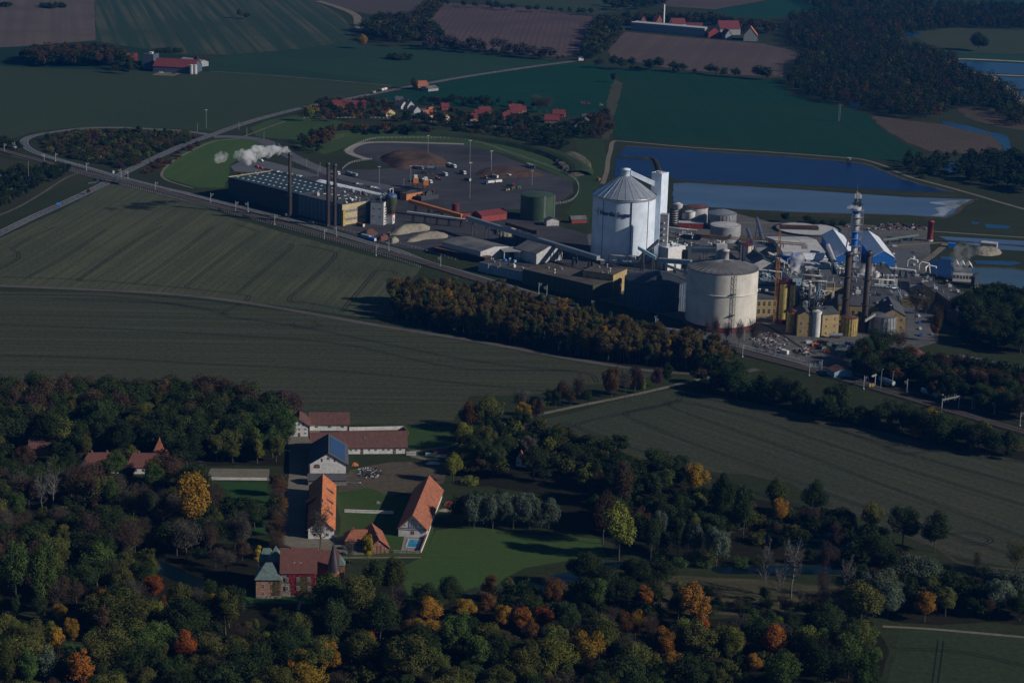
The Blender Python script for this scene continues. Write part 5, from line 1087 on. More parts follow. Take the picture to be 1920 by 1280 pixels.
for i in range(14): mb = MB(); x = W * (i + .5) / 14; mb.box(x - .15, -.2, 0, x + .15, -.01, 11.8); mb.build('wall_fin', M['gdome'], e)
f, D = frm_depth((1093,508),(1150,516),(1125,497), 17)
e, W, D = flat('factory_block', 'ochre walled block with flat brown roof left of the dark tank', 'factory', 0, 0, D, 17, 'yellow', 'felt', frm=f); wgrid(e, 'f', W, D, 3, 2, 2, 2.6, 6, 6.5); bits(e, W, D, 17.2, 8, 14, ('white', 'steel'))
# --- the white silo
su, sv = 1166, 482; s = SCL(su, sv); RS = 58.5 / s; HS = 54.0; p = G(su, sv); e = empty('sugar_silo', (p.x, p.y, 0)); tag(e, 'giant white sugar silo with a metal cone roof and dark lettering', 'silo')
mb = MB(); mb.lathe([(RS, -.3), (RS, HS)], 96); mb.build('wall', M['silo'], e)
mb = MB(); NR = 24; rr = RS + .8
mb.lathe([(rr, HS - .8), (rr, HS), (3.2, HS + 17.5)], NR * 2, smooth=False); ro = mb.build('roof', M['conemetal'], e, shade=False)
mb = MB()
for k in range(NR):
    a = 2 * math.pi * k / NR; mb.bar((rr * math.cos(a), rr * math.sin(a), HS + .15), (3.4 * math.cos(a), 3.4 * math.sin(a), HS + 17.6), .2)
mb.build('roof_rib', M['conemetal'], ro)
mb = MB(); mb.lathe([(rr, HS + .2), (rr + .1, HS + .2), (rr + .1, HS + 1.2), (rr, HS + 1.2)], 96); mb.build('railing', M['steel'], e)
mb = MB(); mb.lathe([(3.9, HS + 16), (3.9, HS + 22), (4.3, HS + 22), (4.3, HS + 22.8), (.1, HS + 23.6)], 28); drum = mb.build('top_drum', M['silo'], e)
phi = math.atan2(-p.y, -p.x)   # direction to the camera
for a, w_, mm in ((phi + R(14), .9, 'dsteel'), (phi - R(40), .25, 'grey'), (phi + R(50), .25, 'grey')):
    mb = MB(); c_ = Vector((math.cos(a), math.sin(a), 0)); t_ = Vector((-c_.y, c_.x, 0))
    mb.bar(c_ * (RS + .25), c_ * (RS + .25) + Vector((0, 0, HS - .9)), w_, .5); mb.build('standpipe', M[mm], e)
# lettering wrapped on the wall
def wrap_text(txt, size, a0, z0, parent, rad, m, squash=1.0):
    cu = bpy.data.curves.new('lettering', 'FONT'); cu.body = txt; cu.size = size; cu.offset = size * .03; cu.extrude = .12; cu.align_x = 'CENTER'; cu.resolution_u = 4
    to = bpy.data.objects.new('tmp', cu); C.objects.link(to); dg = bpy.context.evaluated_depsgraph_get(); me = bpy.data.meshes.new_from_object(to.evaluated_get(dg)); bpy.data.objects.remove(to)
    me.name = 'lettering'
    for v in me.vertices:
        x, y, z = v.co; a = a0 + x * squash / rad; v.co = ((rad + .32 + z) * math.cos(a), (rad + .32 + z) * math.sin(a), z0 + y)
    me.materials.clear(); me.materials.append(m); o = bpy.data.objects.new('lettering', me); C.objects.link(o); o.parent = parent; o['label'] = 'dark blue words Nordic Sugar on the silo'; return o
ink = mat('ink', (0.015, 0.03, 0.09), .6, .05, streak=False); inkg = mat('leaf_mark', (0.10, 0.14, 0.03), .6, .05, streak=False)
wrap_text('Nordic Sugar', 5.2, phi - R(17), HS - 13.5, e, RS, ink)
mb = MB(); ac = phi - R(50)
for k in range(5):
    th = R(70 - k * 34); mb.mi = 0 if k < 4 else 1
    for t0, t1, ww in ((1.1, 4.2, .95),):
        pts = []
        for s_, sg in ((t0, 1), (t1, 1.5), (t1, -1.5), (t0, -1)):
            x = -math.cos(th) * -s_ + math.sin(th) * sg * ww * .35; y = math.sin(th) * s_ + math.cos(th) * sg * ww * .35
            a = ac - x / RS * 1.0; pts.append(((RS + .35) * math.cos(a), (RS + .35) * math.sin(a), HS - 12 + y))
        mb.poly(pts); mb.poly(pts[::-1])
mb.build('emblem', [inkg, ink], e)
LMadd('white silo foot', 1166, 490)
# tower right of the silo
zt = 71.0; f = frame2((1222,324),(1241,327), zt); D = (G(1259,325,zt) - G(1241,327,zt)).length
e, W, D = flat('elevator_tower', 'tall white square lift tower right of the giant silo', 'tower', 0, 0, D, zt, 'silo', 'whitemetal', frm=f)
for k in range(3): mb = MB(); mb.box(W * .2 + k * 2, D * .3, zt + .2, W * .2 + k * 2 + 1, D * .3 + 1.5, zt + 1.6); mb.build('roof_vent', M['lgrey'], e)
mb = MB(); mb.bar((W / 2, D / 2, zt), (W / 2, D / 2, zt + 4), .2); mb.build('mast', M['steel'], e)
gallery('bridge_gallery', 'white inclined bridge from the silo top to the lift tower', 'conveyor', (1182,324), HS + 18.5, (1227,345), HS + 9, 3.2, 3.6, 'silo', 'silo', 0)
f = frame2((1235,446),(1254,451), 26); e, W, D = flat('transfer_house', 'white cubic transfer house at the foot of the lift tower', 'building', 0, 0, 20, 19, 'white', 'whitemetal', frm=f); bits(e, W, D, 19.2, 6, 16)
f = frame2((1238,403),(1253,404), 46); e, W, D = flat('stair_shaft', 'grey stair shaft with round vents below the white lift tower', 'tower', 0, 0, 7, 46, 'lgrey', 'lgrey', frm=f)
for k in range(4): mb = MB(); mb.lathe([(.9, 24 + k * 5), (.9, 25.2 + k * 5)], 12, (W / 2, -.4)); mb.build('vent', M['white'], e)
# dark machinery between
f = frame2((1236,462),(1290,470), 16); e, W, D = flat('machine_hall', 'dark machine hall behind the two big tanks', 'factory', 0, 0, 26, 16, 'dkhall', 'greenroof', frm=f); bits(e, W, D, 16.2, 16, 17)
gallery('conveyor', 'dark steel conveyor crossing in front of the white silo foot', 'conveyor', (1196,486), 10, (1234,452), 24, 2.4, 2.4, 'dsteel', 'dsteel', 2)
gallery('conveyor', 'blue grey conveyor crossing the dark one at the silo foot', 'conveyor', (1196,464), 22, (1230,484), 14, 3.2, 2.6, 'lblue', 'lblue', 2)
gallery('conveyor', 'pale gallery with small windows leading to the cream tank', 'conveyor', (1236,488), 16, (1296,492), 18, 3.2, 3.6, 'lblue', 'grey', 3)
gallery('conveyor', 'light gallery resting on the dark tank roof', 'conveyor', (1250,498), 32, (1288,512), 33, 2, 1.4, 'lgrey', 'lgrey', 0)
# --- two giant tanks
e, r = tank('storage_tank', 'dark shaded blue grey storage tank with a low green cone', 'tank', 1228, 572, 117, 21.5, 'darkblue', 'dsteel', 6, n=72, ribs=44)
e, r = tank('storage_tank', 'giant cream storage tank with a grey dome and dark red foot', 'tank', 1350, 608, 132, 44.5, 'cream', 'grroof', 5.5, band=(4.2, 'dred'), n=96)
phi = math.atan2(-e.location.y, -e.location.x)
mb = MB(); mb.lathe([(r + .05, 27.6), (r + .5, 27.7), (r + .5, 28.4), (r + .05, 28.5)], 96); mb.build('ring', M['cream'], e)
mb = MB(); a0 = phi + R(20)
def onr(a, rad, z): return Vector((rad * math.cos(a), rad * math.sin(a), z))
for k in range(22):
    z = 3 + k * 1.9; mb.bar(onr(a0 - .03, r + .9, z), onr(a0 + .03, r + .9, z), .16)
    mb.bar(onr(a0 - .03 if k % 2 else a0 + .03, r + .9, z), onr(a0 + .03 if k % 2 else a0 - .03, r + .9, z + 1.9), .16)
for da in (-.034, .034): mb.bar(onr(a0 + da, r + 1, 1), onr(a0 + da, r + 1, 44.5), .22)
for z in (14, 30): mb.bar(onr(a0 - .09, r + 1.2, z), onr(a0 + .04, r + 1.2, z), 1.6, .4)
mb.build('caged_ladder', M['dsteel'], e)
mb = MB()
for k in range(32):
    a = 2 * math.pi * k / 32; mb.bar(onr(a, r, 44.9), onr(a, 1, 50.3), .18)
mb.build('roof_seam', M['grey'], e)
mb = MB(); mb.lathe([(3.2, 48), (3.2, 56), (3.6, 56), (3.6, 57), (.1, 57.8)], 24, (1, 3)); mb.box(-5, 6, 47, 3, 12, 60); mb.build('top_house', M['lgrey'], e)
gallery('conveyor', 'grey duct reaching the cream tank top from behind', 'conveyor', (1300,470), 40, (1346,470), 54, 3, 3.4, 'grey', 'grey', 1)
# --- tanks behind
for a in [('storage_tank','white rusty topped tank with dark ring behind the works',1306,417,40,15,'lgrey','rust',1.5),('storage_tank','small bright white tank in front of the rusty topped one',1293,420,19.5,12,'white','white',1),
          ('storage_tank','wide grey ribbed dome tank behind the works',1353,427,53,14,'corr','steel',3.5),('storage_tank','wide grey tank with pale flat top behind the crane jib',1359,450,57,14,'grey','lgrey',1.2),
          ('storage_tank','dark tower tank wrapped in ring platforms beside the lift tower',1262,421,15,15,'brown','dsteel',1),('storage_tank','slim white tank behind the ringed tower tank',1270,414,17,16,'lgrey','white',1.5)]:
    e, r = tank(a[0], a[1], 'tank', a[2], a[3], a[4], a[5], a[6], a[7], a[8], ribs=28 if 'ribbed' in a[1] else 0)
    if 'ring platforms' in a[1]:
        for k in range(6): mb = MB(); mb.lathe([(r, 2 + k * 2.2), (r + .8, 2 + k * 2.2), (r + .8, 2.5 + k * 2.2), (r, 2.5 + k * 2.2)], 24); mb.build('ring_platform', M['steel'], e)
LMadd('grey tank group', 1330, 420)
e, r = tank('storage_tank', 'red topped cream silo with dark red stripes behind the cream tank', 'silo', 1399, 488, 24, 14, 'cream', 'dred', 1.5, railing=False)
for k in range(8): mb = MB(); a = k * math.pi / 4; mb.bar((r * 1.02 * math.cos(a), r * 1.02 * math.sin(a), 0), (r * 1.02 * math.cos(a), r * 1.02 * math.sin(a), 14), .7); mb.build('stripe', M['dred'], e)
# --- tower crane
p = G(1452, 606); e = empty('tower_crane', (p.x, p.y, 0)); tag(e, 'orange lattice tower crane standing over the works', 'crane')
HC = 62; m_ = 1.1
def lattice(mb, a, b, w, n, t=.28):
    a = Vector(a); b = Vector(b); d = (b - a).normalized(); up = Vector((0, 0, 1)) if abs(d.z) < .9 else Vector((1, 0, 0)); x = d.cross(up).normalized() * w; y = x.cross(d).normalized() * w
    cs = [x + y, x - y, -x - y, -x + y]
    for c in cs: mb.bar(a + c, b + c, t)
    for i in range(n):
        p0, p1 = a.lerp(b, i / n), a.lerp(b, (i + 1) / n)
        for k in range(4): mb.bar(p0 + cs[k], p1 + cs[(k + 1) % 4], t * .6); mb.bar(p0 + cs[k], p0 + cs[(k + 1) % 4], t * .6)
mb = MB(); lattice(mb, (0, 0, 0), (0, 0, HC), m_, 26); mb.build('mast', M['crane'], e)
dj = G(1315, 439, HC) - G(1462, 452, HC); dj.z = 0; ja = dj.normalized()
mb = MB(); lattice(mb, (0, 0, HC + .8), ja * dj.length + Vector((0, 0, HC + .8)), .8, 30, .24); mb.build('jib', M['crane'], e)
mb = MB(); lattice(mb, (0, 0, HC + .8), ja * -20 + Vector((0, 0, HC + .8)), .8, 8, .24); mb.build('counter_jib', M['crane'], e)
mb = MB(); q = ja * -19; mb.box(q.x - 2, q.y - 1.5, HC - 2.2, q.x + 2, q.y + 1.5, HC + .6); mb.build('counterweight', M['grey'], e)
mb = MB(); lattice(mb, (0, 0, HC), (0, 0, HC + 10), .7, 5, .24); mb.build('tower_top', M['crane'], e)
mb = MB(); mb.bar((0, 0, HC + 10), ja * dj.length * .6 + Vector((0, 0, HC + 1.6)), .12); mb.bar((0, 0, HC + 10), ja * -19 + Vector((0, 0, HC + 1.6)), .12); mb.build('tie_rods', M['dsteel'], e)
mb = MB(); mb.box(1.2, -1.6, HC - 3, 3.2, .6, HC - .4); mb.build('cabin', M['white'], e)
LMadd('tower crane foot', 1452, 600)
# --- chimneys
chimney('single tall dark chimney trailing white steam by the long dark hall', 543.4, 408, 60, 1.6)
chimney('left one of the two slim dark chimneys beside the beige block', 614.7, 424, 58, 1.6, group='slim chimneys by the beige block')
chimney('right one of the two slim dark chimneys beside the beige block', 627.3, 424, 57, 1.6, group='slim chimneys by the beige block')
chimney('left tall dark chimney rising behind the yellow tank', 1583, 604, 55, 2.6, 'brown')
chimney('right tall dark brown chimney rising beside the grey corrugated tank', 1619, 622, 62, 2.3, 'brown')
LMadd('tall chimneys', 1600, 600)
# --- blue and white flue tower
p = G(1598, 522); e = empty('flue_tower', (p.x, p.y, 0)); tag(e, 'tall blue and white banded tower with antennas in the works', 'tower')
for i, (z0, z1, mm, rr) in enumerate([(-.3,20,'grey',2.4),(20,28,'lgrey',2.8),(28,41,'blue',3.1),(41,47,'lgrey',3.0),(47,55,'lgrey',3.3),(55,58,'blue',3.3),(58,61,'lgrey',3.3)]):
    mb = MB(); mb.lathe([(rr, z0), (rr, z1), (rr * .6, z1)], 24); mb.build('shaft_section', M[mm], e)
for k in range(9): mb = MB(); z = 10 + k * 6; rr = 5.2 if k < 8 else 6; mb.lathe([(2.4, z), (rr, z), (rr, z + .4), (2.4, z + .4)], 12, smooth=False); mb.build('ring_platform', M['steel'], e)
mb = MB(); lattice(mb, (4.4, -2, 0), (4.4, -2, 60), .9, 22, .22); mb.build('ladder_frame', M['steel'], e)
mb = MB(); lattice(mb, (0, 0, 61), (0, 0, 68), 2.2, 3, .5); mb.box(-4, -4, 63, 4, 4, 63.4); mb.box(-3, -3, 67, 3, 3, 67.4); mb.build('top_frame', M['dsteel'], e)
for k in range(7): mb = MB(); a = k * .9; mb.box(2.6 * math.cos(a) - .3, 2.6 * math.sin(a) - .3, 66, 2.6 * math.cos(a) + .3, 2.6 * math.sin(a) + .3, 71 + k % 3); mb.build('antenna', M['white'], e)
mb = MB(); mb.bar((-1, 0, 68), (-1, 0, 79), .2); mb.build('mast', M['steel'], e)
mb = MB(); mb.bar((-3, -3, 62), (-13, -16, 2), .9); mb.build('inclined_duct', M['darkblue'], e)
LMadd('blue and white tower', 1598, 520)
# --- blue halls
def bluehall(lab, fl, fr, bl, br, eh, rh):
    a, W, rz = frame2(fl, fr, 0); D = (G(*bl) - G(*fl)).length
    e = empty('warehouse', (a.x, a.y, 0), rz); tag(e, lab, 'warehouse', 'blue walled halls with white roofs')
    mb = MB(); walls_mb(mb, W, D, eh, rh - .05, 'y'); mb.build('wall', M['blue'], e)
    mb = MB(); gable_roof_mb(mb, W, D, eh, rh, 'y', .3, .3); mb.build('roof', M['whitemetal'], e)
    for i in range(1, 6): mb = MB(); mb.box(0, D * i / 6 - .5, rh - 3, .1, D * i / 6 + .5, rh - 2.9); 
    mb = MB(); mb.box(W * .35, -.12, 0, W * .6, -.01, eh * .55); mb.build('door', M['lblue'], e); return e
bluehall('right hand blue walled hall with a white pitched roof', (1634,501), (1676,502.2), (1607,462), (1650,461), 9, 14.5)
bluehall('left hand blue walled hall with a white pitched roof behind the banded tower', (1567,501), (1609,502.2), (1544,459), (1585,458), 9, 14.5)
LMadd('blue halls', 1620, 480)
# --- white / grey roof halls
def hall(lab, fl, fr, D, eh, rh, wm, rm, axis='x', name='warehouse', cat='warehouse', win=None, bit=0, chim=0, group=None):
    e, W, D = house(name, lab, cat, fl, fr, D, eh, rh, wm, rm, axis, oh=.3, chim=chim, group=group)
    if win:
        for wn in win: wgrid(e, *([wn[0], W, D] + list(wn[1:])))
    if bit: bits(e, W, D, (eh + rh) / 2 - .5, bit, len(lab))
    return e
hall('large pale roofed hall left of the blue halls', (1467,490), (1546,490), 62, 8, 12, 'lgrey', 'lgrey')
hall('smaller pale roofed hall in front of the large pale one', (1511,502), (1551,502), 26, 7, 9.5, 'lgrey', 'whitemetal', bit=4)
hall('low white roofed annex before the smaller pale hall', (1510,518), (1566,518), 22, 7, 8, 'lgrey', 'lgrey', bit=5)
hall('grey green gabled shed right of the cream tank', (1412,514), (1450,514), 30, 9, 13, 'lgrey', 'greenroof', 'y')
hall('dark roofed brick house with yellow walls below the white annex', (1521,538), (1560,538), 20, 8, 12, 'yellow', 'dkroof', win=[('f',5,2,1.6,1.8,2.5,3.4)], bit=3, name='factory_house', cat='factory')
hall('long dark roofed wing behind the chimneys', (1545,560), (1625,560), 30, 10, 14, 'yellow', 'dkroof', bit=12, win=[('f',9,1,1.8,2,5,0)], name='factory_house', cat='factory')
f, D = frm_depth((1632,566),(1690,570),(1640,536), 10); e, W, D = flat('factory_block', 'wide flat dark roofed block right of the chimneys', 'factory', 0, 0, 44, 10, 'grey', 'dkroof', frm=frame2((1595,562),(1688,566),10)); bits(e, W, D, 10.2, 18, 21); wgrid(e, 'f', W, D, 14, 1, 2.4, 1.2, 6, 0)
e, W, D = flat('factory_block', 'grey flat roofed block with a row of skylights behind the chimneys', 'factory', (1600,540), (1682,542), 52, 9, 'lgrey', 'dkroof'); bits(e, W, D, 9.2, 10, 22)
for i in range(10): mb = MB(); mb.box(4 + i * 3.4, 6, 9.1, 6.4 + i * 3.4, 10, 10); mb.build('skylight', M['skyl'], e)
hall('ochre house with dark gabled roof at the right end of the works', (1650,622), (1696,624), 40, 13, 18, 'yellow', 'dkroof', 'y', win=[('f',3,2,1.8,2.2,4,6)], bit=3, name='factory_house', cat='factory')
hall('long ochre wing with dark roof behind the yellow tank', (1571,600), (1650,604), 26, 12, 17, 'yellow', 'dkroof', 'x', win=[('f',7,1,2.2,4.5,6,0)], bit=6, name='factory_house', cat='factory')
hall('three storey ochre house with dark roof beside the white cylinder', (1540,632), (1571,630), 24, 17, 20, 'yellow', 'dkroof', 'x', win=[('f',2,3,1.6,2.2,3,5.2)], bit=3, name='factory_house', cat='factory')
hall('shaded ochre wing left of the white cylinder', (1494,630), (1522,631), 24, 16, 19, 'yellow', 'dkroof', 'y', win=[('f',2,2,1.6,2,4,6)], bit=3, name='factory_house', cat='factory')
hall('ochre house with tall windows right of the cream tank', (1417,594), (1456,594), 24, 14, 17, 'yellow', 'dkroof', 'x', win=[('f',4,2,2.2,3.6,4.5,6)], bit=4, name='factory_house', cat='factory')
e, W, D = flat('factory_block', 'pale blue grey block behind the ochre column', 'factory', (1476,572), (1500,572), 22, 22, 'lblue', 'grroof'); bits(e, W, D, 22.2, 7, 31); wgrid(e, 'f', W, D, 3, 3, 1.6, 1.6, 6, 6)
e, W, D = flat('factory_block', 'dark process block full of pipes in the middle of the works', 'factory', (1500,590), (1545,592), 40, 13, 'dkhall', 'dkroof'); bits(e, W, D, 13.2, 26, 32, smax=4.5)
e, W, D = flat('factory_block', 'low dark block behind the cream tank', 'factory', (1420,562), (1470,562), 46, 11, 'grey', 'dkroof'); bits(e, W, D, 11.2, 22, 33, ('white', 'steel', 'lblue'), smax=4)
e, W, D = flat('factory_block', 'blue piped block in front of the large pale hall', 'factory', (1452,516), (1508,518), 36, 8, 'darkblue', 'dkroof'); bits(e, W, D, 8.2, 30, 34, ('blue', 'lblue', 'steel', 'blue'), smax=5)
e, W, D = flat('factory_block', 'dark block between the annex and the banded tower', 'factory', (1560,534), (1592,536), 30, 9, 'grey', 'greenroof'); bits(e, W, D, 9.2, 12, 35, ('white','steel'), smax=4)
e, W, D = flat('machine_hall', 'pale roofed store behind the crane jib', 'factory', (1302,476), (1345,480), 30, 8, 'lgrey', 'grroof'); bits(e, W, D, 8.2, 6, 36)
e, W, D = flat('machine_hall', 'teal roofed shed under the crane jib', 'factory', (1418,478), (1456,478), 28, 7, 'grey', 'darkblue')
e, W, D = flat('storage_shed', 'long open red shed in front of the grey tanks', 'shed', (1272,428), (1318,430), 9, 5, 'red', 'lgrey')
# ochre column with dark red trim
p = G(1466, 606); e = empty('process_column', (p.x, p.y, 0), f[2]); tag(e, 'tall ochre ribbed column block with dark red edges beside the crane', 'silo')
mb = MB(); mb.lathe([(3.4, 0), (3.4, 31)], 24, (0, 0)); mb.build('wall', M['ystain'], e); mb = MB(); mb.lathe([(2.6, 0), (2.6, 31)], 24, (5.6, 2)); mb.build('wall', M['ystain'], e)
for x, y in ((-3.6, 0), (3.5, -.5), (8.2, 2)): mb = MB(); mb.bar((x, y, 0), (x, y, 32), 1.0); mb.build('edge_pipe', M['dred'], e)
mb = MB(); mb.lathe([(3.9, -.2), (3.9, 4), (3.5, 4)], 24); mb.lathe([(3, -.2), (3, 4), (2.7, 4)], 24, (5.6, 2)); mb.build('base_band', M['dred'], e)
mb = MB(); mb.box(-3.6, -3, 31, 8.6, 4.4, 32); mb.box(-2, -2, 32, 1, 1, 36); mb.box(3, -1, 32, 6, 2, 35); mb.build('top_deck', M['dred'], e)
for t_ in [('silo','slender bright white cylinder silo beside the three storey ochre house',1529,630,18,19,'white','white',1.2),('storage_tank','stained yellow tank with rusty top at the chimney foot',1591,627,31,13.5,'ystain','rust',1.2),
           ('storage_tank','grey corrugated tank with pale flat roof near the dark trees',1655,622,48,13,'corr','grroof',1.4),('silo','white upright tank on the long dark block',1640,545,13,15,'white','white',1.5),('silo','small cream tank at the banded tower foot',1600,540,12,9,'cream','cream',1),
           ('silo','short ochre tank with dark red top left of the shaded wing',1483,622,19,16,'ystain','dred',2)]:
    e, r = tank(t_[0], t_[1], 'tank', *t_[2:6], t_[6], t_[7], t_[8], n=40, ribs=22 if ('corr' in t_[6] or 'stained' in t_[1]) else 0)
LMadd('white cylinder', 1529, 625); LMadd('corrugated tank', 1655, 615)
mb_e = empty('conveyor', (0, 0, 0)); bpy.data.objects.remove(mb_e)
gallery('conveyor', 'white inclined conveyor beside the blue hall', 'conveyor', (1552,461), 14, (1573,512), 10, 3, 3, 'lgrey', 'lgrey', 2)
gallery('conveyor', 'short white sloping duct beside the right tall chimney', 'conveyor', (1622,601), 10, (1641,589), 15, 2, 2, 'white', 'white', 1)
gallery('pipe_bridge', 'long white pipe bridge right of the blue hall', 'pipes', (1660,502), 7, (1716,508), 7, 2, 1.2, 'white', 'white', 5)
gallery('pipe_bridge', 'pipe bridge running down the right side of the works', 'pipes', (1661,504), 7, (1690,560), 7, 1.6, 1.0, 'steel', 'steel', 6)
gallery('pipe_bridge', 'pipe bridge in front of the flat dark block', 'pipes', (1640,534), 10, (1678,536), 10, 1.4, 1.0, 'white', 'white', 3)
gallery('pipe_bridge', 'pale green pipeline slanting behind the blue halls', 'pipes', (1655,450), 5, (1722,441), 5, 1.2, 1.0, 'copper', 'copper', 3)
gallery('conveyor', 'dark blue conveyor slanting down behind the crane', 'conveyor', (1419,410), 16, (1433,462), 6, 2.4, 2.2, 'darkblue', 'darkblue', 3)
gallery('conveyor', 'blue tubular conveyor behind the red topped silo', 'conveyor', (1401,430), 14, (1421,482), 8, 2.4, 2.2, 'darkblue', 'darkblue', 3)
for k, (u, v) in enumerate([(1700,508),(1722,512),(1735,516)]):
    p = G(u, v); o = MB().tube([(p.x, p.y, 0), (p.x, p.y, 9 - k), (p.x + 3, p.y + 3, 10 - k), (p.x + 8, p.y - 2, 10 - k), (p.x + 9, p.y - 4, 0)], .7, 8).build('pipe_loop', M['white']); tag(o, ['left', 'middle', 'right'][k] + ' white pipe loop at the end of the pipe bridge', 'pipes', 'pipe loops')
# clarifier basin
s = SCL(1515, 431); p = G(1515, 431); e = empty('clarifier', (p.x, p.y, 0)); tag(e, 'large round settling basin with dark rim and white sludge', 'basin'); r = 62 / s
mb = MB(); mb.lathe([(r, 0), (r, 1.6), (r - 1.2, 1.6), (r - 1.2, .5)], 64); mb.build('rim', M['black'], e)
mb = MB(); mb.lathe([(r - 1.2, .7), (.01, .7)], 64); mb.build('sludge', M['lgrey'], e); mb = MB(); mb.box(-r * .85, -4, .8, r * .3, 2, 1.6); mb.box(-r * .8, r * .1, .8, r * .35, r * .5, 1.3); mb.build('scum_bed', M['brown'], e)
mb = MB(); lattice(mb, (-r, 0, 3), (r * .2, 0, 3), .9, 14, .3); mb.build('scraper_bridge', M['rust'], e); LMadd('round settling basin', 1515, 431)
# red tower, cooling house, containers
p = G(1743, 452); e = empty('lime_tower', (p.x, p.y, 0)); tag(e, 'slim red brick coloured tower standing alone by the pale channels', 'tower'); mb = MB(); mb.lathe([(2.6, -.3), (2.6, 17.5), (3, 17.5), (3, 18.5), (.1, 19)], 24); mb.build('shaft', M['red'], e); mb = MB(); mb.lathe([(3, 0), (3, 1.5), (2.7, 1.5)], 24); mb.build('base', M['lgrey'], e)
e, W, D = flat('cooling_house', 'white cooling house steaming between the ponds', 'building', (1786,527), (1822,529), 16, 8, 'white', 'dsteel', par=0); mb = MB(); mb.box(.5, .5, 8.2, W - .5, D - .5, 12); mb.build('louvre_deck', M['grey'], e)
mb = MB()
for k in range(3): gable_roof_mb(mb, W / 3.2, D - 1, 12, 15, 'y', .1, .2, x0=.6 + k * W / 3.1, y0=.5)
mb.build('fan_hood', M['white'], e); wgrid(e, 'f', W, D, 6, 1, 2, 3, 4, 0)
gallery('pipe_bridge', 'steel stair frame on the right side of the cooling house', 'pipes', (1824,528), 6, (1832,520), 6, 3, 8, 'dsteel', 'dsteel', 2)
e, W, D = flat('container', 'bright blue container by the pale channels', 'container', (1777,464), (1792,465), 6, 3.6, 'blue', 'blue', par=0); mb = MB(); mb.box(W, .5, .2, W + .1, D - .5, 3.2); mb.build('door', M['darkblue'], e)
e, W, D = flat('container', 'long grey container store above the sand bed', 'container', (1838,465), (1868,468), 9, 5, 'grey', 'lgrey', par=0); wgrid(e, 'f', W, D, 6, 1, 1.6, 1.6, 2.6, 0)
# office wing at the right
for lab, a, b, D, h, wm, rm in [('flat dark roofed office wing with ochre strip below the cooling house',(1752,566),(1806,566),38,7,'yellow','dkroof'),('long dark roofed office block near the right wood',(1782,590),(1842,590),40,9,'brown','dkroof'),
        ('low dark store roof left of the round brown tree',(1706,545),(1752,548),30,6,'lgrey','dkroof'),('ochre link building crossing the right side of the works',(1690,573),(1738,577),12,6,'yellow','felt'),('lower dark office annex at the wood edge',(1800,612),(1836,610),22,7,'brown','dkroof')]:
    e, W, D = flat('office', lab, 'office', a, b, D, h, wm, rm); bits(e, W, D, h + .2, 9, len(lab), ('white', 'lgrey')); wgrid(e, 'f', W, D, max(3, int(W / 6)), 1, 2.2, 1.5, h * .55, 0)
LMadd('office wings', 1790, 580)
e, W, D = house('brick_hall', 'broad red tiled hipped roof house half hidden behind the dark trees', 'house', (1684,690), (1740,692), 22, 6, 12, 'brick', 'rtile', 'x', hip=8)
e, W, D = house('shed', 'small pale blue gabled shed beside the railway', 'shed', (1550,702), (1564,709), 14, 4.2, 6.4, 'lblue', 'dtile', 'x', frm=None); LMadd('pale blue gabled shed', 1565, 702)
# --- heaps
from mathutils import noise
def heap(label, pts, h, m, name='heap', ridge=.45):
    P = [G(*p) for p in crom(pts, 5, True)]; x0, x1 = min(p.x for p in P), max(p.x for p in P); y0, y1 = min(p.y for p in P), max(p.y for p in P); st = max(.6, min(x1 - x0, y1 - y0) / 26)
    Q = [(p.x, p.y) for p in P]; nx, ny = int((x1 - x0) / st) + 3, int((y1 - y0) / st) + 3; vs = []; fs = []; inside = []
    half = min(x1 - x0, y1 - y0) / 2 * (1 - ridge * .75)
    for j in range(ny):
        for i in range(nx):
            x, y = x0 + (i - 1) * st, y0 + (j - 1) * st; ins = inpoly(x, y, Q); inside.append(ins)
            d = min((x - a) ** 2 + (y - b) ** 2 for a, b in Q) ** .5 if ins else 0
            t = min(1, d / half); z = h * (1 - (1 - t) ** 1.6) * (.86 + .30 * noise.noise((x * .06, y * .06, h))) + (.55 * noise.noise((x * .35, y * .35, 3)) + .3 * noise.noise((x, y, 5))) * min(1, d / 2)
            vs.append((x, y, max(.13, z) if ins else .05))
    for j in range(ny - 1):
        for i in range(nx - 1):
            q = [j*nx+i, j*nx+i+1, (j+1)*nx+i+1, (j+1)*nx+i]
            if any(inside[k] for k in q): fs.append(tuple(q))
    mb = MB(); mb.add(vs, fs, True); o = mb.build(name, M[m]); tag(o, label, 'heap'); return o
heap('huge flat topped brown beet heap at the back of the yard', [(714,296),(730,289),(780,287),(815,292),(838,306),(835,313),(790,315),(748,317),(725,306)], 7, 'beet', 'beet_heap', .75)
heap('long brown beet heap on the right of the yard', [(893,326),(915,316),(960,314),(1000,322),(1018,330),(985,333),(930,333),(900,330)], 5, 'beet', 'beet_heap', .6)
heap('longer pale sand heap in front of the process house', [(733,437),(750,425),(800,424),(803,432),(775,436),(745,441)], 4.6, 'sand', 'sand_heap', .5); heap('low pale sand heap nearest the grey shed', [(762,452),(790,438),(830,437),(838,446),(800,449),(775,454)], 4.2, 'sand', 'sand_heap', .5)
heap('small pale cone of sand by the fence', [(728,454),(738,447),(748,452),(738,457)], 3.6, 'sand', 'sand_heap', .2); heap('broad dark brown cone of soil by the beige block', [(675,441),(692,433),(708,438),(690,446)], 5, 'dbrown', 'soil_heap', .2); heap('reddish brown cone of soil beside the yellow loader', [(706,450),(718,442),(728,448),(716,453)], 4, 'rust', 'soil_heap', .2)
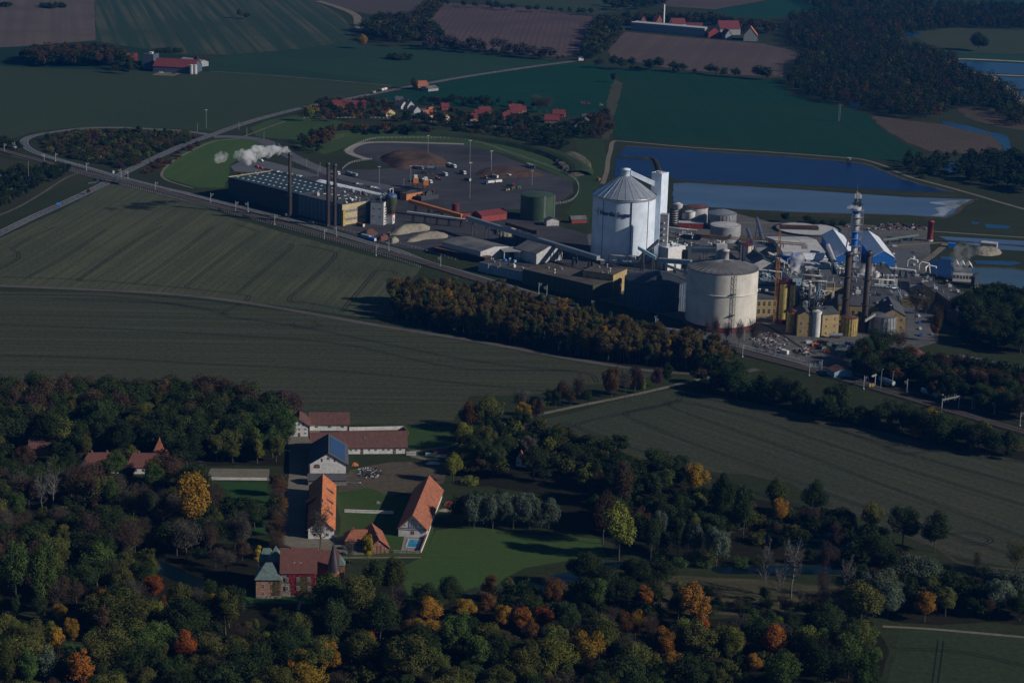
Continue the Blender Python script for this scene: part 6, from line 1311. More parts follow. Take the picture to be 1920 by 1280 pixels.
heap('pale sand bed behind the cooling pond', [(1825,474),(1838,463),(1868,466),(1876,476),(1850,480)], 3, 'sand', 'sand_heap', .8); heap('pale pulp heap under the dark covered belt', [(930,440),(945,428),(968,432),(962,444)], 5, 'sand', 'sand_heap', .3)
heap('grey rubble slope on the berm right of the yard', [(1040,300),(1070,286),(1100,300),(1108,322),(1070,330)], 3.5, 'scrub', 'rubble_slope', .6)

# pipe racks and small plant between the buildings on the right
def pipe_rack(label, a, b, h, n, seed, w=5, cols=('steel', 'lgrey', 'white', 'lblue')):
    A = G(*a); B = G(*b); L = (B - A).length; e = empty('pipe_rack', (A.x, A.y, 0), math.atan2((B - A).y, (B - A).x)); tag(e, label, 'pipes'); rnd = random.Random(seed)
    mb = MB(); k = max(2, int(L / 7))
    for i in range(k + 1):
        x = L * i / k
        for s in (0, w): mb.bar((x, s, -.2), (x, s, h + .6), .35)
        mb.bar((x, 0, h), (x, w, h), .3); mb.bar((x, 0, h * .55), (x, w, h * .55), .25)
    mb.build('frame', M['dsteel'], e)
    for i in range(n):
        y = w * (i + .5) / n; r = rnd.uniform(.18, .5); z = h + .3 if i % 2 else h * .55 + .3; x0, x1 = rnd.uniform(-2, L * .2), rnd.uniform(L * .75, L + 2); mb = MB()
        mb.tube([(x0, y, 0), (x0, y, z), (x1, y, z), (x1, y + rnd.uniform(-2, 2), z), (x1, y, z * rnd.uniform(.1, 1.5))], r, 7); mb.build('pipe', M[rnd.choice(cols)], e)
for k, (lb, a, b, h, n) in enumerate([('tall pipe rack running left from the tall chimneys', (1500,566), (1560,570), 17, 8), ('pipe rack in front of the dark roofed brick house', (1496,546), (1540,549), 13, 8), ('blue grey pipe rack left of the large pale hall', (1438,500), (1470,524), 12, 9), ('pipe rack between the pale annex and the banded tower', (1566,524), (1592,540), 12, 7),
        ('pipe rack across the flat roofs right of the chimneys', (1632,556), (1684,560), 14, 6), ('pipe rack behind the cream tank', (1410,540), (1462,546), 15, 8), ('narrow pipe rack beside the white cylinder', (1534,614), (1545,580), 18, 6), ('pipe rack under the crane jib', (1382,470), (1440,474), 9, 7), ('pipe rack at the foot of the lift tower', (1250,446), (1300,452), 9, 6), ('pipe rack along the dark conveyor by the dark tank', (1140,500), (1200,503), 9, 6)]):
    pipe_rack(lb, a, b, h, n, 40 + k)
for lb, u, v, w_, h, m, r_ in [('stubby silver tank left of the narrow pipe rack', 1508, 606, 9, 17, 'steel', 'steel'), ('thin silver column in the dark process block', 1516, 590, 6, 24, 'steel', 'lgrey'), ('second thin silver column beside the first one', 1524, 588, 5, 21, 'lgrey', 'steel'), ('pale tank left of the banded tower foot', 1580, 530, 11, 9, 'lgrey', 'white'),
        ('pale blue tank among the blue pipes', 1448, 508, 12, 10, 'lblue', 'lblue'), ('slim tank at the corner of the pale annex', 1560, 520, 7, 12, 'white', 'lgrey'), ('silver tank on the right roofs by the pipe rack', 1660, 548, 9, 14, 'steel', 'steel')]:
    tank('small_tank', lb, 'tank', u, v, w_, h, m, r_, .8, n=24, railing=False)
# ================================================================ CASTLE AND MANOR FARM
W_ = M['white']; TR = M['timber']
# white gate house with brown roof, top left of the farm
def lesenes(e, W, mat_, xs, h0, h1, y=-.14):
    for x in xs: mb = MB(); mb.box(x - .35, y, h0, x + .35, -.01, h1); mb.build('pilaster', mat_, e)
e, W, D = house('stable', 'white farm building with brown roof, arched windows and a round gable window', 'barn', (542,818), (580,818), 18, 6.8, 10.8, 'white', 'dtile', 'y', oh=.8)
wgrid(e, 'f', W, D, 3, 2, 1.7, 1.1, 2.1, 2.6, 2.4, 2.4, arch=True); window(e, W/2, 0, 8.0, 1.5, 1.5, arch=True); window(e, W/2, -.03, 1.3, 1.6, 2.6, gm=M['timber'], arch=True, name='door'); lesenes(e, W, TR, (.2, W-.2), 0, 6.6); lesenes(e, W, TR, (W*.3, W*.7), 6.8, 8.6)
e, W, D = house('stable', 'long wing of the white farm building with brown roof and three arched windows', 'barn', (581,807), (654,807), 15, 4.2, 9.4, 'white', 'dtile', 'x', oh=.7)
wgrid(e, 'f', W, D, 3, 1, 2.2, 1.4, 2.6, 0, 4, 4, arch=True); lesenes(e, W, TR, (W-.3,), 0, 4.1)
mb = MB(); mb.box(W*.5, D*.28, 7.0, W*.5+.6, D*.28+.6, 8.2); mb.build('roof_vent', M['steel'], e)
p0, p1 = G(655,807), G(757,805); o = MB().bar(p0 + Vector((0,0,1)), p1 + Vector((0,0,1)), .5, 2.4).build('garden_wall', W_); tag(o, 'long white garden wall behind the long barn', 'wall')
p1b = G(765,815); o = MB().bar(p1 + Vector((0,0,1)), p1b + Vector((0,0,1)), .5, 2.4).build('garden_wall', M['tile']); tag(o, 'short reddish wall end behind the long barn', 'wall')
# long white walled barn, brown roof
e, W, D = house('barn', 'long white walled barn with a brown tiled roof and a row of small windows', 'barn', (640,851), (762,850), 19, 4.4, 11.2, 'white', 'dtile', 'x', oh=.8)
for i, t in enumerate([.04,.12,.20,.29,.40,.50,.62,.70,.79,.88]):
    if i in (3, 8): window(e, W*t + 1, -.02, 1.7, 1.9, 3.2, gm=M['timber'], arch=True, name='door')
    else: window(e, W*t + 1, 0, 2.5, 1.6, 1.2, arch=True)
lesenes(e, W, TR, (.2, W-.2), 0, 4.3); mb = MB(); mb.box(W*.35, D*.25, 7.4, W*.35+.9, D*.25+.9, 8.9); mb.build('roof_vent', M['steel'], e)
e, W, D = house('barn', 'left part of the long barn with a brown roof behind the solar roofed barn', 'barn', (584,853), (642,852), 19, 4.4, 11.0, 'white', 'dtile', 'x', oh=.8)
# solar barn (gable to the viewer)
a, W0, rz = frame2((580,889), (651,889)); 
e, W, D = house('barn', 'white gabled barn with dark roof and blue solar panels on its right slope', 'barn', (580,893), (651,893), 36, 7.5, 14.2, 'white', 'slate', 'y', oh=.8)

mb = MB(); nx, ny = 9, 7
for i in range(nx):
    for j in range(ny):
        y0 = 3 + i * 3.3; t0 = .08 + j * .115; 
        def S(t, y): return (W/2 + t * W/2 + .25, y, 14.2 - t * 6.7 + .42)
        mb.add([S(t0, y0), S(t0 + .105, y0), S(t0 + .105, y0 + 3.05), S(t0, y0 + 3.05)], [(0, 1, 2, 3)])
        v = [S(t0, y0), S(t0 + .105, y0)]
mb.build('solar_panel', M['solar'], e)
window(e, W/2, 0, 11.2, 1.8, 1.8, gm=M['timber'], arch=True); lesenes(e, W, TR, (W*.33, W*.67), 9, 11.0); window(e, W*.2, -.02, 6.4, 3.6, 2.6, gm=M['timber'], arch=True, name='door'); lesenes(e, W, TR, (.1, W-.1), 0, 7.3)
mb = MB(); mb.box(0, -.12, 11.0, W, -.01, 11.35); 
# lower slate roofed front with stone base
e, W, D = house('annex', 'low slate roofed annex with rubble stone wall in front of the solar roofed barn', 'annex', (578,910), (650,910), 9, 3.2, 5.6, 'stone', 'slate', 'x', oh=.5)
# orange roofed barn
e, W, D = house('barn', 'narrow orange tiled barn with three dark dormers beside the alley', 'barn', (578,1010), (626,1010), (G(602,926) - G(602,1010)).length, 5.6, 11.6, 'white', 'otile', 'y', oh=.8)
for i in range(3): mb = MB(); y = D*(.25+.24*i); mb.add([(W*.66, y, 9.9), (W*.95, y, 6.6), (W*.95, y + 3.4, 6.8), (W*.95, y, 7.9), (W*.68, y + 2, 10.0)], [(0, 1, 3), (1, 2, 3), (0, 3, 4), (4, 3, 2)]); mb.build('dormer', M['slate'], e)
wgrid(e, 'f', W, D, 2, 2, 1.6, 1.6, 2.4, 3.2, arch=True); mb = MB(); mb.box(W/2 - .6, D*.35, 10.6, W/2 + .6, D*.35 + 1.2, 13.4); mb.build('chimney', M['slate'], e)
mb = MB(); mb.box(-2.2, D*.55, 0, 0, D*.55 + 6, 5.4); mb.build('wing_wall', M['brick'], e); mb = MB(); mb.add([(-2.6,D*.55-.4,5.6),(W*.3,D*.55-.4,9.9),(W*.3,D*.55+6.4,9.9),(-2.6,D*.55+6.4,5.6)], [(0,1,2,3)]); mb.build('wing_roof', M['otile'], e)
# big tiled barn: gable near, long ridge going away to the right
fr = frame2((747,1005), (800,1007)); q = G(829, 932); dvec = q - G(800,1007); Db = dvec.length
e, W, D = house('barn', 'big barn with a steep orange tiled roof and a white half timbered gable', 'barn', (747,1005), (800,1007), Db, 5.0, 12.4, 'white', 'tile', 'y', oh=.9)
ea = math.atan2(dvec.y, dvec.x) - math.pi / 2; e.rotation_euler.z = ea
fr_len = W
wgrid(e, 'f', W, D, 1, 1, 2.0, 2.2, 2.6, 0, gm=M['timber'], arch=True, name='door'); window(e, W/2, 0, 9.8, 1.0, 1.0, arch=True)
for x in (W*.22, W*.78): window(e, x, 0, 6.6, .9, .9, arch=True)
for x in (W*.38, W*.46, W*.54, W*.62): mb = MB(); mb.box(x - .16, -.12, 5.2, x + .16, -.01, 9.6); mb.build('timber_post', M['darkblue'], e)
for z in (3.9, 4.8): mb = MB(); mb.box(.1, -.13, z, W - .1, -.01, z + .3); mb.build('timber_beam', M['darkblue'], e)
mb = MB()
for i in range(7): mb.bar((W*.06 + i * W*.06, -.1, 5.1 + i * .85), (W*.06 + i * W*.06, -.1, 5.6 + i * .85), .5, .15)
mb.build('gable_openings', M['timber'], e)
# pool, walls
sheet('pool_terrace', [(758,1004),(797,1005),(789,1034),(752,1032)], M['stone'], .15, label='stone terrace round the pool')
p = [G(766,1011), G(790,1012), G(784,1027), G(761,1026)]; e = empty('swimming_pool', tuple(sum(p, Vector()) / 4)); c = e.location.copy(); tag(e, 'small bright turquoise swimming pool below the big barn', 'pool')
mb = MB(); mb.add([tuple(v - c + Vector((0, 0, .24))) for v in p], [(0, 1, 2, 3)][::1]); w_o = mb.build('water', M['pool'], e)
if w_o.data.polygons[0].normal.z < 0: w_o.data.flip_normals()
mb = MB()
for i in range(4): mb.bar(p[i] - c + Vector((0, 0, .25)), p[(i + 1) % 4] - c + Vector((0, 0, .25)), .7, .25)
mb.build('coping', M['lgrey'], e)
def wall(label, pts, h, m, w=.45, cap=None):
    P = [G(*p) for p in pts]; c = P[0]; e = empty('garden_wall', tuple(c)); tag(e, label, 'wall'); mb = MB()
    for a, b in zip(P, P[1:]): mb.bar(a - c + Vector((0, 0, h/2)), b - c + Vector((0, 0, h/2)), w, h)
    mb.build('wall', m, e); mb = MB()
    for a, b in zip(P, P[1:]): mb.bar(a - c + Vector((0, 0, h + .1)), b - c + Vector((0, 0, h + .1)), w + .3, .2)
    mb.build('coping', cap or m, e)
wall('long whitewashed wall with brick top running along the big barn to the pool', [(789,1036),(802,1003),(829,922)], 1.8, W_, cap=M['brick'])
wall('white wall dividing the courtyard lawn left of the big barn', [(646,960),(700,962),(738,963)], 1.5, W_)
wall('low grey wall below the pool', [(737,1036),(787,1037)], 1.2, M['stone'])
wall('short white wall stub by the barn gateway', [(762,853),(780,854)], 2, W_); wall('white wall beside the farm entrance', [(798,855),(815,856)], 2, W_)
wall('white balustrade wall of the park terrace', [(392,899),(500,900)], 1.2, W_)
wall('short stone retaining wall by the slate annex', [(650,908),(678,910)], 1.2, M['stone'])
# small brick house, L shaped
e, W, D = house('brick_house', 'half timbered brick house with an orange gable roof above the castle', 'house', (692,1038), (729,1036), (G(711,1006) - G(711,1037)).length, 3.2, 7.6, 'brick', 'tile', 'y', oh=.6, chim=1)
wgrid(e, 'f', W, D, 2, 1, 1.8, 1.4, 2.4, 0); window(e, W/2, 0, 5.2, 1.1, 1.1)
for x in (W*.2, W*.4, W*.6, W*.8): mb = MB(); mb.box(x - .12, -.1, 0, x + .12, -.01, 4.2); mb.build('timber_post', M['timber'], e)
e, W, D = house('brick_house', 'low brick wing with an orange hipped roof left of the half timbered house', 'house', (648,1023), (700,1022), 12, 3.0, 6.6, 'brick', 'tile', 'x', oh=.6, hip=4, chim=1); wgrid(e, 'f', W, D, 3, 1, 1.4, 1.2, 1.9, 0)
# lean-to and cottage
e, W, D = house('shed', 'small brown roofed lean to by the farm entrance', 'shed', (816,858), (838,858), 7, 2.6, 4.4, 'white', 'dtile', 'x')
e, W, D = house('cottage', 'small cottage with white gable and brown red roof half hidden in trees', 'cottage', (968,874), (984,876), 15, 5, 10, 'white', 'tile', 'y', oh=.4, chim=1); window(e, W/2, 0, 6.2, 1.3, 1.4); wgrid(e, 'f', W, D, 2, 1, 1.2, 1.4, 2.4, 0)
# park houses on the left
e, W, D = house('manor_house', 'long white walled house with brown hipped roof in the left park', 'house', (150,888), (222,887), 16, 4, 10, 'white', 'rtile', 'x', hip=5, chim=2); wgrid(e, 'f', W, D, 6, 1, 1.3, 1.5, 2.2, 0)
e, W, D = house('manor_house', 'white walled house with long dark red roof right of the left park house', 'house', (236,888), (314,888), 15, 4, 10, 'white', 'rtile', 'x', hip=4, chim=1); wgrid(e, 'f', W, D, 6, 1, 1.3, 1.5, 2.2, 0)
e, W, D = house('cottage', 'cottage with a very steep pointed brown red roof in the left park', 'cottage', (283,868), (313,868), 11, 3.5, 13.5, 'brick', 'tile', 'y', oh=.6, hip=4.5)
e, W, D = house('cottage', 'far left cottage with brown roof and two chimneys', 'cottage', (54,852), (100,852), 12, 4, 9, 'brick', 'dtile', 'x', chim=2)
e, W, D = flat('greenhouse', 'small turquoise roofed shelter below the tall trees', 'shelter', (152,840), (174,840), 5, 2.4, 'lblue', 'copper', par=0)
# ---- castle
b0 = (480,1121)
e, W, D = house('castle', 'red brick castle with red tiled roof and red and brown ivy on its wall', 'castle', (527,1118), (592,1118), 15, 13.0, 22.5, 'brick', 'rtile', 'x', oh=.7, chim=1)
for nm_, x0, x1, z0, z1, mm, yo in [('stone_wall', .1, W*.30, .4, 12.9, 'stone', 0), ('ivy', W*.20, W*.46, 7.5, 12.9, 'ivyred', 0), ('ivy', W*.31, W*.46, .9, 8, 'ivyred', 0), ('ivy', W*.50, W*.98, 10.6, 12.9, 'ivyred', 0), ('ivy', W*.80, W*.99, 5.5, 11, 'ivyred', 0), ('ivy', W*.46, W*.84, .3, 10.4, 'ivygreen', -.12), ('ivy', W*.80, W*.97, .3, 5.5, 'ivygreen', -.12)]:
    rnd = random.Random(int(x0 * 9)); mb = MB()
    if nm_ == 'ivy':
        for _ in range(int((x1 - x0) * (z1 - z0) * 11)):
            cx, cz = rnd.uniform(x0, x1) + rnd.gauss(0, .35), rnd.uniform(z0, z1) + rnd.gauss(0, .35); cx = min(max(cx, .2), W - .2); cz = min(max(cz, .4), 12.8); s = rnd.uniform(.18, .42); y = -.12 - rnd.random() * .22 + yo
            mb.add([(cx - s, y, cz), (cx, y - .1, cz - s), (cx + s, y, cz + rnd.uniform(-.1,.1)), (cx, y + .05, cz + s)], [(0, 1, 2, 3)])
    else: mb.box(x0, -.06, z0, x1, -.01, z1)
    mb.build(nm_, M[mm], e)
wgrid(e, 'f', W, D, 3, 2, 1.3, 2.1, 4.6, 4.6, W*.17, W*.2); 
for o in list(e.children):
    if o.name.startswith('window'): o.location.y = -.52
mb = MB(); mb.box(0, -.25, -.4, W, -.01, .9); mb.build('plinth', M['stone'], e)
for x in (W*.36, W*.54): mb = MB(); mb.box(x, D*.17, 15.9, x + .6, D*.17 + .5, 17); mb.build('roof_light', M['lgrey'], e)
rw, rwd = frame2((592,1118), (640,1118)), 0
e2, W2, D2 = house('castle_wing', 'shaded rear castle wing with dark red roof between the ivy wall and the pointed tower', 'castle wing', (594,1108), (634,1108), 13, 12, 19, 'brick', 'rtile', 'x', chim=1)
# green roofed corner pavilion
e, W, D = house('castle_pavilion', 'pale brick castle pavilion with a truncated green copper roof', 'castle wing', (480,1121), (526,1121), 14, 10.2, 15.8, 'brickp', 'copper', 'x', oh=.7, hip=5.2)
wgrid(e, 'f', W, D, 2, 1, 1.4, 2.2, 6.4, 0, W*.3, W*.3); wgrid(e, 'f', W, D, 2, 1, 1.4, 1.6, 2.6, 0, W*.3, W*.3)
mb = MB(); mb.box(0, -.25, -.4, W, -.01, 1.3); mb.build('plinth', M['stone'], e)
mb = MB()
for i in range(16): mb.box(.6 + i * (W - 1) / 16, -.12, 8.9, 1.1 + i * (W - 1) / 16, -.01, 9.4)
mb.build('frieze', M['dred'], e)
for cx in (W*.66,):
    mb = MB(); rnd = random.Random(4)
    for _ in range(220): x, z, s = rnd.gauss(W*.84, 1.2), rnd.uniform(.5, 8.8), rnd.uniform(.2, .45); x = min(x, W - .2); mb.add([(x - s, -.2, z), (x, -.3, z - s), (x + s, -.2, z), (x, -.15, z + s)], [(0, 1, 2, 3)])
    mb.build('ivy', M['ivygreen'], e)
def turret(lab, u, vb, side, h, roof_h, wm='brick', rm='copper', n=4):
    p = G(u, vb); e = empty('castle_tower', (p.x, p.y, 0), .06); tag(e, lab, 'tower'); k = side / 2 * (1.414 if n == 4 else 1)
    mb = MB(); 
    if n == 4: mb.box(-side/2, -side/2, -.4, side/2, side/2, h)
    else: mb.lathe([(side/2, -.4), (side/2, h)], 28)
    mb.build('wall', M[wm], e); mb = MB()
    if n == 4: s = side/2 + .5; mb.add([(-s,-s,h),(s,-s,h),(s,s,h),(-s,s,h),(0,0,h+roof_h)], [(0,1,4),(1,2,4),(2,3,4),(3,0,4),(3,2,1,0)])
    else: mb.lathe([(side/2 + .7, h), (0.02, h + roof_h)], 28); mb.lathe([(0.01, h), (side/2 + .7, h)], 28)
    r_ = mb.build('roof', M[rm], e); mb = MB(); mb.bar((0, 0, h + roof_h - .3), (0, 0, h + roof_h + 1.8), .12); mb.build('finial', M['dsteel'], r_)
    for k in range(3): window(e, 0, -side/2, h - 2 - k * 3.4, 1, 1.6)
    return e
turret('square brick tower with a pointed green copper roof behind the pavilion', 517, 1100, 7.0, 14.5, 7.5)
e, W, D = house('castle_wing', 'rear castle wing with green copper roof left of the pointed green tower', 'castle wing', (487,1098), (512,1098), 10, 13, 18, 'brick', 'copper', 'x', hip=2)
turret('round castle tower with a tall slender dark metal cone roof', 625, 1112, 5.6, 12.5, 15.0, 'brick', 'cone', 28)
turret('small turret with green copper roof right of the dark cone tower', 636, 1100, 5, 12.5, 5)
p = G(563, 1132); e = empty('footbridge', (p.x, p.y, 0), 0); tag(e, 'narrow wooden footbridge below the castle', 'bridge'); mb = MB(); mb.box(-.9, -9, .6, .9, 2, .8); mb.build('deck', M['grey'], e); mb = MB(); mb.box(-.95, -9, .8, -.85, 2, 1.7); mb.box(.85, -9, .8, .95, 2, 1.7); mb.build('railing', M['timber'], e)
# courtyard clutter
jm = [M[k] for k in ('dsteel', 'rust', 'dsteel', 'lgrey', 'grey')]
rnd = random.Random(3); q = G(692, 887); mb = MB()
for i in range(110):
    a, r_ = rnd.uniform(0, 6.28), rnd.random() ** .6 * 7; x, y = r_ * math.cos(a) * 1.1, r_ * math.sin(a) * 1.5; s = rnd.uniform(.25, .9); mb.mi = rnd.randrange(5); h_ = max(.3, 1.7 - r_ * .2)
    mb.bar((x - s, y, rnd.uniform(.1, h_)), (x + s, y + rnd.uniform(-1, 1), rnd.uniform(.2, h_ + .5)), rnd.uniform(.2, .8))
o = mb.build('scrap_pile', jm); o.location = q; tag(o, 'dark scrap pile in weeds left of the bare earth yard', 'scrap', kind='stuff')
def tarp(label, u, v, w, d, h, m, cat='tarpaulin', nm='tarpaulin_pile'):
    q = G(u, v); rnd = random.Random(u); mb = MB(); pts = [(x * w, y * d) for x, y in ((-.5,-.3),(-.1,-.5),(.5,-.35),(.45,.3),(0,.5),(-.45,.35))]
    top = [(x * .5 + rnd.uniform(-.2,.2), y * .5, h * rnd.uniform(.75, 1.1)) for x, y in pts]; vs = [(x, y, 0) for x, y in pts] + top
    mb.add(vs, [(i, (i + 1) % 6, 6 + (i + 1) % 6, 6 + i) for i in range(6)] + [tuple(range(6, 12))]); o = mb.build(nm, m); o.location = q; tag(o, label, cat)
tarp('orange tarpaulin heap in the grass below the long barn', 666, 872, 4.2, 3, 1.6, M['orange']); tarp('pale grey rubble heap by the farm entrance', 812, 869, 9, 4, 1.1, M['lgrey'], 'heap', 'rubble_heap'); tarp('small white crate by the retaining wall', 675, 908, 1.8, 1.6, 1.4, M['white'], 'crate', 'crate')
tarp('grey boulder heap on the courtyard lawn', 709, 943, 3, 2.4, 1, M['stone'], 'heap', 'rubble_heap'); tarp('red leaved brush pile right of the big barn', 842, 946, 6, 5, 1.8, M['red'], 'brush pile', 'brush_pile'); tarp('straw coloured pile right of the big barn', 835, 957, 8, 4, .9, M['sand'], 'straw', 'straw_pile')
# ================================================================ VILLAGE AND FARMS
def vh(lab, a, b, D, eh, rh, wm, rm, ax='x', hip=0, name='village_house'):
    e, W, D = house(name, lab, 'house', a, b, D, eh, rh, wm, rm, ax, oh=.5, hip=hip, chim=1, group='houses of the village'); wgrid(e, 'f', W, D, max(2, int(W/4)), 1, 1.1, 1.3, 1.9, 0); return e
vh('very long low brick house with a dark red roof left of the village', (622,202), (686,203), 16, 3.5, 8, 'brick', 'redtile'); LMadd('very long red roofed house', 655, 198)
vh('yellow brick house with orange roof in front of the solar roofed pair', (724,219), (741,217), 12, 4, 8.5, 'beige', 'tile', 'y')
vh('dark house with solar roof, left of the pair', (738,203), (752,205), 13, 4, 9, 'lgrey', 'slate'); vh('dark house with solar roof, upper one of the pair', (742,196), (756,196), 12, 4, 9, 'brick', 'slate')
vh('grey roofed house with a white gable by the parking bay', (764,205), (777,203), 16, 4, 9.5, 'grey', 'slate', 'y'); vh('low slate roofed house in front of the parking bay', (764,211), (776,213), 12, 3.5, 8, 'grey', 'slate')
vh('orange roofed house with a white garage roof in the village', (784,221), (800,223), 14, 4, 9, 'beige', 'tile', 'y'); vh('orange roofed house, middle one of the tight trio', (797,216), (809,217), 12, 4, 9, 'brick', 'tile', 'y'); vh('orange roofed house, rear one of the tight trio', (806,212), (818,212), 12, 4, 9, 'grey', 'tile', 'y')
vh('dark red house behind the village trees', (828,207), (842,207), 11, 4, 8, 'red', 'redtile'); vh('small orange roofed house alone among dark trees', (831,228), (844,226), 12, 3.5, 8, 'beige', 'tile', 'y')
vh('bright red roofed house, rear one of the red trio', (899,215), (921,215), 15, 4, 8.5, 'brick', 'redtile'); vh('bright red roofed house with white gable, middle of the red trio', (890,220), (917,221), 15, 4, 8.5, 'grey', 'redtile'); vh('red roofed house, front left of the red trio', (882,227), (897,227), 13, 3.5, 8, 'beige', 'redtile')
for i, nm in enumerate(['lowest','second lowest','middle','second highest','highest']): vh('%s of the five stepped terrace houses with red roofs' % nm, (944 + i*7, 226 - i*3.3), (957 + i*7.5, 226 - i*3.3), 14, 4, 8.5, 'beige', 'redtile')
vh('orange roofed house below the stepped terrace', (941,233), (951,233), 10, 3.5, 8, 'beige', 'otile', 'y'); vh('flat red roofed house behind the stepped terrace', (955,208), (978,208), 10, 4, 7.5, 'brick', 'redtile')
vh('upper of the two red roofed houses near the right village end', (1036,220), (1058,221), 16, 4, 8.5, 'red', 'redtile'); vh('lower of the two red roofed houses near the right village end', (1021,231), (1048,232), 18, 4, 9, 'brick', 'redtile')
vh('green gabled little house below the two red roofed houses', (1028,246), (1037,246), 9, 4, 8, 'copper', 'slate', 'y'); vh('yellow house with a white gable at the right village end', (1086,237), (1105,238), 13, 5, 9.5, 'ystain', 'dkroof', 'y'); vh('pale blue house with steep grey roof at the right village end', (1075,244), (1095,244), 12, 5, 9.5, 'grey', 'slate', 'y'); vh('black roofed house behind the yellow one', (1092,228), (1108,228), 10, 5, 8, 'brick', 'dkroof')
e = vh('brick house with orange roof beside the straight road', (784,169), (804,168), 16, 4.5, 10.5, 'brick', 'tile', 'x', name='farmhouse'); e['group'] = 'roadside farm'; e = vh('low grey roofed barn beside the roadside brick house', (803,172), (822,170), 15, 3.5, 6, 'grey', 'grroof', 'x', name='barn'); e['group'] = 'roadside farm'
sheet('parking_area', [(762,215),(780,206),(800,202),(790,212),(772,222)], asph, .12)
# far left farm
e, W, D = house('barn', 'long far off barn with a dark red roof at the far left', 'barn', (287,135), (364,139), 34, 8, 17, 'darkblue', 'redtile', 'x'); e, W, D = flat('farm_tower', 'square dark block at the left end of the far red barn', 'building', (269,130), (288,131), 22, 20, 'darkblue', 'dkroof'); mb = MB(); mb.box(W*.4, D*.3, 20, W*.7, D*.6, 23); mb.build('roof_hut', M['lgrey'], e)
e, W, D = house('barn', 'smaller far off barn with a bright red roof and grey gable', 'barn', (365,131), (378,131), 40, 8, 15, 'lgrey', 'redtile', 'y'); e, W, D = house('barn', 'low pale roofed shed right of the far red barn', 'barn', (374,126), (391,124), 40, 6, 9, 'grey', 'grey', 'y')
for k, u in enumerate((359, 366)): e, r = tank('farm_silo', ('left' if k == 0 else 'right') + ' pale round silo at the gable of the far red barn', 'silo', u, 139, 7.5, 12, 'lgrey', 'lgrey', 1, railing=False, n=20)
e, W, D = house('village_house', 'pink roofed farmhouse between the far copse and the far barn', 'house', (208,113), (222,114), 14, 6, 11, 'lgrey', 'tile', 'y'); e, W, D = house('village_house', 'dark red roofed farmhouse left of the far barn', 'house', (239,116), (258,116), 14, 6, 11, 'red', 'redtile', 'x')
sheet('farm_apron', [(285,141),(300,134),(340,138),(325,143)], gravel, .2)
e = empty('white_van', tuple(G(303,138))); bpy.data.objects.remove(e)
# far red farm at the top
e, W, D = flat('poultry_house', 'very long pale grey flat building at the top of the picture', 'building', (1183,57), (1321,69), 26, 13, 'grey', 'lgrey'); wgrid(e, 'f', W, D, 26, 1, 3, 1.4, 9, 0)
for lab, a, b, D, eh, rh, wm, rm, ax in [('left one of two orange roofed houses behind the long grey building',(1200,50),(1213,50),20,8,17,'brick','otile','y'),('right one of two orange roofed houses behind the long grey building',(1230,50),(1244,50),20,8,19,'brick','otile','y'),
   ('dark red roofed house with white gable behind the long grey building',(1261,54),(1286,54),22,8,16,'white','redtile','x'),('low dark red roofed shed behind the right end of the long grey building',(1288,56),(1317,57),16,6,11,'brick','redtile','x'),
   ('dark red house with an orange roof slope right of the long grey building',(1328,71),(1352,71),28,8,16,'red','otile','y'),('large dark red roofed house of the far red farm',(1350,66),(1388,66),26,10,22,'grey','redtile','x'),
   ('small white gabled house of the far red farm',(1360,74),(1372,74),22,7,15,'grey','slate','y'),('half timbered barn with a bright orange roof at the right of the far red farm',(1394,77),(1420,78),32,9,22,'grey','otile','y'),('tiny pink roofed house in the wood at the top',(1205,3),(1211,4),14,6,11,'brick','otile','y'),('small pale roofed house on the shelter belt',(1136,46),(1143,46),16,6,12,'grey','otile','y')]:
    house('farmhouse', lab, 'house', a, b, D, eh, rh, wm, rm, ax, group='houses of the far red farm')
p = G(1244, 50); e = empty('white_mast', tuple(p)); tag(e, 'tall slender white mast at the far red farm', 'mast'); mb = MB(); mb.lathe([(1.6, 0), (1.2, 37), (.01, 37.2)], 12); mb.build('pole', M['white'], e)
e, W, D = flat('white_container', 'pair of white huts beside the straight road end', 'hut', (1085,114), (1094,114), 6, 5, 'white', 'white', par=0)
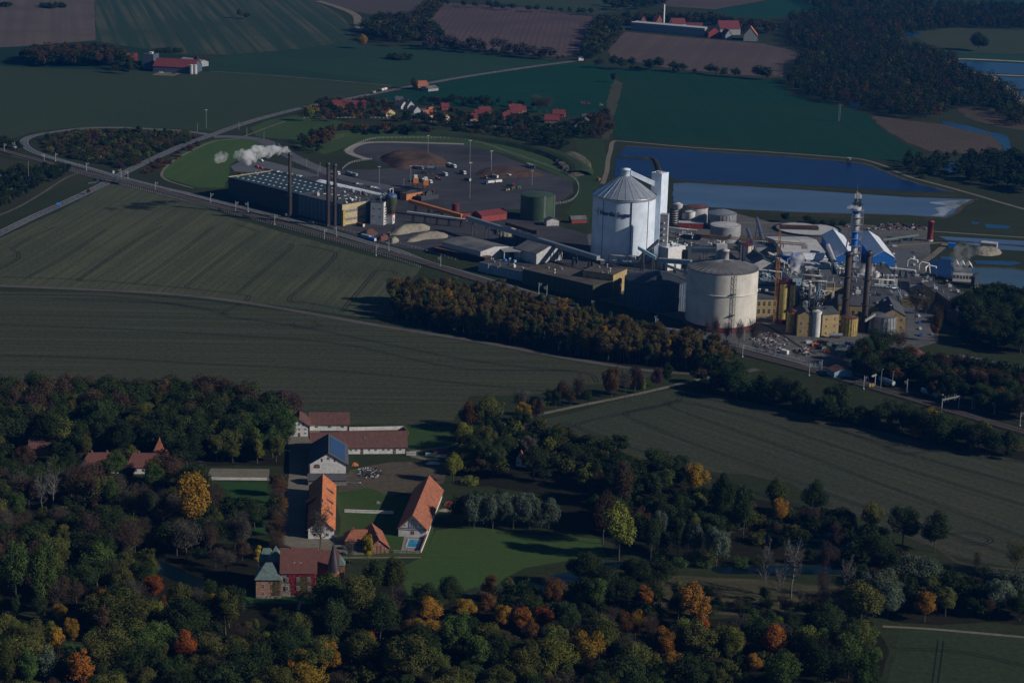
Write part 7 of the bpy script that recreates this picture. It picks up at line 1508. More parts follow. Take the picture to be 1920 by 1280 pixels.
# ================================================================ VEHICLES
def wheels(par, xs, y, r, m='black'):
    for x in xs:
        for s in (-1, 1):
            mb = MB(); mb.tube([(x, s * y - .15, r), (x, s * y + .15, r)], r, 12); w_ = mb.build('wheel', M[m], par)
            mb = MB(); mb.tube([(x, s * (y + .02) - .16, r), (x, s * (y + .02) + .16, r)], r * .5, 8); mb.build('rim', M['lgrey'], w_)
CARP = {}
def car_proto(col, van=False):
    k = (col, van)
    if k in CARP: return copy_tree(CARP[k])
    m = CARC[col]; e = empty('parked_van' if van else 'parked_car', (0, 0, 0)); L = 2.6 if van else 2.2; h = 1.0
    mb = MB(); z1 = .95; zt = 2.1 if van else 1.5
    prof = [(-L, .35), (-L, .9), (-L + .1, zt if van else 1.0), (-L + (.2 if van else .5), zt), (L - (1.5 if van else 1.6), zt), (L - .95, 1.05), (L - .1, .85), (L, .35)]
    vs = [(x, -.86, z) for x, z in prof] + [(x, .86, z) for x, z in prof]; n_ = len(prof)
    mb.add(vs, [tuple(range(n_)), tuple(range(2 * n_ - 1, n_ - 1, -1))] + [(i, n_ + i, n_ + (i + 1) % n_, (i + 1) % n_) for i in range(n_)]); mb.build('body', m, e)
    mb = MB()
    for s in (-1, 1): mb.add([(-L + .6, s * .875, 1.02), (L - 1.15, s * .875, 1.02), (L - 1.65, s * .875, zt - .1), (-L + .7, s * .875, zt - .1)], [(0, 1, 2, 3) if s < 0 else (3, 2, 1, 0)])
    mb.add([(L - .99, -.7, 1.07), (L - .99, .7, 1.07), (L - 1.52, .7, zt - .04), (L - 1.52, -.7, zt - .04)], [(0, 1, 2, 3)]); mb.build('window', M['glass'], e)
    for x in (-L + .8, L - .8):
        for s in (-1, 1): mb = MB(); mb.tube([(x, s * .8 - .1, .33), (x, s * .8 + .1, .33)], .33, 10); mb.build('wheel', M['black'], e)
    for s in (-.6, .6): mb = MB(); mb.box(L - .04, s - .14, .6, L + .03, s + .14, .78); mb.build('headlight', M['white'], e)
    CARP[k] = e; return e
CARC = dict(white=mat('car_white', (.6,.6,.6), .3, .03, streak=False, spec=.6), silver=mat('car_silver', (.32,.33,.35), .3, .03, metal=.4, streak=False), black=mat('car_black', (.02,.02,.025), .25, .03, streak=False), blue=mat('car_blue', (.03,.08,.25), .3, .03, streak=False), red=mat('car_red', (.38,.03,.02), .3, .03, streak=False), dark=mat('car_dark', (.05,.055,.07), .3, .03, streak=False))
def car(u, v, rz, col, grp, label=None, van=False):
    e = car_proto(col, van); p = G(u, v); e.location = (p.x, p.y, .2); e.rotation_euler = (0, 0, rz); e['category'] = 'van' if van else 'car'; e['group'] = grp
    if label: e['label'] = label
    else: PENDING.append((e, col + (' van' if van else ' parked car'), u, v, ''))
LMadd('right car park', 1830, 682); LMadd('hall car park', 500, 325); LMadd('service road', 1700, 540)
rr = random.Random(12); ra = ang((1800,672),(1900,692))
for i, c in enumerate(['dark','silver','black','dark','red','white','silver','dark','black','white','silver']): car(1790 + i * 12.0, 668 + i * 2.3, ra + math.pi/2 + rr.uniform(-.05,.05), c, 'cars in the right car park')
for i, c in enumerate(['blue','white','silver','dark','dark','white']): car(1868 + i * 11, 697 + i * 2.2 + rr.uniform(-1,1), ra + math.pi/2, c, 'cars in the right car park')
hv = ang((500,322),(555,332))
for i, c in enumerate(['silver','blue','silver','blue','black','black','silver','dark','white','silver','black','silver','white','dark','silver','white','dark']): 
    if i < 4: car(481 + i * 5, 324 + i * .2, hv + 1.4, c, 'cars beside the long dark hall')
    else: car(498 + (i - 4) * 6.0, 318.5 + (i - 4) * 1.2, hv + 1.4, c, 'cars beside the long dark hall')
car(482,314.5,hv,'red','cars beside the long dark hall','red van parked in the small car park', True); car(490,317,hv,'red','cars beside the long dark hall','red and white van in the small car park', True); car(451,327,hv,'dark','cars beside the long dark hall','dark car alone on the curved drive'); car(490,303,hv,'white','cars beside the long dark hall','white van on the entrance road under the plume', True); car(474,303,hv,'blue','cars beside the long dark hall','blue car left of the white van under the plume'); car(521,273,-.6,'blue','cars on the roads','blue van on the factory road bend', True)
for i, (u, v, c) in enumerate([(667,345,'dark'),(671,346,'white'),(677,347,'silver'),(694,351,'dark'),(698,352,'white'),(704,353,'white'),(709,355,'silver'),(714,357,'blue')]): car(u, v, hv + 1.2, c, 'cars behind the white arched cover')
for i in range(14):
    v = 474 + i * 12; car(1713 + i * 1.0 + rr.uniform(-1,1), v, ang((1690,500),(1700,560)) + rr.choice((0, .1)), rr.choice(['white','silver','dark','red','blue','black']), 'cars along the service road', van=rr.random() < .25)
for i in range(7): car(1676 + i * .8, 478 + i * 5, ang((1690,500),(1700,560)), rr.choice(['silver','dark','white']), 'cars beside the blue hall')
car(1677,463,.2,'white','cars beside the blue hall','white car on the track behind the right blue hall'); car(1663,514,.1,'white','cars beside the blue hall','white van between the pipe bridges', True)
car(1815,535,.3,'red','cars on the roads','red car on the lane below the cooling house'); car(1748,628,ang((1700,560),(1715,640)),'silver','cars on the roads','silver car by the tall russet tree'); 
for i, (u, v, c) in enumerate([(1283,437,'white'),(1268,439,'silver'),(1275,441,'white')]): car(u, v, .4 * i, c, 'cars behind the lift tower')
car(303,137.5,.1,'white','cars at the far farm','white camper van in front of the far red barn', True); car(326,139,.1,'dark','cars at the far farm','dark vehicle in front of the far red barn', True); car(650,1038,1.2,'silver','cars by the castle','silver car in the shade by the castle tower'); car(645,1028,1.2,'dark','cars by the castle','dark car behind the silver one by the castle tower')
def truck(label, u, v, rz, cab, box, L=8, h=2.9, trailer=0, tcol=None, grp='lorries in the beet yard'):
    p = G(u, v); e = empty('truck', (p.x, p.y, .15), rz); tag(e, label, 'truck', grp)
    mb = MB(); mb.box(L/2 + .3, -1.25, .7, L/2 + 2.6, 1.25, 3.0); mb.add([(L/2 + .3,-1.2,3),(L/2+2.2,-1.2,3),(L/2+.4,-1.2,3.7),(L/2+.3,1.2,3),(L/2+2.2,1.2,3),(L/2+.4,1.2,3.7)], [(0,1,2),(5,4,3),(1,4,5,2),(0,2,5,3)]); c_ = mb.build('cab', CARC.get(cab) or M[cab], e)
    mb = MB(); mb.box(L/2 + 2.61, -1.05, 1.9, L/2 + 2.66, 1.05, 2.8); mb.build('windscreen', M['glass'], c_)
    mb = MB(); mb.box(-L/2, -1.25, 1.2, L/2, 1.25, 1.2 + h * .7); 
    for i in range(6): mb.box(-L/2 + .2 + i * L/6, -1.31, 1.2, -L/2 + .35 + i * L/6, -1.25, 1.2 + h * .7); mb.box(-L/2 + .2 + i * L/6, 1.25, 1.2, -L/2 + .35 + i * L/6, 1.31, 1.2 + h * .7)
    mb.build('load_bed', M[box], e); mb = MB(); mb.box(-L/2, -.5, .7, L/2 + 2, .5, 1.18); mb.build('chassis', M['dsteel'], e); wheels(e, (-L/2 + 1, -L/2 + 2.2, L/2 + 1.4), 1.05, .5)
    if trailer:
        x1 = -L/2 - 1.4; x0 = x1 - trailer; mb = MB(); mb.box(x0, -1.25, 1.2, x1, 1.25, 1.2 + h * .7); mb.box(x1, -.1, .8, -L/2, .1, 1.0)
        for i in range(6): mb.box(x0 + .2 + i * trailer/6, -1.31, 1.2, x0 + .35 + i * trailer/6, -1.25, 1.2 + h * .7)
        mb.build('trailer', M[tcol or box], e); wheels(e, (x0 + 1.2, x1 - 1.2), 1.05, .5)
    return e
truck('lorry with a bright blue cab and grey trailer left of the yard entrance', 656, 329, ang((669,331),(642,324)), 'blue', 'grey', 7, 3.4, 7)
truck('green lorry with a white cab just behind the slim chimneys', 630, 327, ang((612,321),(640,330)), 'white', 'green', 8, 3)
truck('grey long trailer lorry parked below the big beet heap', 783, 317, ang((773,315),(793,318)), 'silver', 'grey', 9, 2.8); truck('blue cabbed lorry right of the grey one below the big beet heap', 808, 318, ang((800,317),(819,318)), 'blue', 'lblue', 7.5, 2.8)
truck('white cabbed lorry beside the right end of the big beet heap', 849, 314, ang((838,309),(864,318)), 'white', 'grey', 7, 3.2, 6, 'white'); truck('white lorry in the queue in the middle of the yard', 867, 326, ang((855,320),(878,329)), 'white', 'dsteel', 8, 3)
truck('silver tanker lorry left of the queue in the middle of the yard', 833, 329, ang((824,323),(842,331)), 'white', 'steel', 8, 3); truck('white lorry unloading next to the left orange hopper', 777, 341, ang((768,345),(785,338)), 'white', 'dsteel', 6, 3); truck('white lorry next to the right orange hopper', 803, 343, ang((790,339),(810,345)), 'white', 'grey', 7, 3); truck('white cabbed lorry arriving at the hoppers', 790, 340, ang((780,336),(800,343)), 'white', 'dsteel', 6, 3)
truck('blue cabbed lorry with long white trailer in front of the right beet heap', 920, 345, ang((940,342),(895,347)), 'blue', 'white', 8, 3, 8); truck('dark lorry at the fence on the right of the yard', 998, 315, ang((985,310),(1010,319)), 'dark', 'grey', 7, 3, 7); truck('red lorry parked behind the green tractor', 955, 351, ang((946,350),(965,351)), 'red', 'dsteel', 6, 2.6)
truck('red lorry with white trailer on the straight road at the village', 722, 170, ang((712,173),(729,168)), 'red', 'white', 7, 3.2, 7, 'white', 'traffic on the straight road'); truck('small yellow lorry on the straight road behind the red one', 700, 176, ang((693,178),(706,174)), 'ystain', 'grey', 5, 2.4, grp='traffic on the straight road')
def tractor(label, u, v, rz, col, nm='tractor', trailer=0, tm='green', bucket=False):
    p = G(u, v); e = empty(nm, (p.x, p.y, .15), rz); tag(e, label, nm.replace('_', ' '))
    mb = MB(); mb.box(.2, -.7, 1, 3.0, .7, 2.1); mb.box(-1.8, -.8, .9, .2, .8, 1.7); mb.build('body', M[col], e); mb = MB(); mb.box(-1.4, -.85, 1.7, .3, .85, 3.2); mb.build('cab', M['glass'], e); mb = MB(); mb.box(-1.5, -.95, 3.2, .4, .95, 3.35); mb.build('cab_roof', M[col], e)
    wheels(e, (-.9,), 1.1, .95, 'ystain' if col == 'green' else 'black'); wheels(e, (2.2,), 1.0, .7, 'ystain' if col == 'green' else 'black')
    if bucket: mb = MB(); mb.box(4.2, -1.5, .3, 5.4, 1.5, 1.5); mb.bar((2.4, -.6, 1.6), (4.4, -.6, .9), .25); mb.bar((2.4, .6, 1.6), (4.4, .6, .9), .25); mb.build('bucket', M['dsteel'], e)
    for k in range(trailer): mb = MB(); x = -4 - k * 7.5; mb.box(x - 5.6, -1.3, 1.1, x, 1.3, 2.9); mb.box(x, -.1, .8, x + 2, .1, 1); mb.build('trailer', M[tm], e); wheels(e, (x - 4.4, x - 1.2), 1.1, .55)
    return e
tractor('green tractor with yellow wheels pulling two dark green trailers', 952, 357, ang((988,352),(946,358)), 'green', trailer=2)
tractor('yellow wheel loader with a blue implement in the middle of the yard', 910, 336, 2.7, 'ystain', 'wheel_loader', bucket=True); tractor('orange wheel loader right of the green harvester', 819, 337, -.4, 'orange', 'wheel_loader', bucket=True); tractor('yellow wheel loader between the soil cone and the sand heap', 729, 443, 2.9, 'ystain', 'wheel_loader', bucket=True)
tractor('dark green beet harvester with yellow top right of the hoppers', 806, 327, -.2, 'green', 'harvester', trailer=1); tractor('red farm machine working at the edge of the big green field', 1103, 196, 0, 'red', trailer=1, tm='red'); tractor('yellow farm machine on the pale strip beside the big green field', 1126, 199, .1, 'ystain'); tractor('orange machine parked beside the white dyke track', 1122, 339, 1, 'orange')
for lab, u, v, L, m in [('dark grey container standing beside the lorry queue',877,339,7,'dsteel'),('row container behind the yellow loader',928,333,8,'grey'),('low pale container below the right beet heap',951,331,9,'lgrey'),('blue tipping container by the railway fence',686,446,11,'lblue'),('bright blue skip by the railway fence',698,451,8,'blue'),('rust red open bunker at the foot of the beige block',676,424,9,'rust'),('white container on the pile of spare parts',1471,663,6,'white')]:
    p = G(u, v); e = empty('container', (p.x, p.y, .15), ang((660,440),(700,450))); tag(e, lab, 'container'); mb = MB(); mb.box(-L/2, -1.3, 0, L/2, 1.3, 2.7); mb.build('body', M[m], e); mb = MB(); mb.box(L/2, -1.15, .15, L/2 + .08, 1.15, 2.5); mb.build('door', M['white'], e)
# tank wagons
def wagon(label, u, v, tz):
    p = G(u, v); e = empty('tank_wagon', (p.x, p.y, .6), ang((1640,700),(1700,722))); tag(e, label, 'wagon', 'tank wagons on the siding'); mb = MB(); mb.tube([(-7, 0, 2.6), (-6.8, 0, 2.6), (6.8, 0, 2.6), (7, 0, 2.6)], 1.55, 20); mb.build('tank', M['lblue'], e)
    mb = MB(); mb.tube([(7.02, 0, 2.6), (7.12, 0, 2.6)], 1.3, 20); mb.build('end_cap', M['lgrey'], e); mb = MB(); mb.box(-7.4, -1.2, .9, 7.4, 1.2, 1.15); mb.build('frame', M['dsteel'], e); wheels(e, (-5.6, -3.9, 3.9, 5.6), .75, .45); mb = MB(); mb.box(-6, -.3, 4.15, 6, .3, 4.25); mb.build('walkway', M['steel'], e)
wagon('left of the two pale blue tank wagons, near the lamp masts', 1662, 722, 0); wagon('right of the two pale blue tank wagons, alone in the dark siding', 1742, 744, 0)
p = G(1567, 634); e = empty('tank_wagon', (p.x, p.y, .2), .02); tag(e, 'grey tank trailer parked at the foot of the yellow tank', 'trailer'); mb = MB(); mb.tube([(-4.8, 0, 2.4), (4.8, 0, 2.4)], 1.4, 18); mb.build('tank', M['steel'], e); wheels(e, (-3.5, -2.2, 2.8), 1.0, .5)
# ================================================================ SCRAP AND BINS AT THE WORKS
rnd = random.Random(8)
def junk(label, uv, n, mats, smin=.4, smax=1.6):
    c = G(*uv[0]); P = [G(*q) for q in uv]; Q = [(p.x, p.y) for p in P]; x0, x1 = min(q[0] for q in Q), max(q[0] for q in Q); y0, y1 = min(q[1] for q in Q), max(q[1] for q in Q); mb = MB(); k = 0
    while k < n:
        x, y = rnd.uniform(x0, x1), rnd.uniform(y0, y1)
        if not inpoly(x, y, Q): continue
        k += 1; s = rnd.uniform(smin, smax); mb.mi = rnd.randrange(len(mats)); a = rnd.uniform(0, 3.14); dx, dy = math.cos(a) * s * 1.6, math.sin(a) * s * 1.6
        mb.bar((x - dx, y - dy, .2 + s * .3), (x + dx, y + dy, .2 + s * rnd.uniform(.3, .9)), s * rnd.uniform(.3, 1.1), s * .7)
    o = mb.build('scrap_pile', [M[m] for m in mats]); tag(o, label, 'scrap', kind='stuff')
junk('scattered white and red scrap metal on the ground below the cream tank', [(1415,622),(1450,626),(1480,640),(1475,662),(1420,660),(1405,640)], 170, ['grey','lgrey','dred','dsteel','grey','rust','dsteel','black'], .25, 1.0)
junk('stacked rails and timber beside the spur track', [(1492,655),(1515,652),(1520,668),(1495,668)], 60, ['rust','grey','lgrey','dsteel'])
junk('machine parts beside the banded tower', [(1580,424),(1680,420),(1740,424),(1735,432),(1600,432)], 120, ['dred','grey','dsteel','dsteel','rust'])
bins = [(1516,643,'lgrey','pale'),(1527,648,'orange','orange'),(1532,651,'red','red'),(1538,643,'orange','orange'),(1546,645,'green','green'),(1556,648,'copper','turquoise'),(1566,651,'green','green'),(1575,653,'lblue','pale blue'),(1582,651,'lgrey','pale'),(1590,647,'blue','blue'),(1550,660,'orange','orange'),(1545,655,'grey','grey'),(1535,655,'dsteel','dark'),(1560,656,'grey','grey')]
LMadd('skip yard', 1550, 650)
for u, v, m, nm in bins:
    p = G(u, v); e = empty('skip', (p.x, p.y, .15), rnd.uniform(-.4, .4)); e['category'] = 'skip'; e['group'] = 'skips and bins by the spur track'; PENDING.append((e, nm + ' painted skip', u, v, ''))
    mb = MB(); v_ = [(-2.2,-1.1,0),(2.2,-1.1,0),(2.2,1.1,0),(-2.2,1.1,0),(-2.7,-1.2,1.8),(2.7,-1.2,1.8),(2.7,1.2,1.8),(-2.7,1.2,1.8)]; mb.add(v_, [(0,1,5,4),(1,2,6,5),(2,3,7,6),(3,0,4,7),(3,2,1,0)]); mb.box(-2.5,-1.1,1.2,2.5,1.1,1.25); mb.build('body', M[m], e)
    mb = MB(); mb.box(-2.75,-1.25,1.75,2.75,-1.1,1.95); mb.box(-2.75,1.1,1.75,2.75,1.25,1.95); mb.build('rim', M['dsteel'], e)
# ================================================================ MASTS, LAMPS, FENCES
def mast(u, v, h, kind, rz, label=None):
    p = G(u, v); e = empty('catenary_mast' if kind == 'cat' else ('street_lamp' if kind == 'lamp' else 'light_mast'), (p.x, p.y, 0), rz)
    MP = M['steel']
    if ('k', kind) in WCACHE: ms = WCACHE[('k', kind)]
    else:
        ms = []
        def add(n_, mb, m): o = mb.build(n_, m); ms.append((n_, o.data)); bpy.data.objects.remove(o)
        if kind == 'cat':
            add('pole', MB().bar((0, 0, -.3), (0, 0, 8.6), .34), M['grey']); mb = MB(); mb.bar((0, 0, 7.2), (0, -3.4, 7.6), .16); mb.bar((0, 0, 6.0), (0, -3.2, 7.4), .14); mb.bar((0, 0, 5.8), (0, -2.6, 5.9), .14); mb.bar((0, -2.6, 5.9), (0, -3.3, 7.5), .1); add('bracket', mb, MP); add('foot', MB().box(-.5, -.5, -.2, .5, .5, .5), M['lgrey'])
        elif kind == 'lamp':
            add('pole', MB().bar((0, 0, -.3), (0, 0, 9), .24), MP); add('lamp_head', MB().bar((0, 0, 9), (0, -1.6, 9.3), .28), M['lgrey'])
        else:
            add('pole', MB().bar((0, 0, -.3), (0, 0, 1), .34), M['grey']); 
            add('lamp_head', MB().box(-1.5, -.3, .985, 1.5, .3, 1.01), M['lgrey'])
        WCACHE[('k', kind)] = ms
    for n_, me in ms:
        o = bpy.data.objects.new(n_, me); C.objects.link(o); o.parent = e
        if kind == 'flood': o.scale = (1, 1, h)
    if kind != 'flood': e.scale = (1, 1, h / (8.6 if kind == 'cat' else 9))
    e['category'] = dict(cat='mast', lamp='street lamp', flood='light mast')[kind]; e['group'] = dict(cat='masts along the railway', lamp='street lamps', flood='floodlight masts round the beet yard')[kind]
    if label: e['label'] = label
    else: PENDING.append((e, dict(cat='grey railway catenary mast', lamp='slim grey street lamp', flood='tall floodlight mast')[kind], u, v, ''))
rw_a = ang((430,393),(700,467))
for lm in [('factory road bend', 530, 280), ('white gravel path', 320, 320), ('dark hall corner', 560, 400), ('soil cone', 690, 437), ('road junction', 395, 250), ('railway curve', 1420, 668), ('hall car park', 500, 320), ('low blue store', 940, 500)]: LMadd(*lm)
for u, v, s in [(8,284,1),(28,281,-1),(104,302,1),(83,303,-1),(162,320,1),(227,332,-1),(291,357,1),(240,335,-1),(395,380,1),(465,397,-1),(442,396,1),(515,421,1),(540,417,-1),(608,448,1),(631,444,-1),(705,479,1),(729,470,-1),(826,500,-1),(915,514,1),(937,517,-1),(1010,551,1),(1025,556,-1),(1109,585,1),(1228,619,1),(1232,612,-1),(1311,640,1),(1326,636,-1),(1392,669,1),(1517,704,1),(1540,699,-1),(1619,729,1),(1912,798,1),(1700,735,-1),(1864,776,-1),(1822,767,-1),(1767,740,-1)]:
    mast(u, v, 9.4 if u > 300 else 8.6, 'cat', rw_a + (math.pi if s > 0 else 0))
for u, v, t in [(802.5,289,255),(881,307,264),(921,328,284),(881,373,306),(997.5,348,320),(711,349,313),(921,300,284),(387,241,207),(770,345,312)]: mast(u, v, hm(u, v, v - t), 'flood', .2)
for u, v, h in [(54,342,20),(1651,729,14),(1673,722,10),(1826,767,10),(1572,686,9),(370,247,9),(495,262,9),(520,288,9),(575,313,9),(600,322,9),(463,255,9),(448,244,9),(596,333,9),(1022,420,9),(948,403,9),(1395,640,9),(1454,668,9),(1340,628,9),(1747,612,9),(1740,580,9),(757,352,9)]: mast(u, v, h, 'lamp', .5)
# signal gantry over the tracks
a, b = G(1765, 773), G(1797, 766); e = empty('signal_gantry', tuple(a), math.atan2((b - a).y, (b - a).x)); L = (b - a).length; tag(e, 'grey lattice gantry spanning the railway tracks', 'gantry')
for x in (0, L): mb = MB(); mb.bar((x, 0, -.2), (x, 0, 8.8), .4); mb.build('post', M['grey'], e)
mb = MB(); lattice(mb, (0, 0, 8.6), (L, 0, 8.6), .35, 12, .14); mb.build('beam', M['grey'], e)
for t in (.15, .35, .7, .8): mb = MB(); mb.bar((L * t, 0, 6.6), (L * t, 0, 10.8), .2); mb.build('insulator_post', M['steel'], e)
a, b = G(1640, 724), G(1652, 719); e = empty('signal_gantry', tuple(a), math.atan2((b - a).y, (b - a).x)); tag(e, 'short cantilever gantry arm beside the left tank wagon', 'gantry'); mb = MB(); mb.bar((0, 0, 0), (0, 0, 9), .4); mb.build('post', M['lgrey'], e); mb = MB(); lattice(mb, (-5, 0, 8), (1, 0, 8), .35, 5, .15); mb.build('beam', M['lgrey'], e)
for lab, u, v in [('blue road sign beside the main road at the left', 110, 386), ('yellow signal box post beside the rails near the gantry', 1634, 727)]:
    p = G(u, v); e = empty('road_sign', tuple(p), .3); tag(e, lab, 'sign'); m = M['blue'] if 'blue' in lab else M['ystain']; mb = MB(); mb.box(-1.8, -.1, 1, 1.8, .1, 3.2); mb.build('panel', m, e)
    for x in (-1.4, 1.4): mb = MB(); mb.bar((x, .15, 0), (x, .15, 3), .14); mb.build('post', M['steel'], e)
def fence(label, pts, h, step, m='lgrey', z=0, pw=.22, smooth=True, rails=3, name='fence'):
    P = [G(*p) for p in (crom(pts, 5) if smooth else pts)]; c = P[0].copy(); e = empty(name, tuple(c)); tag(e, label, 'fence')
    mb = MB(); mr = MB(); acc = 0
    for a, b in zip(P, P[1:]):
        L = (b - a).length; s = acc
        while s < L:
            q = a.lerp(b, s / L) - c; mb.bar((q.x, q.y, z - .2), (q.x, q.y, z + h), pw); s += step
        acc = s - L
        for k in range(rails): zz = z + h * (.3 + .65 * k / max(1, rails - 1)) if rails > 1 else z + h; mr.bar(a - c + Vector((0, 0, zz)), b - c + Vector((0, 0, zz)), .07)
    mb.build('posts', M[m], e)['kind'] = 'stuff'; mr.build('rails', M[m], e)
def off(pts, dv): return [(u, v + dv) for u, v in pts]
fence('grey post and rail fence along the near side of the railway', [(105,313),(150,327),(300,365),(430,400),(560,435),(700,474),(770,496),(790,503)], 2.2, 3.2, pw=.5, m='steel'); fence('grey mesh fence between the railway and the loop road', [(80,294),(150,312),(230,334),(300,352),(430,387)], 1.8, 4)
fence('grey mesh fence round the back of the beet yard', [(645,284),(690,264),(740,260),(870,263),(960,289),(1060,326),(1085,350),(1070,378),(1010,388)], 2.4, 5); fence('grey mesh fence on the entrance lawn', [(642,318),(660,306),(698,300)], 2.2, 4); fence('wire fence between the railway and the sand heaps', [(560,412),(660,436),(780,466),(860,490)], 2, 5)
fence('white picket fence line in front of the village', [(570,222),(716,222),(800,228),(900,236),(1000,243),(1060,248)], 1.3, 5, 'white', pw=.5, rails=2); fence('wire fence along the trackside below the works', [(1280,622),(1400,652),(1500,676),(1600,706)], 1.8, 5); fence('blue green mesh fence by the tank wagons', [(1604,703),(1625,708),(1628,716)], 2.4, 3, 'lblue')
# railway bridge over the main road
a = G(183, 340); b = G(218, 340); e = empty('railway_bridge', tuple((a + b) / 2)); c = (a + b) / 2; tag(e, 'concrete railway bridge with slanting wing walls over the main road', 'bridge')
for s, q in ((-1, G(180,343)), (1, G(214,344))):
    mb = MB(); t = q - c; o1 = Vector((0, 18, 0)); mb.bar(t + Vector((0, 0, .3)), t + o1 + Vector((0, 0, .3)), 1.6, 3.2); mb.bar(t, t + Vector((s * 7, -7, 0)), 1.0, 3.0); mb.build('abutment', M['dsteel'], e)
mb = MB(); q0, q1 = G(176,338) - c, G(222,346) - c; mb.bar(q0 + Vector((0, 0, 1.2)), q1 + Vector((0, 0, 1.2)), .5, 1.2); mb.build('parapet', M['dsteel'], e)
# little white signal hut etc
for lab, u, v, s in [('small white hut among the bushes inside the road loop', 188, 297, 2.4), ('white hut on the railway bridge edge', 213, 325, 1.8), ('tiny white kiosk beside the left railway end', 28, 277, 3)]:
    p = G(u, v); e = empty('signal_hut', tuple(p), .2); tag(e, lab, 'hut'); mb = MB(); mb.box(-s/2, -s/2, 0, s/2, s/2, 2.2); mb.build('wall', M['white'], e); mb = MB(); gable_roof_mb(mb, s, s, 2.2, 2.8, 'x', .2, .1, x0=-s/2, y0=-s/2); mb.build('roof', M['grey'], e)
p = G(187, 271); e = empty('light_aircraft_marker', tuple(p)); bpy.data.objects.remove(e)
# intake tower in the pond
p = G(1592, 305); e = empty('intake_tower', tuple(p)); tag(e, 'small dark intake tower at the edge of the deep blue pond', 'tower'); mb = MB(); mb.box(-2, -2, 0, 2, 2, 5); mb.build('wall', M['dsteel'], e); mb = MB(); mb.box(-2.4, -2.4, 5, 2.4, 2.4, 5.4); mb.box(-.8, -8, 4.4, .8, -2, 4.6); mb.build('deck', M['grey'], e)
p = G(1573, 228); e = empty('power_pylon', tuple(p)); tag(e, 'thin lattice pylon standing in the big green field', 'pylon'); mb = MB(); lattice(mb, (0, 0, 0), (0, 0, 22), .9, 9, .16); mb.build('tower', M['steel'], e); mb = MB(); mb.bar((-4, 0, 20), (4, 0, 20), .3); mb.build('crossarm', M['steel'], e)
# ================================================================ STEAM
def steam(label, path, dens, name='steam_plume', ns=.12):
    """path = [(u, v, height m, radius m)]"""
    m = bpy.data.materials.new('steam'); m.use_nodes = True; n = m.node_tree; n.nodes.clear(); o = n.nodes.new('ShaderNodeOutputMaterial'); v = n.nodes.new('ShaderNodeVolumePrincipled')
    v.inputs['Color'].default_value = (1, 1, 1, 1); v.inputs['Anisotropy'].default_value = .2; co = N(n, 'ShaderNodeTexCoord').outputs['Object']; nz = tex(n, co, 1.1 / max(q[3] for q in path), 5, .65); dm_ = N(n, 'ShaderNodeMapRange'); dm_.inputs[1].default_value = .40; dm_.inputs[2].default_value = .66; dm_.inputs[4].default_value = dens * 2.4; n.links.new(nz, dm_.inputs[0]); n.links.new(dm_.outputs[0], v.inputs['Density']); n.links.new(v.outputs[0], o.inputs['Volume'])
    rnd = random.Random(len(label)); pts = [G(u, vv, z) for u, vv, z, r in path]; rs = [p[3] for p in path]; bm = bmesh.new()
    for (a, b, r0, r1) in zip(pts, pts[1:], rs, rs[1:]):
        L = (b - a).length; k = max(2, int(L / (.55 * min(r0, r1)) ))
        for i in range(k):
            t = i / k; c = a.lerp(b, t); r = r0 + (r1 - r0) * t
            for _ in range(4):
                s = r * rnd.uniform(.4, .85); q = c + Vector((rnd.gauss(0, .5), rnd.gauss(0, .5), rnd.gauss(0, .42))) * r
                bmesh.ops.create_icosphere(bm, subdivisions=2, radius=s, matrix=Matrix.Translation(q))
    me = bpy.data.meshes.new(name); bm.to_mesh(me); bm.free(); me.materials.append(m); o = bpy.data.objects.new(name, me); C.objects.link(o)
    rm_ = o.modifiers.new('r', 'REMESH'); rm_.mode = 'VOXEL'; rm_.voxel_size = .6
    tx = bpy.data.textures.new('puff', 'CLOUDS'); tx.noise_scale = max(rs) * .55; dm = o.modifiers.new('d', 'DISPLACE'); dm.texture = tx; dm.strength = max(rs) * .35; dm.mid_level = .5
    tag(o, label, 'steam', kind='stuff'); return o
steam('white steam plume drifting left from the single tall dark chimney', [(543,283,58,1.2),(535,281,58.5,2.4),(520,281,59,3.4),(505,281,60,4.4),(490,283,60,5.4),(478,288,58,5.6),(468,295,57,4.6),(460,294,57,2)], .16)
steam('thin torn wisp of steam between the plume and the road', [(460,290,58,2),(450,290,58,4.2),(442,292,58,3)], .09); steam('detached leftmost puff of steam over the lawn', [(425,293,58,2.5),(415,293,58,4.6),(407,298,57,3)], .08)
steam('white steam rising from the works behind the ochre column', [(1493,524,10,1.4),(1491,512,16,3),(1493,500,22,4.2),(1498,488,27,5),(1502,480,31,3.4)], .12); steam('wide faint steam cloud above the cooling house', [(1806,502,14,6),(1806,488,22,7.5),(1806,474,30,8),(1806,463,36,6)], .012)
steam('small steam drift behind the right tall chimney', [(1620,512,12,3),(1627,507,15,5),(1634,503,18,3)], .06); steam('small steam trail blowing off the banded tower top', [(1608,389,74,1.2),(1600,388,75,1.4),(1588,389,75,1.0)], .15)
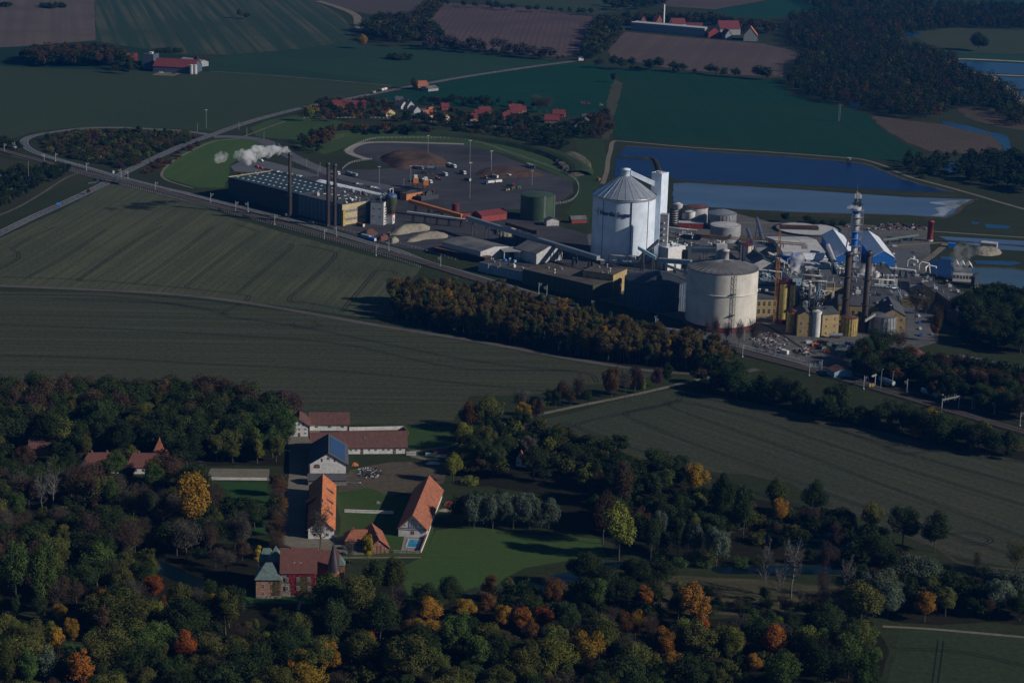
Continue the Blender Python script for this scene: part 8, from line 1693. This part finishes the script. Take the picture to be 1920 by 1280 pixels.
# ================================================================ LABELS FOR THE REPEATS
LMK = LM + [('castle', 535, 1075), ('pointed castle tower', 627, 1050), ('big tiled barn', 790, 940), ('swimming pool', 775, 1019), ('solar roofed barn', 616, 850), ('orange roofed barn', 600, 930),
 ('long white walled barn', 705, 830), ('white gabled cottage', 980, 858), ('willow thicket', 940, 955), ('bare white trees', 1483, 1060), ('right field corner', 1870, 1060), ('tussocky meadow', 1350, 1110),
 ('winding moat', 1060, 1085), ('lower right field', 1760, 1230), ('mown lawn', 900, 1045), ('rampart railway bridge', 205, 338), ('dark chimney pair', 622, 360), ('white sugar silo', 1166, 420), ('cream storage tank', 1352, 550),
 ('dark storage tank', 1228, 545), ('yellow tank', 1592, 612), ('pale blue shed', 1573, 703), ('red tower', 1743, 434), ('cooling house', 1804, 510), ('tank wagons', 1690, 715), ('signal gantry', 1780, 750),
 ('park terrace', 450, 888), ('red roofed cottage', 295, 865), ('left field corner', 20, 840), ('far barn', 330, 118), ('roadside brick house', 795, 162), ('village', 930, 215), ('green tank', 1007, 390),
 ('big brown beet heap', 775, 300), ('far basins', 1860, 135), ('road loop', 230, 270), ('bright yellow tree', 1744, 784), ('far red farm', 1330, 55), ('ploughed field', 960, 60), ('lower left glade', 165, 1225),
 ('park moat', 380, 1100), ('lower left corner', 20, 1260), ('lower edge centre', 700, 1260), ('tall amber tree', 364, 935), ('lane bend', 860, 640), ('belt tip', 735, 550)]
ORD = ['', 'second ', 'third ', 'fourth ', 'fifth ', 'sixth ', 'seventh ', 'eighth ', 'ninth ', 'tenth ', 'eleventh ', 'twelfth ', 'thirteenth ', 'fourteenth ', 'fifteenth ', 'sixteenth ', 'seventeenth ', 'eighteenth ']
bylab = {}
for o, ph, u, v, where in PENDING:
    best = min(LMK, key=lambda l: (l[1] - u) ** 2 + ((l[2] - v) * 1.7) ** 2); du, dv = u - best[1], v - best[2]
    if abs(du) < 14 and abs(dv) < 10: rel = 'beside'
    elif abs(du) > abs(dv) * 1.2: rel = 'right of' if du > 0 else 'left of'
    else: rel = 'in front of' if dv > 0 else 'behind'
    bylab.setdefault((ph, rel, best[0]), []).append((math.hypot(du, dv), o, where))
for (ph, rel, lm), L in bylab.items():
    L.sort(key=lambda t: t[0])
    for i, (d, o, where) in enumerate(L):
        ww = (' ' + where) if where and len((ph + where).split()) < 10 and len(L) == 1 else ''
        if len(L) == 1: s = '%s %s the %s' % (ph, rel, lm)
        elif i < 18: s = '%s %s the %s, %snearest to it' % (ph, rel, lm, ORD[i])
        else: s = '%s %s the %s, farther off than eighteen alike' % (ph, rel, lm); o['group'] = '%ss %s the %s' % (ph, rel, lm)
        o['label'] = ' '.join(s.split()[:16])
for o in C.objects:
    if len(str(o.get('label', '')).replace(',', ' ').split()) > 16 or (o.get('label') and '-' in o['label']): print('LONG', o.name, o['label'])
# ================================================================ HAZE
mh = bpy.data.materials.new('haze'); mh.use_nodes = True; n = mh.node_tree; n.nodes.clear()
oo = n.nodes.new('ShaderNodeOutputMaterial'); pv = n.nodes.new('ShaderNodeVolumePrincipled')
pv.inputs['Density'].default_value = HAZE; pv.inputs['Color'].default_value = (0.03, 0.30, 0.95, 1); pv.inputs['Anisotropy'].default_value = 0.1
n.links.new(pv.outputs[0], oo.inputs['Volume'])
mb = MB(); mb.box(-6500, -700, -2, 6500, 9100, 405); hz = mb.build('haze', mh); tag(hz, 'thin blue daylight haze over the whole landscape', None, kind='stuff')
print('objects', len(bpy.data.objects))
